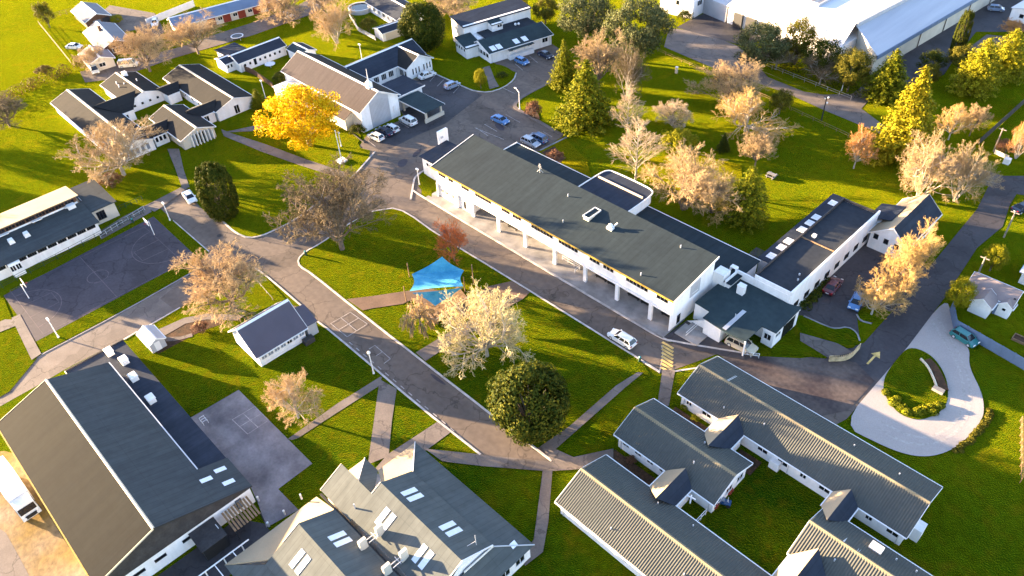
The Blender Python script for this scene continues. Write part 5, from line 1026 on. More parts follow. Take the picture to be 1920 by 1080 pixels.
# drain covers and patches on the road
for i, (x, y) in enumerate(((-51.15, -26.54), (0.49, 0.27), (-43.19, 8.31), (27.40, -18.52))): MB().tube((x, y, .02), (x, y, .125 if i in (1, 3) else .062), .45, n=14).build('drain_cover', 'dark_metal')['kind'] = 'structure'
sheet('tar_patch', smooth([(-45.82, 11.62), (-46.12, 13.27), (-44.85, 13.83), (-43.41, 11.83), (-43.94, 10.56)], True, 1), 'court', .062); sheet('tar_patch', smooth([(-45.48, 15.20), (-46.46, 17.16), (-46.26, 18.75), (-45.27, 17.35), (-44.48, 15.25)], True, 1), 'court', .062)
sheet('tar_patch', smooth([(4.63, -21.97), (5.47, -21.63), (8.35, -21.69), (8.00, -22.02), (6.21, -22.25)], True, 1), 'court', .062); sheet('tar_patch', smooth([(-42.27, 35.81), (-40.92, 36.96), (-38.04, 35.48), (-39.19, 34.49)], True, 1), 'court', .0625)

# ================================================================== VEHICLES
def paint(name, col, metal=0.0): 
    m = plain(name, col, 0.28, metal); m.node_tree.nodes['Principled BSDF'].inputs['Coat Weight'].default_value = 0.6; return m
M['p_white'] = paint('p_white', (0.75, 0.75, 0.74)); M['p_silver'] = paint('p_silver', (0.42, 0.44, 0.48), .4); M['p_navy'] = paint('p_navy', (0.012, 0.02, 0.05)); M['p_blue'] = paint('p_blue', (0.02, 0.07, 0.18)); M['p_midblue'] = paint('p_midblue', (0.07, 0.19, 0.42))
M['p_maroon'] = paint('p_maroon', (0.10, 0.006, 0.012)); M['p_beige'] = paint('p_beige', (0.62, 0.52, 0.36)); M['p_teal'] = paint('p_teal', (0.02, 0.16, 0.16)); M['p_ltblue'] = paint('p_ltblue', (0.30, 0.38, 0.52), .2); M['p_cream'] = paint('p_cream', (0.62, 0.58, 0.48))
def car(kind, label, loc, rot, col, group='parked cars', cat='car'):
    """car along local +x (nose), about real size; body > nothing, glasshouse panes, wheels > rims, lamps"""
    L, Wd, Hh, cab = {'sedan': (4.6, 1.76, 1.43, (-1.75, -1.0, .55, 1.3)), 'hatch': (4.0, 1.7, 1.48, (-1.93, -1.5, .5, 1.2)), 'suv': (4.75, 1.86, 1.72, (-2.3, -1.9, .6, 1.25)), 'wagon': (4.7, 1.78, 1.5, (-2.28, -1.8, .5, 1.25)), 'van': (4.9, 1.88, 2.0, (-2.4, -2.3, 1.3, 1.9))}[kind]
    o = thing('car' if cat == 'car' else cat.replace(' ', '_'), label, cat, (loc[0], loc[1], .065), rot, group)
    h = L / 2; belt = .92 if kind not in ('suv', 'van') else 1.05; g = .22
    prof = [(-h, .45), (-h + .04, .78), (-h + .18, belt - .03), (cab[0] + .02, belt), (cab[3], belt), (h - .45, belt - .16), (h - .08, belt - .3), (h, .5), (h - .06, g + .08), (h - .3, g), (-h + .3, g), (-h + .05, g + .1)]
    b = MB(); ws = Wd / 2
    def loop(y, s): return [(x * s, y, z if z > .5 else z) for x, z in prof]
    ys = [(-ws, .965), (-ws + .1, .99), (-ws + .25, 1.0), (ws - .25, 1.0), (ws - .1, .99), (ws, .965)]
    n = len(prof)
    for y, s in ys: b.v.extend((x * s, y, (z - .03 if abs(y) == ws and z > .7 else z)) for x, z in prof)
    for i in range(len(ys) - 1): b.f.extend((i * n + j, i * n + (j + 1) % n, (i + 1) * n + (j + 1) % n, (i + 1) * n + j) for j in range(n))
    b.f.append(tuple(range(n - 1, -1, -1))); b.f.append(tuple(range((len(ys) - 1) * n, len(ys) * n)))
    b.build('body', col, o, local=True)
    # glasshouse: dark glass box with painted roof and pillars
    wi, wr = ws - .09, ws - .27
    A = [(cab[0] + .06, -wi, belt - .02), (cab[3] - .03, -wi, belt - .02), (cab[3] - .03, wi, belt - .02), (cab[0] + .06, wi, belt - .02)]
    B_ = [(cab[1], -wr, Hh - .06), (cab[2], -wr, Hh - .06), (cab[2], wr, Hh - .06), (cab[1], wr, Hh - .06)]
    MB().hull(A, B_).build('windows', 'glass', o, local=True)
    b = MB(); e = .03
    b.hull([(cab[1] - e, -wr - e, Hh - .09), (cab[2] + e, -wr - e, Hh - .09), (cab[2] + e, wr + e, Hh - .09), (cab[1] - e, wr + e, Hh - .09)], [(cab[1] + .12, -wr + .1, Hh), (cab[2] - .12, -wr + .1, Hh), (cab[2] - .12, wr - .1, Hh), (cab[1] + .12, wr - .1, Hh)])
    b.build('roof', col, o, local=True)
    for sy in (-1, 1):
        pil = [((cab[3] - .02, sy * (wi + .005), belt), (cab[2], sy * (wr + .015), Hh - .07), .045), ((cab[0] + .08, sy * (wi + .005), belt), (cab[1], sy * (wr + .015), Hh - .07), .07)]
        for t_ in (.36, .68) if kind != 'hatch' else (.45,):
            pil.append(((cab[0] + (cab[3] - cab[0]) * t_, sy * (wi + .012), belt), (cab[1] + (cab[2] - cab[1]) * t_, sy * (wr + .02), Hh - .07), .045))
        for a_, c_, r_ in pil: MB().tube(a_, c_, r_, n=5).build('pillar', col, o, local=True)
    R_ = .31 if kind in ('hatch', 'sedan', 'wagon') else .36
    for sx in (-h + .85, h - .82):
        for sy in (-1, 1):
            b = MB(); y0, y1 = sorted((sy * (ws - .2), sy * (ws + .015))); b.tube((sx, y0, R_), (sx, y1, R_), R_, n=14); w = b.build('wheel', 'tyre', o, local=True)
            y2 = sy * (ws + .016); b = MB(); b.tube((sx, y2, R_), (sx, y2 + sy * .015, R_), R_ * .62, n=10); b.build('rim', 'galv', w, local=True)
    for sy in (-1, 1):
        b = MB(); b.box(h - .13, h - .02, sy * (ws - .28) - .2, sy * (ws - .28) + .2, .60, .74); b.build('headlight', 'lamp_white', o, local=True)
        b = MB(); b.box(-h + .0, -h + .1, sy * (ws - .2) - .14, sy * (ws - .2) + .14, .68, .86); b.build('tail_light', 'red_lens', o, local=True)
        b = MB(); b.box(cab[3] - .35, cab[3] - .18, sy * (ws + .08) - .1, sy * (ws + .08) + .1, belt - .02, belt + .14); b.build('mirror', col, o, local=True)
    b = MB(); b.box(h - .03, h + .01, -.45, .45, .34, .5); b.build('grille', 'black', o, local=True)
    b = MB(); b.box(-h - .008, -h + .04, -.26, .26, .50, .61); b.build('number_plate', 'lamp_white', o, local=True)
    if kind in ('suv', 'wagon'):
        b = MB()
        for sy in (-1, 1): b.tube((cab[1] + .25, sy * (wr - .05), Hh + .04), (cab[2] - .2, sy * (wr - .05), Hh + .04), .02, n=5)
        b.build('roof_rail', 'galv', o, local=True)
    return o
PI = math.pi
car('wagon', 'white station wagon driving past the lawn in front of the pillared building', (21.41, 2.68), PI, 'p_white', 'cars on the roads')
car('sedan', 'white sedan at the road end beside the dark column shaped tree', (-66.61, -24.48), -.15, 'p_white', 'cars on the roads')
G1 = 'cars parked by the church'
car('hatch', 'small white hatchback nearest the lawn in the row before the church', (-56.85, 14.54), PI + .1, 'p_white', G1); car('sedan', 'dark navy car between two white cars before the church', (-57.25, 17.19), PI + .1, 'p_navy', G1)
car('hatch', 'white hatchback just right of the navy car before the church', (-57.18, 19.06), PI + .05, 'p_white', G1); car('suv', 'white estate car with dark windows parked right beside the carport', (-56.95, 23.57), PI, 'p_white', G1)
car('sedan', 'white sedan parked against the end of the parish hall', (-71.14, 40.84), PI/2 - .15, 'p_white', G1); car('hatch', 'pale blue silver hatchback in the bays before the parish hall', (-62.34, 41.31), PI/2 - .1, 'p_ltblue', G1)
G2 = 'cars parked by the glazed veranda'
car('hatch', 'bright mid blue car parked below the veranda skylights', (-58.54, 61.14), -.05, 'p_midblue', G2); car('sedan', 'black car at the far end of the veranda car park', (-56.52, 67.50), -.1, 'p_navy', G2)
G3 = 'cars in the bays behind the main building'
car('sedan', 'metallic blue sedan alone in the middle of the bays', (-41.61, 37.30), .02, 'p_midblue', G3); car('suv', 'dark blue estate car parked next to a silver one', (-29.72, 37.05), PI, 'p_blue', G3); car('wagon', 'silver grey wagon beside the dark blue estate car', (-29.86, 34.92), 0, 'p_silver', G3)
car('suv', 'beige van like car parked half under the carport roof', (35.37, 13.72), .08, 'p_beige'); car('sedan', 'maroon red sedan parked in the shade below the wing wall', (38.64, 34.97), PI/2 + .1, 'p_maroon'); car('hatch', 'bright blue hatchback parked under the golden bare trees', (43.20, 33.94), -PI/2 + .2, 'p_midblue')
car('hatch', 'teal green car parked against the blue board fence', (58.53, 37.24), -.2, 'p_teal')
G4 = 'vehicles by the far houses'
car('van', 'cream van parked nearest the hedge by the linked quad', (-141.05, -13.10), -.3, 'p_cream', G4, 'van'); car('wagon', 'white estate car beside the cream van', (-143.01, -10.29), -.25, 'p_white', G4); car('van', 'pale pinkish van standing alone on the drive near the quad', (-136.74, -5.92), .9, 'p_cream', G4, 'van')
car('wagon', 'white car parked at the end of the motel block', (-158.19, 11.48), -.5, 'p_white', G4); car('sedan', 'small white car in the grass yard by the field fence', (-160.34, -11.02), .6, 'p_white', G4); car('hatch', 'pale pink car half hidden by the bare tree near the top lawn', (-131.67, 39.05), .4, 'p_cream', G4)
car('sedan', 'dark car cut by the right edge near the yellow shrub', (52.76, 76.55), 1.2, 'p_navy'); car('hatch', 'hazy light blue car standing behind the long warehouse', (15.34, 162.41), .4, 'p_ltblue')
# truck at the lower left
o = thing('box_truck', 'white box body truck parked on bare dirt beside the sports hall', 'truck', (-18.08, -73.68, .1), .04)
MB().box(-5.0, 2.6, -1.2, 1.2, 1.0, 3.7).build('cargo_box', 'white', o, local=True); MB().box(-4.9, 4.6, -.9, .9, .55, .997).build('chassis', 'dark_metal', o, local=True)
MB().hull([(2.7, -1.15, .6), (4.75, -1.15, .6), (4.75, 1.15, .6), (2.7, 1.15, .6)], [(2.7, -1.1, 3.0), (4.3, -1.1, 3.0), (4.3, 1.1, 3.0), (2.7, 1.1, 3.0)]).build('cab', 'p_white', o, local=True)
MB().hull([(4.68, -1.0, 1.7), (4.68, 1.0, 1.7), (4.45, 1.0, 2.6), (4.45, -1.0, 2.6)], [(4.72, -1.0, 1.7), (4.72, 1.0, 1.7), (4.49, 1.0, 2.6), (4.49, -1.0, 2.6)]).build('windscreen', 'glass', o, local=True)
for sy in (-1, 1):
    MB().box(3.2, 4.2, sy * 1.13 - .03, sy * 1.13 + .03, 1.7, 2.5).build('side_window', 'glass', o, local=True); MB().box(4.72, 4.8, sy * .85 - .2, sy * .85 + .2, .8, 1.05).build('headlight', 'lamp_white', o, local=True)
    for x in (-3.6, -2.5, 3.4): 
        b = MB(); y0, y1 = sorted((sy * .8, sy * 1.2)); b.tube((x, y0, .48), (x, y1, .48), .48, n=14); b.build('wheel', 'tyre', o, local=True)
MB().box(4.72, 4.78, -.7, .7, .7, 1.25).build('grille', 'black', o, local=True)
# mobility scooter and planters at the corner of the short block
o = thing('garden_buggy', 'small dark blue buggy standing on the grass at the short block corner', 'buggy', (48.90, -10.93, .1), .4)
b = MB(); b.box(-.9, .9, -.4, .4, .3, .55); b.box(-.85, -.2, -.38, .38, .55, .8); b.build('body', 'p_blue', o, local=True); MB().box(-.5, .1, -.3, .3, .8, .95).build('seat', 'pale_glass', o, local=True); b = MB(); b.tube((.6, 0, .5), (.45, 0, 1.1), .04); b.tube((.45, -.35, 1.1), (.45, .35, 1.1), .04); b.build('handlebar', 'galv', o, local=True)
for x in (-.65, .65):
    for y in (-.42, .42): MB().tube((x, y - .07, .25), (x, y + .07, .25), .25, n=12).build('wheel', 'tyre', o, local=True)
for (x, y), lab in (((48.40, -12.16), 'red flower tub at the fence end beside the buggy'), ((48.50, -9.16), 'red flower tub against the short block wall above the buggy')):
    o = thing('flower_tub', lab, 'planter', (x, y, .1), 0, 'red flower tubs')
    MB().tube((0, 0, 0), (0, 0, .5), .35, .45, 10).build('pot', 'red_door', o, local=True); b = MB(); random.seed(int(x * 10)); [b.ball((random.uniform(-.4, .4), random.uniform(-.4, .4), random.uniform(.5, .85)), .16, 6, 4) for _ in range(14)]; b.build('flowers', 'red_door', o, local=True)

# ================================================================== POLES, LAMPS, SMALL THINGS
def lamp(label, x, y, h, group='lamp posts', head='ball'):
    o = thing('lamp_post', label, 'lamp post', (x, y, 0), 0, group)
    b = MB(); b.tube((0, 0, 0), (0, 0, h), .11, .07, 8); b.tube((0, 0, 0), (0, 0, .35), .18, .16, 8); b.build('pole', 'white_trim', o, local=True)
    if head == 'ball': b = MB(); b.ball((0, 0, h + .18), .26, 10, 6); b.build('lamp_head', 'lamp_white', o, local=True)
    elif head == 'arm':
        b = MB(); b.tube((0, 0, h), (-1.6, .6, h + .25), .06, .05, 6); b.build('arm', 'white_trim', o, local=True); b = MB(); b.box(-2.1, -1.5, .5, .75, h + .2, h + .32); b.build('lamp_head', 'lamp_white', o, local=True)
    else:
        b = MB(); b.box(-.35, .35, -.15, .15, h, h + .25); b.build('lamp_head', 'lamp_white', o, local=True)
    return o
lamp('white lamp post with a ball head on the kerb below the hopscotch squares', -1.45, -27.77, 4.4); lamp('white floodlight post at the near side of the court', -45.96, -58.32, 4.0, head='flood'); lamp('white lamp post by the kerb at the far end of the main building', -35.83, 9.37, 3.6, head='flood')
lamp('tall white lamp post with a bent arm at the car park corner', -42.42, 44.21, 4.2, head='arm'); lamp('white post at the far corner of the court near the junction', -62.99, -30.58, 3.9, head='flood'); lamp('thin white lamp post between the quad and the bungalow garden', -92.92, 8.55, 4.4, head='flood')
lamp('yellow lit lamp post on the lawn behind the parish hall', -91.89, 36.37, 4.0, head='flood'); lamp('small white lamp on the path behind the church trees', -60.18, 7.58, 3.3, head='flood') ; lamp('small globe lamp on a dark post in front of the warehouse trees', 7.03, 97.46, 3.2)
o = thing('flagpole', 'tall white flagpole on a square base near the yellow autumn tree', 'flagpole', (-55.07, 4.12, .1)); MB().box(-.9, .9, -.9, .9, 0, .35).build('base', 'white_trim', o, local=True); b = MB(); b.tube((0, 0, .35), (0, 0, 7.2), .13, .06, 8); b.ball((0, 0, 7.25), .12); b.build('pole', 'white_trim', o, local=True)
M['bark2'] = mat('bark2', (0.26, 0.22, 0.18), 0.9, scale=2, var=0.15, fine=0.2)
for (x, y), lab, h_, m_ in (((10.34, 82.58), 'dark power pole with two lights by the back road', 5.6, 'dark_metal'), ((41.50, 93.07), 'pale power pole with a crossarm at the top of the right road', 5.2, 'bark2'), ((53.37, 66.41), 'pale leaning power pole behind the yellow shrub at the right', 5.5, 'bark2'), ((54.27, 52.57), 'pale pole behind the little pink roofed house', 4.5, 'bark2')):
    o = thing('power_pole', lab, 'power pole', (x, y, 0), 0, 'power poles'); MB().tube((0, 0, 0), (0, 0, h_), .15, .11, 8).build('pole', m_, o, local=True); MB().box(-.7, .7, -.06, .06, h_ - .35, h_ - .22).build('crossarm', m_, o, local=True)
    for dx in (-.6, .6): MB().tube((dx, 0, h_ - .2), (dx, 0, h_ - .05), .04, n=6).build('insulator', 'dark_metal', o, local=True)
    if h_ == 5.6:
        for q in ((.35, 0, 5.5), (-.3, .1, 5.1), (.3, .1, 4.2)): b = MB(); b.ball(q, .22); b.build('lamp_head', 'lamp_white', o, local=True)
    if h_ == 5.6: MB().tube((0, 0, h_ - .1), (-38 if h_ == 5.6 else -30, 5 if h_ == 5.6 else -40, h_ - .6), .012, n=3).build('wire', 'dark_metal', o, local=True)
# netball goals
for (x, y), lab in (((-60.67, -34.84), 'white goal board post at the far end of the court'), ((-59.81, -58.18), 'white goal board post at the near end of the court')):
    o = thing('goal_post', lab, 'goal post', (x, y, .1), 0, 'court goals'); b = MB(); b.tube((0, 0, 0), (0, 0, 3.2), .08, n=8); b.build('post', 'white_trim', o, local=True); sgn = -1 if y > -40 else 1; MB().box(-.9, .9, sgn * .45 - .04, sgn * .45 + .04, 2.7, 3.8).build('backboard', 'white_trim', o, local=True); b = MB(); ribbon(b, [(.23 * math.cos(a), sgn * .75 + .23 * math.sin(a)) for a in [k * PI / 4 for k in range(8)]], .04, 2.95, 3.0, True); b.build('hoop', 'red_lens', o, local=True); MB().tube((0, 0, 2.9), (0, sgn * .45, 3.1), .05, n=6).build('bracket', 'white_trim', o, local=True)
# railings of the ramp beside the classroom, and court fence
def rail_fence(label, p, q, step, h, mp, name='railing', cat='railing', mats=('galv',), rails=2, z=0.0):
    p, q = Vector(p), Vector(q); o = thing(name, label, cat, (p.x, p.y, z)); L_ = (q - p).length; n = max(2, int(L_ / step)); d = (q - p)
    me = None
    for k in range(n + 1):
        c = d * (k / n)
        if me is None: ob = MB().box(-.04, .04, -.04, .04, 0, h).build('post', mp, o, local=True); me = ob.data
        else: ob = bpy.data.objects.new('post', me); S.collection.objects.link(ob); ob.parent = o
        ob.location = (c.x, c.y, 0)
    for r in range(rails): MB().tube((0, 0, h * (r + 1) / rails), (d.x, d.y, h * (r + 1) / rails), .035, n=5).build('rail', mp, o, local=True)
    return o
rail_fence('grey handrail on the grass side of the classroom ramp', (-67.49, -42.27), (-69.89, -32.48), 1.2, 1.1, 'galv'); rail_fence('dark green handrail nearer the classroom along the ramp', (-73.59, -38.14), (-73.65, -31.20), 1.0, 1.1, 'green_fence')
rail_fence('low dark green mesh fence along the far side of the court', (-65.95, -62.85), (-68.82, -33.20), 2.4, 1.3, 'green_fence', 'court_fence', 'fence', rails=3)
rail_fence('wooden post and wire fence along the edge of the bright field', (-186.56, -11.34), (-150.53, -15.70), 1.8, 1.1, 'timber', 'field_fence', 'fence', rails=3); rail_fence('timber fence behind the brown house at the field corner', (-188.39, -6.31), (-187.43, -0.94), 1.4, 1.4, 'timber', 'field_fence', 'fence', rails=3)
rail_fence('long dark post and rail fence along the park lawn by the back road', (-42.11, 88.17), (2.76, 82.55), 2.6, .9, 'timber', 'park_fence', 'fence'); rail_fence('second stretch of dark fence running towards the orange tree', (3.38, 82.15), (17.87, 79.75), 2.6, .9, 'timber', 'park_fence', 'fence')
rail_fence('pale wire fence along the grass bank under the warehouse trees', (-19.30, 97.75), (10.67, 94.64), 3, 1.0, 'pale_bark', 'bank_fence', 'fence'); rail_fence('thin wire fence leading from the road lawn to the cottage', (-36.89, -28.38), (-27.58, -29.32), 2, .6, 'concrete', 'lawn_edging', 'edging', rails=1)
rail_fence('timber rail fence along the right edge of the picture', (70.15, 27.05), (73.76, 17.03), 1.3, 1.1, 'timber', 'edge_fence', 'fence')
def board_fence(label, pts, h, m, step=1.8, group=None, name='board_fence'):
    o = thing(name, label, 'fence', (*pts[0], 0), 0, group)
    for i in range(len(pts) - 1):
        p, q = Vector(pts[i]) - Vector(pts[0]), Vector(pts[i + 1]) - Vector(pts[0]); d = (q - p); n = max(1, round(d.length / step)); u = d.normalized(); w = Vector((-u.y, u.x)) * .03
        for k in range(n):
            a = p + d * (k / n) + u * .05; c = p + d * ((k + 1) / n) - u * .05
            MB().hull([(*(a - w), 0.03), (*(c - w), 0.03), (*(c + w), 0.03), (*(a + w), 0.03)], [(*(a - w), h), (*(c - w), h), (*(c + w), h), (*(a + w), h)]).build('panel', m, o, local=True)
            MB().box(a.x - u.x * .05 - .06, a.x - u.x * .05 + .06, a.y - u.y * .05 - .06, a.y - u.y * .05 + .06, 0, h + .08).build('post', m, o, local=True)
    return o
board_fence('long blue board fence dividing the drive from the right hand garden', [(54.4, 42.3), (56.5, 38.6), (67.0, 37.0), (76, 35.6)], 1.9, 'fence_blue'); board_fence('white panel fence in front of the motel block', [(-159.34, 9.58), (-161.74, 25.71)], 1.9, 'fence_white', 2.4)
board_fence('reddish timber fence round the shaded bungalow garden', [(-111.84, 12.73), (-105.99, 13.32), (-95.70, 12.61)], 1.5, 'brown_clad', 1.8); board_fence('dark fence down the narrow alley at the upper right', [(38.78, 115.88), (38.35, 93.54)], 1.6, 'dark_clad', 2.4); board_fence('pale low wall beside the road at the alley mouth', [(41.88, 92.34), (44.71, 91.69)], .9, 'cream_wall', 2)
board_fence('grey garden wall around the pool villa lawn', [(-118.28, 51.22), (-107.60, 46.63), (-98.63, 45.90)], 1.2, 'grey_wall', 2.5)
o = tag(MB().box(62.0, 63.1, 87.0, 88.0, 0, 1.1).build('utility_box', 'white_trim'), 'small white utility box on the grass by the right road', 'box'); o.location = (44.84 - 62.5, 90.28 - 87.5, 0)
# sign wall at the corner
o = thing('corner_fence', 'pale yellow curved picket sign wall at the road corner', 'sign', (46.24, 19.89, .1))
line_ = smooth([(0, 0), (48.27 - 46.24, 21.91 - 19.89), (48.25 - 46.24, 25.16 - 19.89)], False, 2)
ribbon(MB(), line_, .2, 0, .75).build('base', 'stone_sign', o, local=True)
for i in range(24):
    k = i / 23 * (len(line_) - 1); j = min(int(k), len(line_) - 2); c = Vector(line_[j]).lerp(Vector(line_[j + 1]), k - j); MB().box(c.x - .05, c.x + .05, c.y - .05, c.y + .05, .75, 1.15).build('picket', 'stone_sign', o, local=True)
rail_fence('white pipe barrier at the kerb beside the carport', (36.59, 12.42), (38.49, 13.59), 1.4, 1.0, 'white_trim', 'barrier', 'barrier')
# curved planter on the drive island and hedge bank
o = thing('curved_planter', 'curved stone edged planter on the drive island', 'planter', (57.75, 28.84, .15))
oc = (57.75, 28.84)
pl = [(p[0] - oc[0], p[1] - oc[1]) for p in smooth([(55.69, 29.09), (57.00, 28.43), (58.44, 26.93), (59.94, 25.03)], False, 2)]
ribbon(MB(), pl, .22, 0, .28).build('kerb', 'cream_trim', o, local=True); ribbon(MB(), [(p[0] + .75, p[1] + .35) for p in pl], 1.1, 0, .3).build('soil', 'garden_soil', o, local=True); MB().box(pl[-1][0] - .6, pl[-1][0] + .9, pl[-1][1] - .6, pl[-1][1] + .2, 0, .45).build('end_stone', 'concrete', o, local=True)
# raised timber bed in the right garden, washing things, hydrants
o = thing('garden_bed_frame', 'timber framed garden bed on the shaded lawn at the right edge', 'planter', (64.80, 42.72, 0)); MB().box(-1.2, 1.5, -.6, .6, 0, .3).build('soil', 'garden_soil', o, local=True)
for a in ((-1.3, 1.6, -.7, -.6), (-1.3, 1.6, .6, .7), (-1.3, -1.2, -.6, .6)): MB().box(*a, 0, .42).build('plank', 'timber', o, local=True)
for (x, y), lab in (((26.04, 1.16), 'little green hydrant post on the kerb across from the white station wagon'), ((-67.66, -35.89), 'green bin on the grass strip beside the ramp'), ((-33.72, -18.72), 'bright green post under the big grey tree')):
    o = thing('hydrant', lab, 'hydrant', (x, y, .1), 0, 'green posts'); MB().tube((0, 0, 0), (0, 0, .8), .22, .18, 8).build('post', 'green_fence', o, local=True); b = MB(); b.ball((0, 0, .82), .2, 8, 5); b.build('cap', 'teal_paint', o, local=True)
o = thing('marker_post', 'yellow lit white marker post on the park lawn by the dark fence', 'post', (-26.37, 81.04, 0)); MB().box(-.25, .25, -.25, .25, 0, 1.5).build('post', 'cream_trim', o, local=True); MB().box(-.3, .3, -.3, .3, 1.5, 1.58).build('cap', 'white_trim', o, local=True)
o = thing('picnic_table', 'grey picnic table on the shaded park lawn', 'table', (14.05, 56.87, 0)); MB().box(-.9, .9, -.4, .4, .7, .76).build('top', 'concrete', o, local=True)
for s_ in (-1, 1): MB().box(-.9, .9, s_ * .75 - .13, s_ * .75 + .13, .42, .47).build('seat', 'concrete', o, local=True); MB().box(s_ * .6 - .05, s_ * .6 + .05, -.8, .8, 0, .7).build('leg', 'concrete', o, local=True)
o = thing('garden_furniture', 'white garden table with chairs under a white cover on the bungalow lawn', 'table', (-106.54, 18.30, 0)); b = MB(); b.prism(ring2((0, 0), 1.35, n=10)[:-1], 1.0, 1.12); b.build('cover', 'fence_white', o, local=True); MB().tube((0, 0, 0), (0, 0, 1.0), .1).build('pedestal', 'galv', o, local=True)
o = thing('bike_rack', 'small white metal rack on the grey paved square', 'rack', (-12.25, -50.61, .13)); 
for k in range(3): b = MB(); b.tube((k * .5, 0, 0), (k * .5, 0, .8), .04); b.tube((k * .5, 0, .8), (k * .5, .7, .8), .04); b.tube((k * .5, .7, .8), (k * .5, .7, 0), .04); b.build('hoop', 'fence_white', o, local=True)
for (x, y), lab in (((9.89, -50.41), 'white topped bollard at the near end of the paved square by the left hall'), ((9.88, -52.75), 'white topped bollard on the paving nearest the rail fence'), ((5.60, -51.67), 'white topped bollard by the corner of the sports hall wall')):
    o = thing('bollard', lab, 'bollard', (x, y, .13), 0, 'bollards'); MB().tube((0, 0, 0), (0, 0, .8), .12, n=8).build('post', 'galv', o, local=True); b = MB(); b.ball((0, 0, .85), .16); b.build('cap', 'lamp_white', o, local=True)

# ================================================================== SHADE SAIL and deck
o = thing('shade_sail', 'two piece bright blue shade sail stretched over the seating deck', 'shade sail', (-5.65, -11.41, 0))
oc = (-5.65, -11.41)
def sailmesh(corners, sag, mname, cv=(1, 1, 1, 1)):
    b = MB(); n = 10
    (p0, p1, p2, p3) = [Vector(c) for c in corners]; idx = {}
    for i in range(n + 1):
        for j in range(n + 1):
            u, v = i / n, j / n; q = p0.lerp(p1, u).lerp(p3.lerp(p2, u), v)
            # edges curve inwards, the middle sags
            c = (p0 + p1 + p2 + p3) / 4; e = 4 * u * (1 - u) * ((1 - v) * cv[0] * (v < .5) * (1 - 2 * v) / max(1 - v, .01) + cv[1] * max(0, 2 * v - 1)) + 4 * v * (1 - v) * (cv[2] * max(0, 1 - 2 * u) + cv[3] * max(0, 2 * u - 1)); q = q.lerp(c, .13 * e)
            q.z -= sag * 16 * u * (1 - u) * v * (1 - v) * .25
            idx[i, j] = len(b.v); b.v.append((q.x - oc[0], q.y - oc[1], q.z))
    for i in range(n):
        for j in range(n): b.f.append((idx[i, j], idx[i + 1, j], idx[i + 1, j + 1], idx[i, j + 1]))
    ob = b.build('sail', mname, o, local=True)
    for p_ in ob.data.polygons: p_.use_smooth = True
    return ob
L_ = Vector((*(-11.83, -11.44), 3.5)); R2_ = Vector((*(-6.56, -4.58), 3.0))
sailmesh([(*(-9.23, -6.70), 5.8), tuple(R2_), tuple((L_ + R2_) / 2), tuple(L_)], .8, 'sail', (1, 0, 1, 0))
sailmesh([tuple(L_), tuple(R2_), (*(-2.03, -8.55), 4.7), (*(-7.25, -15.32), 5.0)], 2.2, 'sail', (0, 1, 1, 1))
sailmesh([(*(-7.29, -14.96), 4.4), (*(-1.81, -8.85), 4.8), (*(-3.09, -10.22), 3.0), (*(-4.02, -13.13), 2.3)], 1.2, 'sail')
for (px_, py_), h_ in (((-15.03, -9.92), 3.2), ((-10.50, -14.25), 3.4), ((-5.60, -3.61), 4.2), ((-5.05, -6.05), 3.4), ((-10.22, -4.61), 3.6)):
    MB().tube((px_ - oc[0], py_ - oc[1], 0), (px_ - oc[0], py_ - oc[1], h_), .09, n=7).build('post', 'timber', o, local=True)
o = thing('timber_deck', 'timber seating deck with slatted rail fence under the blue shade sail', 'deck', (-5.78, -11.53, .1))
oc2 = (-5.78, -11.53)
c0, c1, c2 = [Vector((p[0] - oc2[0], p[1] - oc2[1])) for p in ((-6.41, -13.85), (-2.53, -14.85), (-2.84, -7.09))]
for k in range(9):
    a = c0.lerp(c1, k / 9); w = (c1 - c0) * .095; d = (c2 - c1)
    MB().hull([(*a, .1), (*(a + w), .1), (*(a + w + d), .1), (*(a + d), .1)], [(*a, .32), (*(a + w), .32), (*(a + w + d), .32), (*(a + d), .32)]).build('plank', 'timber', o, local=True)
for z in (.5, .8, 1.1):
    for p, q in ((c0, c1), (c1, c2)): MB().tube((*p, z), (*q, z), .06, n=4).build('rail', 'timber' if z != 1.1 else 'pale_bark', o, local=True)
for p in (c0, c1, c2, c1.lerp(c2, .33), c1.lerp(c2, .66)): MB().box(p.x - .07, p.x + .07, p.y - .07, p.y + .07, 0, 1.25).build('post', 'timber', o, local=True)
for k in range(2):
    a = c1.lerp(c2, .1) + (c0 - c1) * (.3 + .25 * k); d = (c2 - c1) * .6; w = (c0 - c1).normalized() * .4
    MB().hull([(*a, .65), (*(a + w), .65), (*(a + w + d), .65), (*(a + d), .65)], [(*a, .72), (*(a + w), .72), (*(a + w + d), .72), (*(a + d), .72)]).build('seat', 'timber', o, local=True)

trk = [smooth([(53.19, 38.30), (56.58, 35.14), (59.78, 32.15), (62.57, 27.75), (64.03, 23.84), (64.09, 20.11), (62.90, 16.29), (60.48, 14.50), (56.79, 14.50)], False, 2), smooth([(53.70, 39.40), (57.32, 35.82), (60.38, 32.71), (63.20, 28.35), (64.83, 23.95), (65.03, 19.52), (63.57, 15.24), (60.59, 13.03), (56.70, 13.16)], False, 2)]
M['gravel_worn'] = mat('gravel_worn', (0.33, 0.295, 0.265), 0.9, scale=0.5, col2=(0.375, 0.335, 0.305), fine=0.2, fscale=3)
for q in trk: struct(ribbon(MB(), q, .42, .1045, .1045).build('wheel_track', 'gravel_worn'))


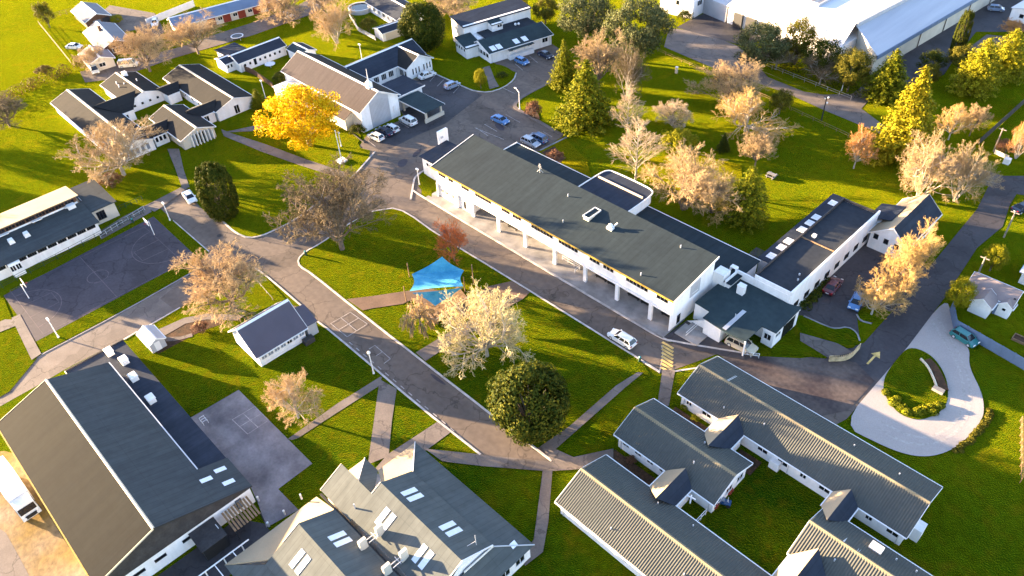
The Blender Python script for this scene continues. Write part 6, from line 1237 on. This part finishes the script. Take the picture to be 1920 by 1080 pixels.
# ================================================================== TREES
def rnd_unit(rg):
    v = rg.normal(size=3); return v / np.linalg.norm(v)
class Twigs:
    """fast collector of three-sided tapering twigs"""
    def __init__(s): s.p = []; s.q = []; s.a = []; s.b = []
    def add(s, p, q, a, b): s.p.append(p); s.q.append(q); s.a.append(a); s.b.append(b)
    def mesh(s, name, m, sides=3):
        p, q = np.array(s.p), np.array(s.q); a, b = np.array(s.a)[:, None], np.array(s.b)[:, None]
        d = q - p; d /= np.linalg.norm(d, axis=1)[:, None] + 1e-9
        h = np.where(np.abs(d[:, 2:3]) < .9, np.array([[0, 0, 1.0]]), np.array([[1.0, 0, 0]]))
        u = np.cross(d, h); u /= np.linalg.norm(u, axis=1)[:, None]; w = np.cross(d, u)
        n = len(p); vs = np.zeros((n, 2 * sides, 3))
        for k in range(sides):
            c, sn = math.cos(2 * math.pi * k / sides), math.sin(2 * math.pi * k / sides)
            vs[:, k] = p + (u * c + w * sn) * a; vs[:, sides + k] = q + (u * c + w * sn) * b
        base = (np.arange(n) * 2 * sides)[:, None]
        f = np.concatenate([base + np.array([[k, (k + 1) % sides, sides + (k + 1) % sides, sides + k]]) for k in range(sides)], 0)
        return npmesh(name, vs.reshape(-1, 3), f, m)
def npmesh(name, v, f, m):
    me = bpy.data.meshes.new(name); k = f.shape[1]
    me.vertices.add(len(v)); me.vertices.foreach_set('co', np.ascontiguousarray(v, dtype=np.float32).ravel())
    me.loops.add(f.size); me.loops.foreach_set('vertex_index', np.ascontiguousarray(f, dtype=np.int32).ravel())
    me.polygons.add(len(f)); me.polygons.foreach_set('loop_start', np.arange(0, f.size, k, dtype=np.int32)); me.polygons.foreach_set('loop_total', np.full(len(f), k, dtype=np.int32))
    me.update(calc_edges=True)
    if m: me.materials.append(M[m] if isinstance(m, str) else m)
    return me

def bare(seed, kind):
    """leafless tree 10 m high with a crown about 5 m in radius: heavy wood and fine twigs as two meshes"""
    rg = np.random.default_rng(seed); wood, tw = Twigs(), Twigs()
    K = {'spread': (5.0, 12, .15, 1.22, .16, .07), 'upright': (7.0, 9, .10, .34, .14, .05), 'multi': (5.6, 12, .08, .85, .04, .03), 'burst': (5.4, 18, .1, 1.5, .12, .03), 'weep': (3.6, 12, .2, 1.2, .3, -.25)}[kind]
    Llimb, nl, a0, a1, th, up = K
    th *= 10
    def dirn(az, el): return np.array([math.cos(az) * math.sin(el), math.sin(az) * math.sin(el), math.cos(el)])
    def turn(d, ang):
        o = np.cross(d, rnd_unit(rg)); o /= np.linalg.norm(o) + 1e-9
        return d * math.cos(ang) + o * math.sin(ang)
    def branch(p, d, L, r, lev):
        n = (5, 4, 3, 2, 1)[lev]; seg = L / n; pts = [p]; q = p; dd = d
        for i in range(n):
            dd = dd + rg.normal(size=3) * (.13 if lev < 3 else .2) + np.array([0, 0, up if lev < 3 else up * .6]); dd /= np.linalg.norm(dd)
            if kind == 'weep' and lev >= 2: dd[2] -= .35; dd /= np.linalg.norm(dd)
            e = q + dd * seg; r0, r1 = r * (1 - .7 * i / n), r * (1 - .7 * (i + 1) / n)
            (wood if lev < 2 else tw).add(q, e, r0, r1); q = e; pts.append(q)
        if lev == 4: return
        nc = {'spread': (7, 6, 6, 6), 'upright': (8, 7, 5, 4), 'multi': (7, 6, 6, 5), 'burst': (8, 6, 4, 2), 'weep': (9, 8, 6, 4)}[kind][lev]
        for c in range(nc):
            t = .28 + .72 * (c + rg.random() * .8) / nc; t = min(t, 1.0); k = min(int(t * n), n - 1); pp = pts[k] + (pts[k + 1] - pts[k]) * (t * n - k)
            ang = rg.uniform(.4, 1.0) if kind != 'upright' else rg.uniform(.2, .5)
            branch(pp, turn(dd if t > .8 else (pts[k + 1] - pts[k]) / (np.linalg.norm(pts[k + 1] - pts[k]) + 1e-9), ang), L * rg.uniform(.42, .62) * (1.15 - .45 * t), max(r * .45, .026 if kind == 'burst' else .0165), lev + 1)
    if th > .5:
        wood.add(np.array([0, 0, -.1]), np.array([0, 0, th * .5]), .26, .22); wood.add(np.array([0, 0, th * .5]), np.array([.05, .03, th]), .22, .19)
    if kind == 'upright':
        wood.add(np.array([.05, .03, th]), np.array([0, 0, 8.6]), .19, .05)
        for k in range(34):
            z = th + (8.8 - th) * k / 34; az = k * 2.4
            branch(np.array([0, 0, z]), dirn(az, rg.uniform(.35, .75)), 3.0 * (1.05 - .8 * k / 34), .07, 1)
    else:
        for k in range(nl):
            el = rg.uniform(a0, a1) if k else .15
            branch(np.array([.05, .03, max(th - .1, 0)]) + np.array([math.cos(k) * .25, math.sin(k) * .25, 0]) * (th < .6), dirn(2 * math.pi * k / nl + rg.uniform(-.3, .3), el), Llimb * rg.uniform(.8, 1.1), .15 if th > .6 else .12, 0)
    q = np.array(tw.q); rr = np.percentile(np.hypot(q[:, 0], q[:, 1]), 91); zz = np.percentile(q[:, 2], 97)
    for T in (wood, tw):
        T.p = [np.array([x[0] * 5 / rr, x[1] * 5 / rr, x[2] * 10 / zz]) for x in T.p]; T.q = [np.array([x[0] * 5 / rr, x[1] * 5 / rr, x[2] * 10 / zz]) for x in T.q]
    return wood.mesh('trunk', None, 5), tw.mesh('crown', None, 3)

def cards(cen, nrm, size, rg):
    """one bent leaf-spray (two triangles worth) per centre, facing roughly along nrm"""
    n = len(cen); nrm = nrm / (np.linalg.norm(nrm, axis=1)[:, None] + 1e-9)
    u = np.cross(nrm, rg.normal(size=(n, 3))); u /= np.linalg.norm(u, axis=1)[:, None] + 1e-9; w = np.cross(nrm, u)
    s = size[:, None]; v = np.zeros((n, 4, 3))
    v[:, 0] = cen - u * s; v[:, 1] = cen - w * s * .55 + nrm * s * .15; v[:, 2] = cen + u * s; v[:, 3] = cen + w * s * .55 + nrm * s * .15
    return v.reshape(-1, 3), (np.arange(n) * 4)[:, None] + np.array([[0, 1, 2, 3]])
def leafy(seed, kind):
    """leafy crown 10 m high, 5 m in radius, as leaf sprays gathered in clumps"""
    rg = np.random.default_rng(seed); C_, N_, S_ = [], [], []
    wood = Twigs()
    if kind in ('round', 'loose', 'column', 'bush'):
        nc, lo = {'round': (210, .72), 'loose': (95, .4), 'column': (380, .96), 'bush': (80, .3)}[kind]
        zc, rz = {'round': (5.2, 4.8), 'loose': (6.0, 4.0), 'column': (5.0, 5.0), 'bush': (4.6, 5.2)}[kind]
        for k in range(nc):
            d = rnd_unit(rg)
            if kind == 'bush' and d[2] < -.2: d[2] *= -1
            rr = rg.uniform(lo, 1) ** .5 * (1 + .12 * math.sin(5 * d[0] + seed) * math.cos(4 * d[1]))
            r = rg.uniform(.75, 1.25) if kind not in ('loose', 'round', 'column') else rg.uniform(.7, 1.3) if kind != 'column' else rg.uniform(.45, .75)
            c = np.array([d[0] * (5 - r * .7) * rr, d[1] * (5 - r * .7) * rr, zc + d[2] * (rz - r * .6) * rr])
            m_ = int({'loose': 150, 'column': 150, 'round': 120}.get(kind, 80) * r); dv = rg.normal(size=(m_, 3)); dv /= np.linalg.norm(dv, axis=1)[:, None]
            dv = dv + d * .45
            C_.append(c + dv * r * rg.uniform(.7, 1.05, size=(m_, 1))); N_.append(dv + rg.normal(size=(m_, 3)) * .5); S_.append(rg.uniform(.10, .21, size=m_) if kind in ('loose', 'column') else rg.uniform(.13, .27, size=m_))
            if k % 6 == 0: wood.add(np.array([0, 0, 1.5]), c * .8 + np.array([0, 0, 1.0]), .12, .03)
        wood.add(np.array([0, 0, -.1]), np.array([0, 0, 4.5]), .32, .18)
    else:
        wood.add(np.array([0, 0, -.1]), np.array([0, 0, 9.6]), .3, .03)
        nw = 26 if kind == 'conifer' else 20
        for k in range(nw):
            t = (k + .5) / nw; z = .6 + 9.3 * t if kind == 'conifer' else .9 + 8.9 * t
            R_ = (5.0 * (1 - t) ** .85 + .15) if kind == 'conifer' else 5.0 * math.sqrt(max(0.02, 1 - (1.15 * t - .1) ** 2)) * (1 - .25 * t)
            nb = int(6 + 8 * (1 - t))
            for j in range(nb):
                az = 2 * math.pi * (j + rg.random() * .7) / nb + k * 1.3; L = R_ * rg.uniform(.72, 1.08); n = max(4, int(L * 7))
                s = np.linspace(.12, 1, n)[:, None]
                dr = np.array([[math.cos(az), math.sin(az), 0]])
                pz = z + (-.35 * s + .28 * s ** 2) * L * .5 + rg.uniform(-.15, .15)
                side = np.array([[-math.sin(az), math.cos(az), 0]]) * (rg.normal(size=(n, 1)) * .22 * (1.15 - s) * min(L, 2.5))
                c = dr * s * L + side; c[:, 2] = pz[:, 0] + rg.normal(size=n) * .1
                for _ in range(3):
                    cc = c + rg.normal(size=(n, 3)) * np.array([[.16, .16, .09]])
                    C_.append(cc); N_.append(np.array([[0, 0, 1.0]]) + dr * .35 + rg.normal(size=(n, 3)) * .42); S_.append(rg.uniform(.12, .26, size=n))
    v, f = cards(np.concatenate(C_), np.concatenate(N_), np.concatenate(S_), rg)
    return wood.mesh('trunk', None, 5), npmesh('crown', v, f, None)

TREE = {}
for k, (kind, fn, seeds) in {'spread': ('spread', bare, (3, 8, 14)), 'upright': ('upright', bare, (5,)), 'multi': ('multi', bare, (21, 4)), 'burst': ('burst', bare, (7, 31)), 'weep': ('weep', bare, (9,)),
                             'round': ('round', leafy, (2, 12)), 'loose': ('loose', leafy, (6, 16)), 'column': ('column', leafy, (11,)), 'bush': ('bush', leafy, (13, 23)), 'conifer': ('conifer', leafy, (1, 17)), 'cedar': ('cedar', leafy, (19,))}.items():
    TREE[k] = [fn(s, kind) for s in seeds]

T3 = lambda a, b_, c: [a, b_, c]
M['tan'] = leafmat('tan', [(0.29, 0.195, 0.095), (0.43, 0.30, 0.155), (0.54, 0.39, 0.215)], 0); M['pinktan'] = leafmat('pinktan', [(0.28, 0.19, 0.095), (0.40, 0.285, 0.15), (0.49, 0.365, 0.205)], 0)
M['greytwig'] = leafmat('greytwig', [(0.085, 0.062, 0.038), (0.14, 0.105, 0.06), (0.21, 0.165, 0.10)], 0); M['gold'] = leafmat('gold', [(0.34, 0.215, 0.07), (0.47, 0.315, 0.115), (0.57, 0.40, 0.175)], 0)
M['orange'] = leafmat('orange', [(0.36, 0.165, 0.05), (0.50, 0.25, 0.085), (0.58, 0.33, 0.13)], 0); M['red'] = leafmat('red', [(0.42, 0.105, 0.03), (0.56, 0.155, 0.045), (0.62, 0.21, 0.07)], 0); M['palegold'] = leafmat('palegold', [(0.40, 0.325, 0.15), (0.53, 0.44, 0.22), (0.64, 0.55, 0.33)], 0)
M['pinkwhite'] = leafmat('pinkwhite', [(0.36, 0.265, 0.165), (0.46, 0.355, 0.23), (0.56, 0.445, 0.30)], 0)
M['dkgreen'] = leafmat('dkgreen', T3((0.018, 0.032, 0.005), (0.042, 0.055, 0.007), (0.105, 0.098, 0.010))); M['olive'] = leafmat('olive', T3((0.05, 0.055, 0.008), (0.11, 0.10, 0.012), (0.19, 0.16, 0.02))); M['yellowgreen'] = leafmat('yellowgreen', T3((0.11, 0.11, 0.006), (0.22, 0.205, 0.009), (0.34, 0.30, 0.015)))
M['conif'] = leafmat('conif', T3((0.05, 0.066, 0.004), (0.125, 0.135, 0.006), (0.25, 0.225, 0.012))); M['goldconif'] = leafmat('goldconif', T3((0.13, 0.115, 0.006), (0.24, 0.205, 0.008), (0.36, 0.30, 0.016))); M['greygreen'] = leafmat('greygreen', T3((0.040, 0.052, 0.020), (0.078, 0.088, 0.034), (0.145, 0.145, 0.06)))
M['autumn'] = leafmat('autumn', T3((0.44, 0.26, 0.003), (0.58, 0.37, 0.004), (0.66, 0.46, 0.012)), .25); M['brownbush'] = leafmat('brownbush', T3((0.10, 0.045, 0.025), (0.16, 0.075, 0.04), (0.22, 0.12, 0.07)), 0); M['hedge'] = leafmat('hedge', T3((0.07, 0.045, 0.010), (0.12, 0.08, 0.016), (0.18, 0.125, 0.03)))

def tree(kind, var, label, pos, H, R, crown, bark='bark', group=None, name=None, cat='tree', sx=1.0):
    tm, cm = TREE[kind][var % len(TREE[kind])]
    nm = name or {'spread': 'bare_tree', 'upright': 'poplar_tree', 'multi': 'bare_tree', 'burst': 'bare_tree', 'weep': 'weeping_tree', 'round': 'evergreen_tree', 'loose': 'leafy_tree', 'column': 'columnar_tree', 'bush': 'shrub', 'conifer': 'conifer_tree', 'cedar': 'conifer_tree'}[kind]
    o = thing(nm, label, cat, (pos[0], pos[1], 0), (pos[0] * 1.7 + pos[1] * 2.3) % 6.28, group); R *= 1.12 if kind in ('conifer', 'cedar') else 1.0; o.scale = (R / 5 * sx, R / 5, H / 10)
    for me, pn, m in ((tm, 'trunk', bark), (cm, 'crown', crown)):
        if not me.materials: me.materials.append(M[m])
        c = bpy.data.objects.new(pn, me); S.collection.objects.link(c); c.parent = o
        c.material_slots[0].link = 'OBJECT'; c.material_slots[0].material = M[m]
    return o
for row in (
 ('spread', 0, 'huge dark bare tree with grey brown twigs over the road junction', (-30.21, -13.29, 13.53, 9.83), 'greytwig', 'bark'),
 ('spread', 1, 'wide tan bare tree beside the court and the mauve roofed cottage', (-30.36, -34.89, 11.20, 7.13), 'tan', 'bark'),
 ('spread', 2, 'small tan bare tree standing near the grey paved square', (-2.54, -40.43, 7.88, 4.15), 'tan', 'pale_bark'),
 ('burst', 0, 'pale golden bare tree with branches bursting outwards on the central lawn', (8.43, -13.65, 11.49, 6.36), 'palegold', 'pale_bark'),
 ('weep', 0, 'small tan weeping tree in front of the blue shade sail deck', (-2.74, -17.35, 6.46, 2.59), 'tan', 'bark'),
 ('spread', 1, 'small red orange bare tree between the blue sail and the road', (-12.53, -1.83, 7.99, 3.06), 'red', 'bark'),
 ('spread', 2, 'pinkish bare tree hiding part of the long quad block', (-85.98, -29.66, 11.10, 9.12), 'pinktan', 'pale_bark'),
 ('spread', 0, 'rounded tan bare tree hiding the end of the grey house near the vans', (-129.56, -3.55, 10.62, 7.25), 'tan', 'bark'),
 ('spread', 1, 'round tan bare tree in front of the motel block', (-129.39, 10.05, 9.47, 7.35), 'tan', 'bark'),
 ('spread', 2, 'tan bare tree at the top edge right of the motel block', (-128.67, 36.16, 8.53, 8.26), 'tan', 'bark'),
 ('multi', 0, 'thin pale bare tree on the bright top lawn', (-104.59, 37.58, 11.14, 5.44), 'tan', 'pale_bark'),
 ('spread', 0, 'pale pink bare tree at the top edge behind the clinic roofs', (-92.57, 68.91, 6.57, 7.53), 'pinktan', 'bark'),
 ('multi', 1, 'low pinkish bare shrub tree in front of the small pink roofed house', (-143.06, -12.37, 5.39, 4.17), 'pinktan', 'bark'),
 ('spread', 1, 'pink brown bare tree squeezed between the two green conifers at the car park', (-35.02, 62.83, 13.08, 5.68), 'pinktan', 'bark'),
 ('multi', 0, 'grey almost twigless bare tree on the park lawn behind the conifer', (-26.18, 62.20, 12.89, 3.36), 'greytwig', 'pale_bark'),
 ('upright', 0, 'narrow pinkish white poplar shaped bare tree, the farther of the two', (-15.87, 49.55, 11.99, 3.12), 'pinkwhite', 'pale_bark'),
 ('upright', 0, 'broad pinkish white bare tree, nearer of the two before the rounded roof block', (-4.93, 38.74, 13.00, 4.66), 'pinkwhite', 'pale_bark'),
 ('multi', 1, 'golden tan fan shaped bare tree along the back road', (-8.04, 76.25, 8.66, 7.77), 'tan', 'bark'),
 ('burst', 1, 'large golden bare tree on the park lawn with a white branching centre', (0.75, 68.46, 8.23, 7.60), 'gold', 'pale_bark'),
 ('spread', 2, 'small pink grey bare tree on the middle of the park lawn', (-12.02, 60.47, 4.80, 4.78), 'pinkwhite', 'bark'),
 ('spread', 0, 'small grey pink bare tree behind the dark conifer on the park lawn', (9.63, 58.07, 6.56, 3.67), 'pinktan', 'bark'),
 ('multi', 0, 'low spreading brown bare thicket tree behind the main building', (8.10, 36.71, 11.24, 7.20), 'tan', 'bark'),
 ('multi', 1, 'lower tangled tan thicket next to the dark conifer behind the building', (12.33, 39.34, 7.02, 5.20), 'gold', 'bark'),
 ('spread', 1, 'small orange leaved tree with a white trunk on the park lawn', (24.26, 69.81, 8.49, 2.84), 'orange', 'pale_bark'),
 ('spread', 2, 'yellowish bare tree beside the tall golden conifer', (33.15, 91.79, 7.37, 3.33), 'gold', 'pale_bark'),
 ('spread', 0, 'thin brown bare tree at the edge of the shaded lawn, near the alley', (35.66, 95.89, 6.20, 2.48), 'tan', 'bark'),
 ('multi', 1, 'large cluster of pale stemmed bare trees before the gabled house', (37.85, 67.36, 11.72, 5.73), 'pinktan', 'pale_bark'),
 ('multi', 0, 'slimmer pale stemmed bare tree at the bend of the right road', (43.00, 71.01, 10.95, 3.95), 'pinktan', 'pale_bark'),
 ('spread', 1, 'golden bare tree against the gabled house wall, uppermost of three', (46.89, 43.54, 10.85, 3.67), 'gold', 'bark'),
 ('spread', 2, 'golden bare tree in the middle of the three over the dark car park', (46.84, 38.45, 8.26, 3.93), 'gold', 'bark'),
 ('spread', 0, 'pale golden bare tree on the little island, lowest of the three', (46.08, 33.40, 5.55, 3.62), 'gold', 'pale_bark'),
 ('multi', 1, 'orange brown bare tree cut off by the right edge beyond the alley', (45.67, 92.53, 7.88, 2.52), 'orange', 'pale_bark'),
 ('spread', 1, 'brown bare tree cut by the left edge below the hedge', (-128.20, -38.96, 7.22, 5.77), 'greytwig', 'bark'),
 ('spread', 2, 'grey bare tree rising from the dark shrubs before the warehouses', (-9.72, 97.43, 7.21, 5.03), 'greytwig', 'pale_bark'),
 ('spread', 1, 'grey forked bare tree at the bank under the dark olive trees', (1.78, 97.11, 7.32, 4.36), 'greytwig', 'pale_bark'),
 ('spread', 0, 'brown orange bare tree at the top right behind the yellow green trees', (24.43, 148.43, 3.79, 2.93), 'orange', 'bark'),
 ('spread', 2, 'tan bare tree at the far top centre of the lawn', (-126.74, 48.41, 6.95, 5.76), 'tan', 'bark'),
):
    kind, var, lab, (x, y, h, r), cr, bk = row
    tree(kind, var, lab, (x, y), h, r, cr, bk)
for row in (
 ('round', 0, 'dense round dark green tree alone on the central lawn', (23.37, -19.50, 12.03, 4.95), 'dkgreen'),
 ('column', 0, 'dark column shaped evergreen beside the white sedan', (-55.20, -22.81, 11.94, 3.34), 'dkgreen'),
 ('loose', 0, 'bright yellow autumn tree next to the church', (-65.89, 3.30, 12.81, 8.71), 'autumn'),
 ('conifer', 0, 'little conifer at the corner of the widest quad block', (-89.69, 5.11, 4.93, 2.16), 'conif'),
 ('round', 1, 'dark round tree behind the parish hall with a yellow lit side', (-84.04, 50.60, 12.00, 5.51), 'dkgreen'),
 ('loose', 1, 'small yellow green tree at the top edge right of the clinic', (-76.58, 79.47, 6.37, 2.19), 'yellowgreen'),
 ('loose', 0, 'orange green bushy tree at the top edge beside the pale grey green trees', (-70.74, 82.34, 7.28, 3.47), 'olive'),
 ('conifer', 1, 'slim green conifer at the edge of the veranda car park', (-41.67, 58.10, 11.78, 3.57), 'conif'),
 ('conifer', 0, 'biggest green conifer standing right behind the parking bays', (-26.47, 48.44, 15.17, 6.53), 'conif'),
 ('loose', 1, 'pale grey green tree, left one of the pair at the top', (-54.18, 79.83, 12.69, 7.17), 'greygreen'),
 ('loose', 0, 'large grey green tree at the bend of the back road', (-37.69, 79.64, 15.43, 8.03), 'greygreen'),
 ('bush', 0, 'bright yellow green bushy tree on the park lawn behind the poplars', (-5.04, 52.37, 5.22, 3.77), 'yellowgreen'),
 ('cedar', 0, 'dark yellow green conifer behind the main building near the wing', (18.40, 40.65, 12.25, 3.99), 'conif'),
 ('conifer', 0, 'tiny dark conifer on the shaded park lawn', (1.63, 58.88, 4.08, 1.40), 'dkgreen'),
 ('bush', 1, 'olive green bush beside the golden tan bare trees', (2.18, 79.28, 5.85, 2.64), 'olive'),
 ('loose', 0, 'pale olive tree, leftmost in the group before the white warehouse', (-12.66, 94.40, 11.16, 6.20), 'greygreen'),
 ('loose', 1, 'yellow olive tree behind the others under the white warehouse roof', (-7.69, 102.58, 10.95, 3.84), 'olive'),
 ('loose', 0, 'dark blue green tree in the middle of the warehouse group', (-0.07, 100.27, 9.03, 4.82), 'dkgreen'),
 ('loose', 1, 'yellow topped dark tree, rightmost in the warehouse group', (8.21, 97.69, 9.87, 4.07), 'olive'),
 ('conifer', 1, 'broad green conifer at the corner of the long warehouse', (15.75, 99.86, 11.39, 5.51), 'conif'),
 ('conifer', 0, 'tallest golden conifer towering over the right hand park lawn', (29.04, 78.19, 19.65, 6.51), 'goldconif'),
 ('cedar', 0, 'large yellow green tree, left one of the dark lawn pair at the upper right', (28.90, 113.13, 13.34, 4.76), 'yellowgreen'),
 ('cedar', 0, 'large yellow green tree at the right border above the alley', (30.67, 124.67, 11.96, 5.07), 'yellowgreen'),
 ('bush', 0, 'low olive yellow bush at the foot of the yellow green trees', (27.95, 113.04, 3.10, 1.98), 'olive'),
 ('loose', 1, 'small bright yellow green tree at the top of the blue fence', (54.82, 42.77, 6.17, 2.05), 'yellowgreen'),
 ('loose', 0, 'yellow topped shrub tree by the leaning pole at the right', (55.10, 55.87, 5.14, 1.90), 'yellowgreen'),
 ('column', 0, 'very slim tall dark cypress with a sunlit tip', (19.01, 128.07, 11.59, 1.63), 'dkgreen'),
 ('bush', 1, 'dark shrub at the edge of the warehouse yard', (17.85, 117.36, 5.55, 2.92), 'dkgreen'),
 ('loose', 0, 'small tree with a lit yellow top behind the golden conifer', (20.43, 110.82, 5.60, 2.03), 'olive'),
 ('bush', 0, 'dark bush beside the cypress at the yard', (21.87, 123.74, 5.68, 3.43), 'olive'),
 ('loose', 1, 'small yellow topped shrub on the round island before the clinic', (-56.55, 45.30, 4.98, 1.51), 'yellowgreen'),
 ('bush', 1, 'low dark green bush on the other half of the round island', (-56.70, 52.41, 1.46, 1.41), 'dkgreen'),
 ('bush', 0, 'green bush at the front corner of the church', (-61.67, 13.42, 2.10, 2.10), 'dkgreen'),
 ('bush', 1, 'dark bush beside the brown house at the field corner', (-181.49, -10.13, 7.55, 2.93), 'olive'),
 ('bush', 0, 'dark brown bush at the end of the classroom roof', (-83.69, -33.31, 2.72, 2.72), 'brownbush'),
 ('bush', 1, 'yellow green bush at the foot of the pinkish tree by the quad', (-89.66, -31.20, 2.33, 2.23), 'yellowgreen'),
 ('bush', 0, 'olive bush on the bright field by the hedge', (-149.75, -22.70, 2.36, 2.34), 'hedge'),
 ('bush', 1, 'green shrub on the bungalow lawn beside the timber fence', (-96.68, 15.74, 2.89, 2.61), 'dkgreen'),
 ('bush', 0, 'green shrub on the pool lawn of the villa', (-104.16, 47.98, 4.24, 2.46), 'olive'),
 ('bush', 1, 'reddish brown shrub bed at the car park corner', (-37.40, 43.56, 4.06, 1.88), 'brownbush'),
 ('bush', 0, 'purple brown shrub in the bed beside the silver wagon', (-21.07, 32.98, 2.70, 2.15), 'brownbush'),
 ('bush', 1, 'yellow green shrub nearest the end of the longest ribbed block', (36.20, -1.69, 0.67, 0.67), 'yellowgreen'),
 ('bush', 0, 'second yellow green shrub in the bed between two ribbed blocks', (38.40, -2.24, 0.66, 0.66), 'yellowgreen'),
 ('bush', 1, 'small red brown shrub in the bed behind the bottom ribbed block', (36.49, -13.82, 0.77, 0.77), 'brownbush'),
 ('bush', 0, 'dark shrub between the left house wing and the blue fence', (54.90, 45.66, 1.56, 0.91), 'dkgreen'),
 ('bush', 1, 'olive bush at the office corner by the back road', (-43.67, 96.65, 6.50, 2.77), 'yellowgreen'),
 ('bush', 0, 'dark shadowed bush against the office block wall', (-42.71, 106.62, 3.17, 2.26), 'dkgreen'),
 ('bush', 1, 'brown orange shrub by the curved path and the garden shed', (-29.88, -41.40, 1.54, 1.54), 'brownbush'),
 ('loose', 1, 'yellow shrub beside the brown house driveway', (-167.81, 4.47, 2.50, 1.86), 'yellowgreen'),
 ('bush', 1, 'dark shrub at the bend of the alley, right border', (43.29, 94.12, 2.39, 2.39), 'brownbush'),
):
    kind, var, lab, (x, y, h, r), cr = row
    tree(kind, var, lab, (x, y), h, r, cr, 'bark', cat='shrub' if kind == 'bush' else 'tree')
# hedge on the field side and hedge bank on the drive island: many leaf clumps in one long body
def hedge(label, pts, w, h, m, name='hedge', z=0.0, seed=1):
    rg = np.random.default_rng(seed); C_, N_, S_ = [], [], []
    for i in range(len(pts) - 1):
        p, q = np.array([*pts[i], z]), np.array([*pts[i + 1], z]); L = np.linalg.norm(q - p); n = max(2, int(L / (w * .35)))
        for k in range(n):
            c = p + (q - p) * (k + rg.random()) / n + rg.normal(size=3) * np.array([w * .18, w * .18, 0]); r = rg.uniform(.4, .6) * w; m_ = int(130)
            dv = rg.normal(size=(m_, 3)); dv[:, 2] = np.abs(dv[:, 2]); dv /= np.linalg.norm(dv, axis=1)[:, None]
            C_.append(c + dv * np.array([r, r, h * rg.uniform(.75, 1.1)])); N_.append(dv + rg.normal(size=(m_, 3)) * .4); S_.append(rg.uniform(.12, .26, size=m_) * .85)
    v, f = cards(np.concatenate(C_), np.concatenate(N_), np.concatenate(S_), rg)
    o = bpy.data.objects.new(name, npmesh(name, v, f, m)); S.collection.objects.link(o); return tag(o, label, 'hedge')
hedge('long ragged brown hedge along the edge of the bright field', [(-142.13, -40.41), (-141.92, -34.22), (-144.68, -28.11), (-145.38, -21.82), (-146.36, -15.91), (-149.53, -12.81)], 3.4, 2.4, 'hedge', seed=2)
hedge('rounded yellow green hedge curving round the lower end of the drive island', [(55.64, 19.67), (57.07, 18.62), (58.52, 18.42), (60.08, 19.37), (61.05, 21.31), (61.09, 22.91)], 1.4, .55, 'conif', z=.13, seed=3)
hedge('rough yellow grass bank along the outer edge of the white drive', [(66.55, 26.20), (66.99, 23.46), (66.74, 19.91), (66.26, 16.72)], .8, .18, 'olive', z=.03, seed=4)
hedge('clipped dark hedge under the wing wall beside the maroon car', [(37.69, 27.38), (37.29, 36.07)], 1.6, 1.1, 'dkgreen', seed=5)
hedge('dark planting strip in front of the warehouse trees', [(-19.95, 101.09), (-7.26, 99.46), (4.18, 98.43), (10.81, 98.00)], 4.2, 2.6, 'dkgreen', seed=6)
# trees standing just left of the picture whose long shadows stripe the field
for i, (x, y, h, r, lab) in enumerate(((-150, -62, 11, 5, 'bare tree beyond the left border at the far end of the field row'), (-138, -70, 12, 5, 'bare tree beyond the left border, second in the field row'), (-128, -66, 10, 4, 'bare tree beyond the left border, third in the field row'), (-118, -74, 11, 5, 'bare tree beyond the left border, fourth in the field row'), (-108, -78, 9, 4, 'bare tree beyond the left border nearest the classroom'))):
    tree('multi' if i % 2 else 'spread', i, lab, (x, y), h, r, 'tan', 'bark', 'field row of bare trees')
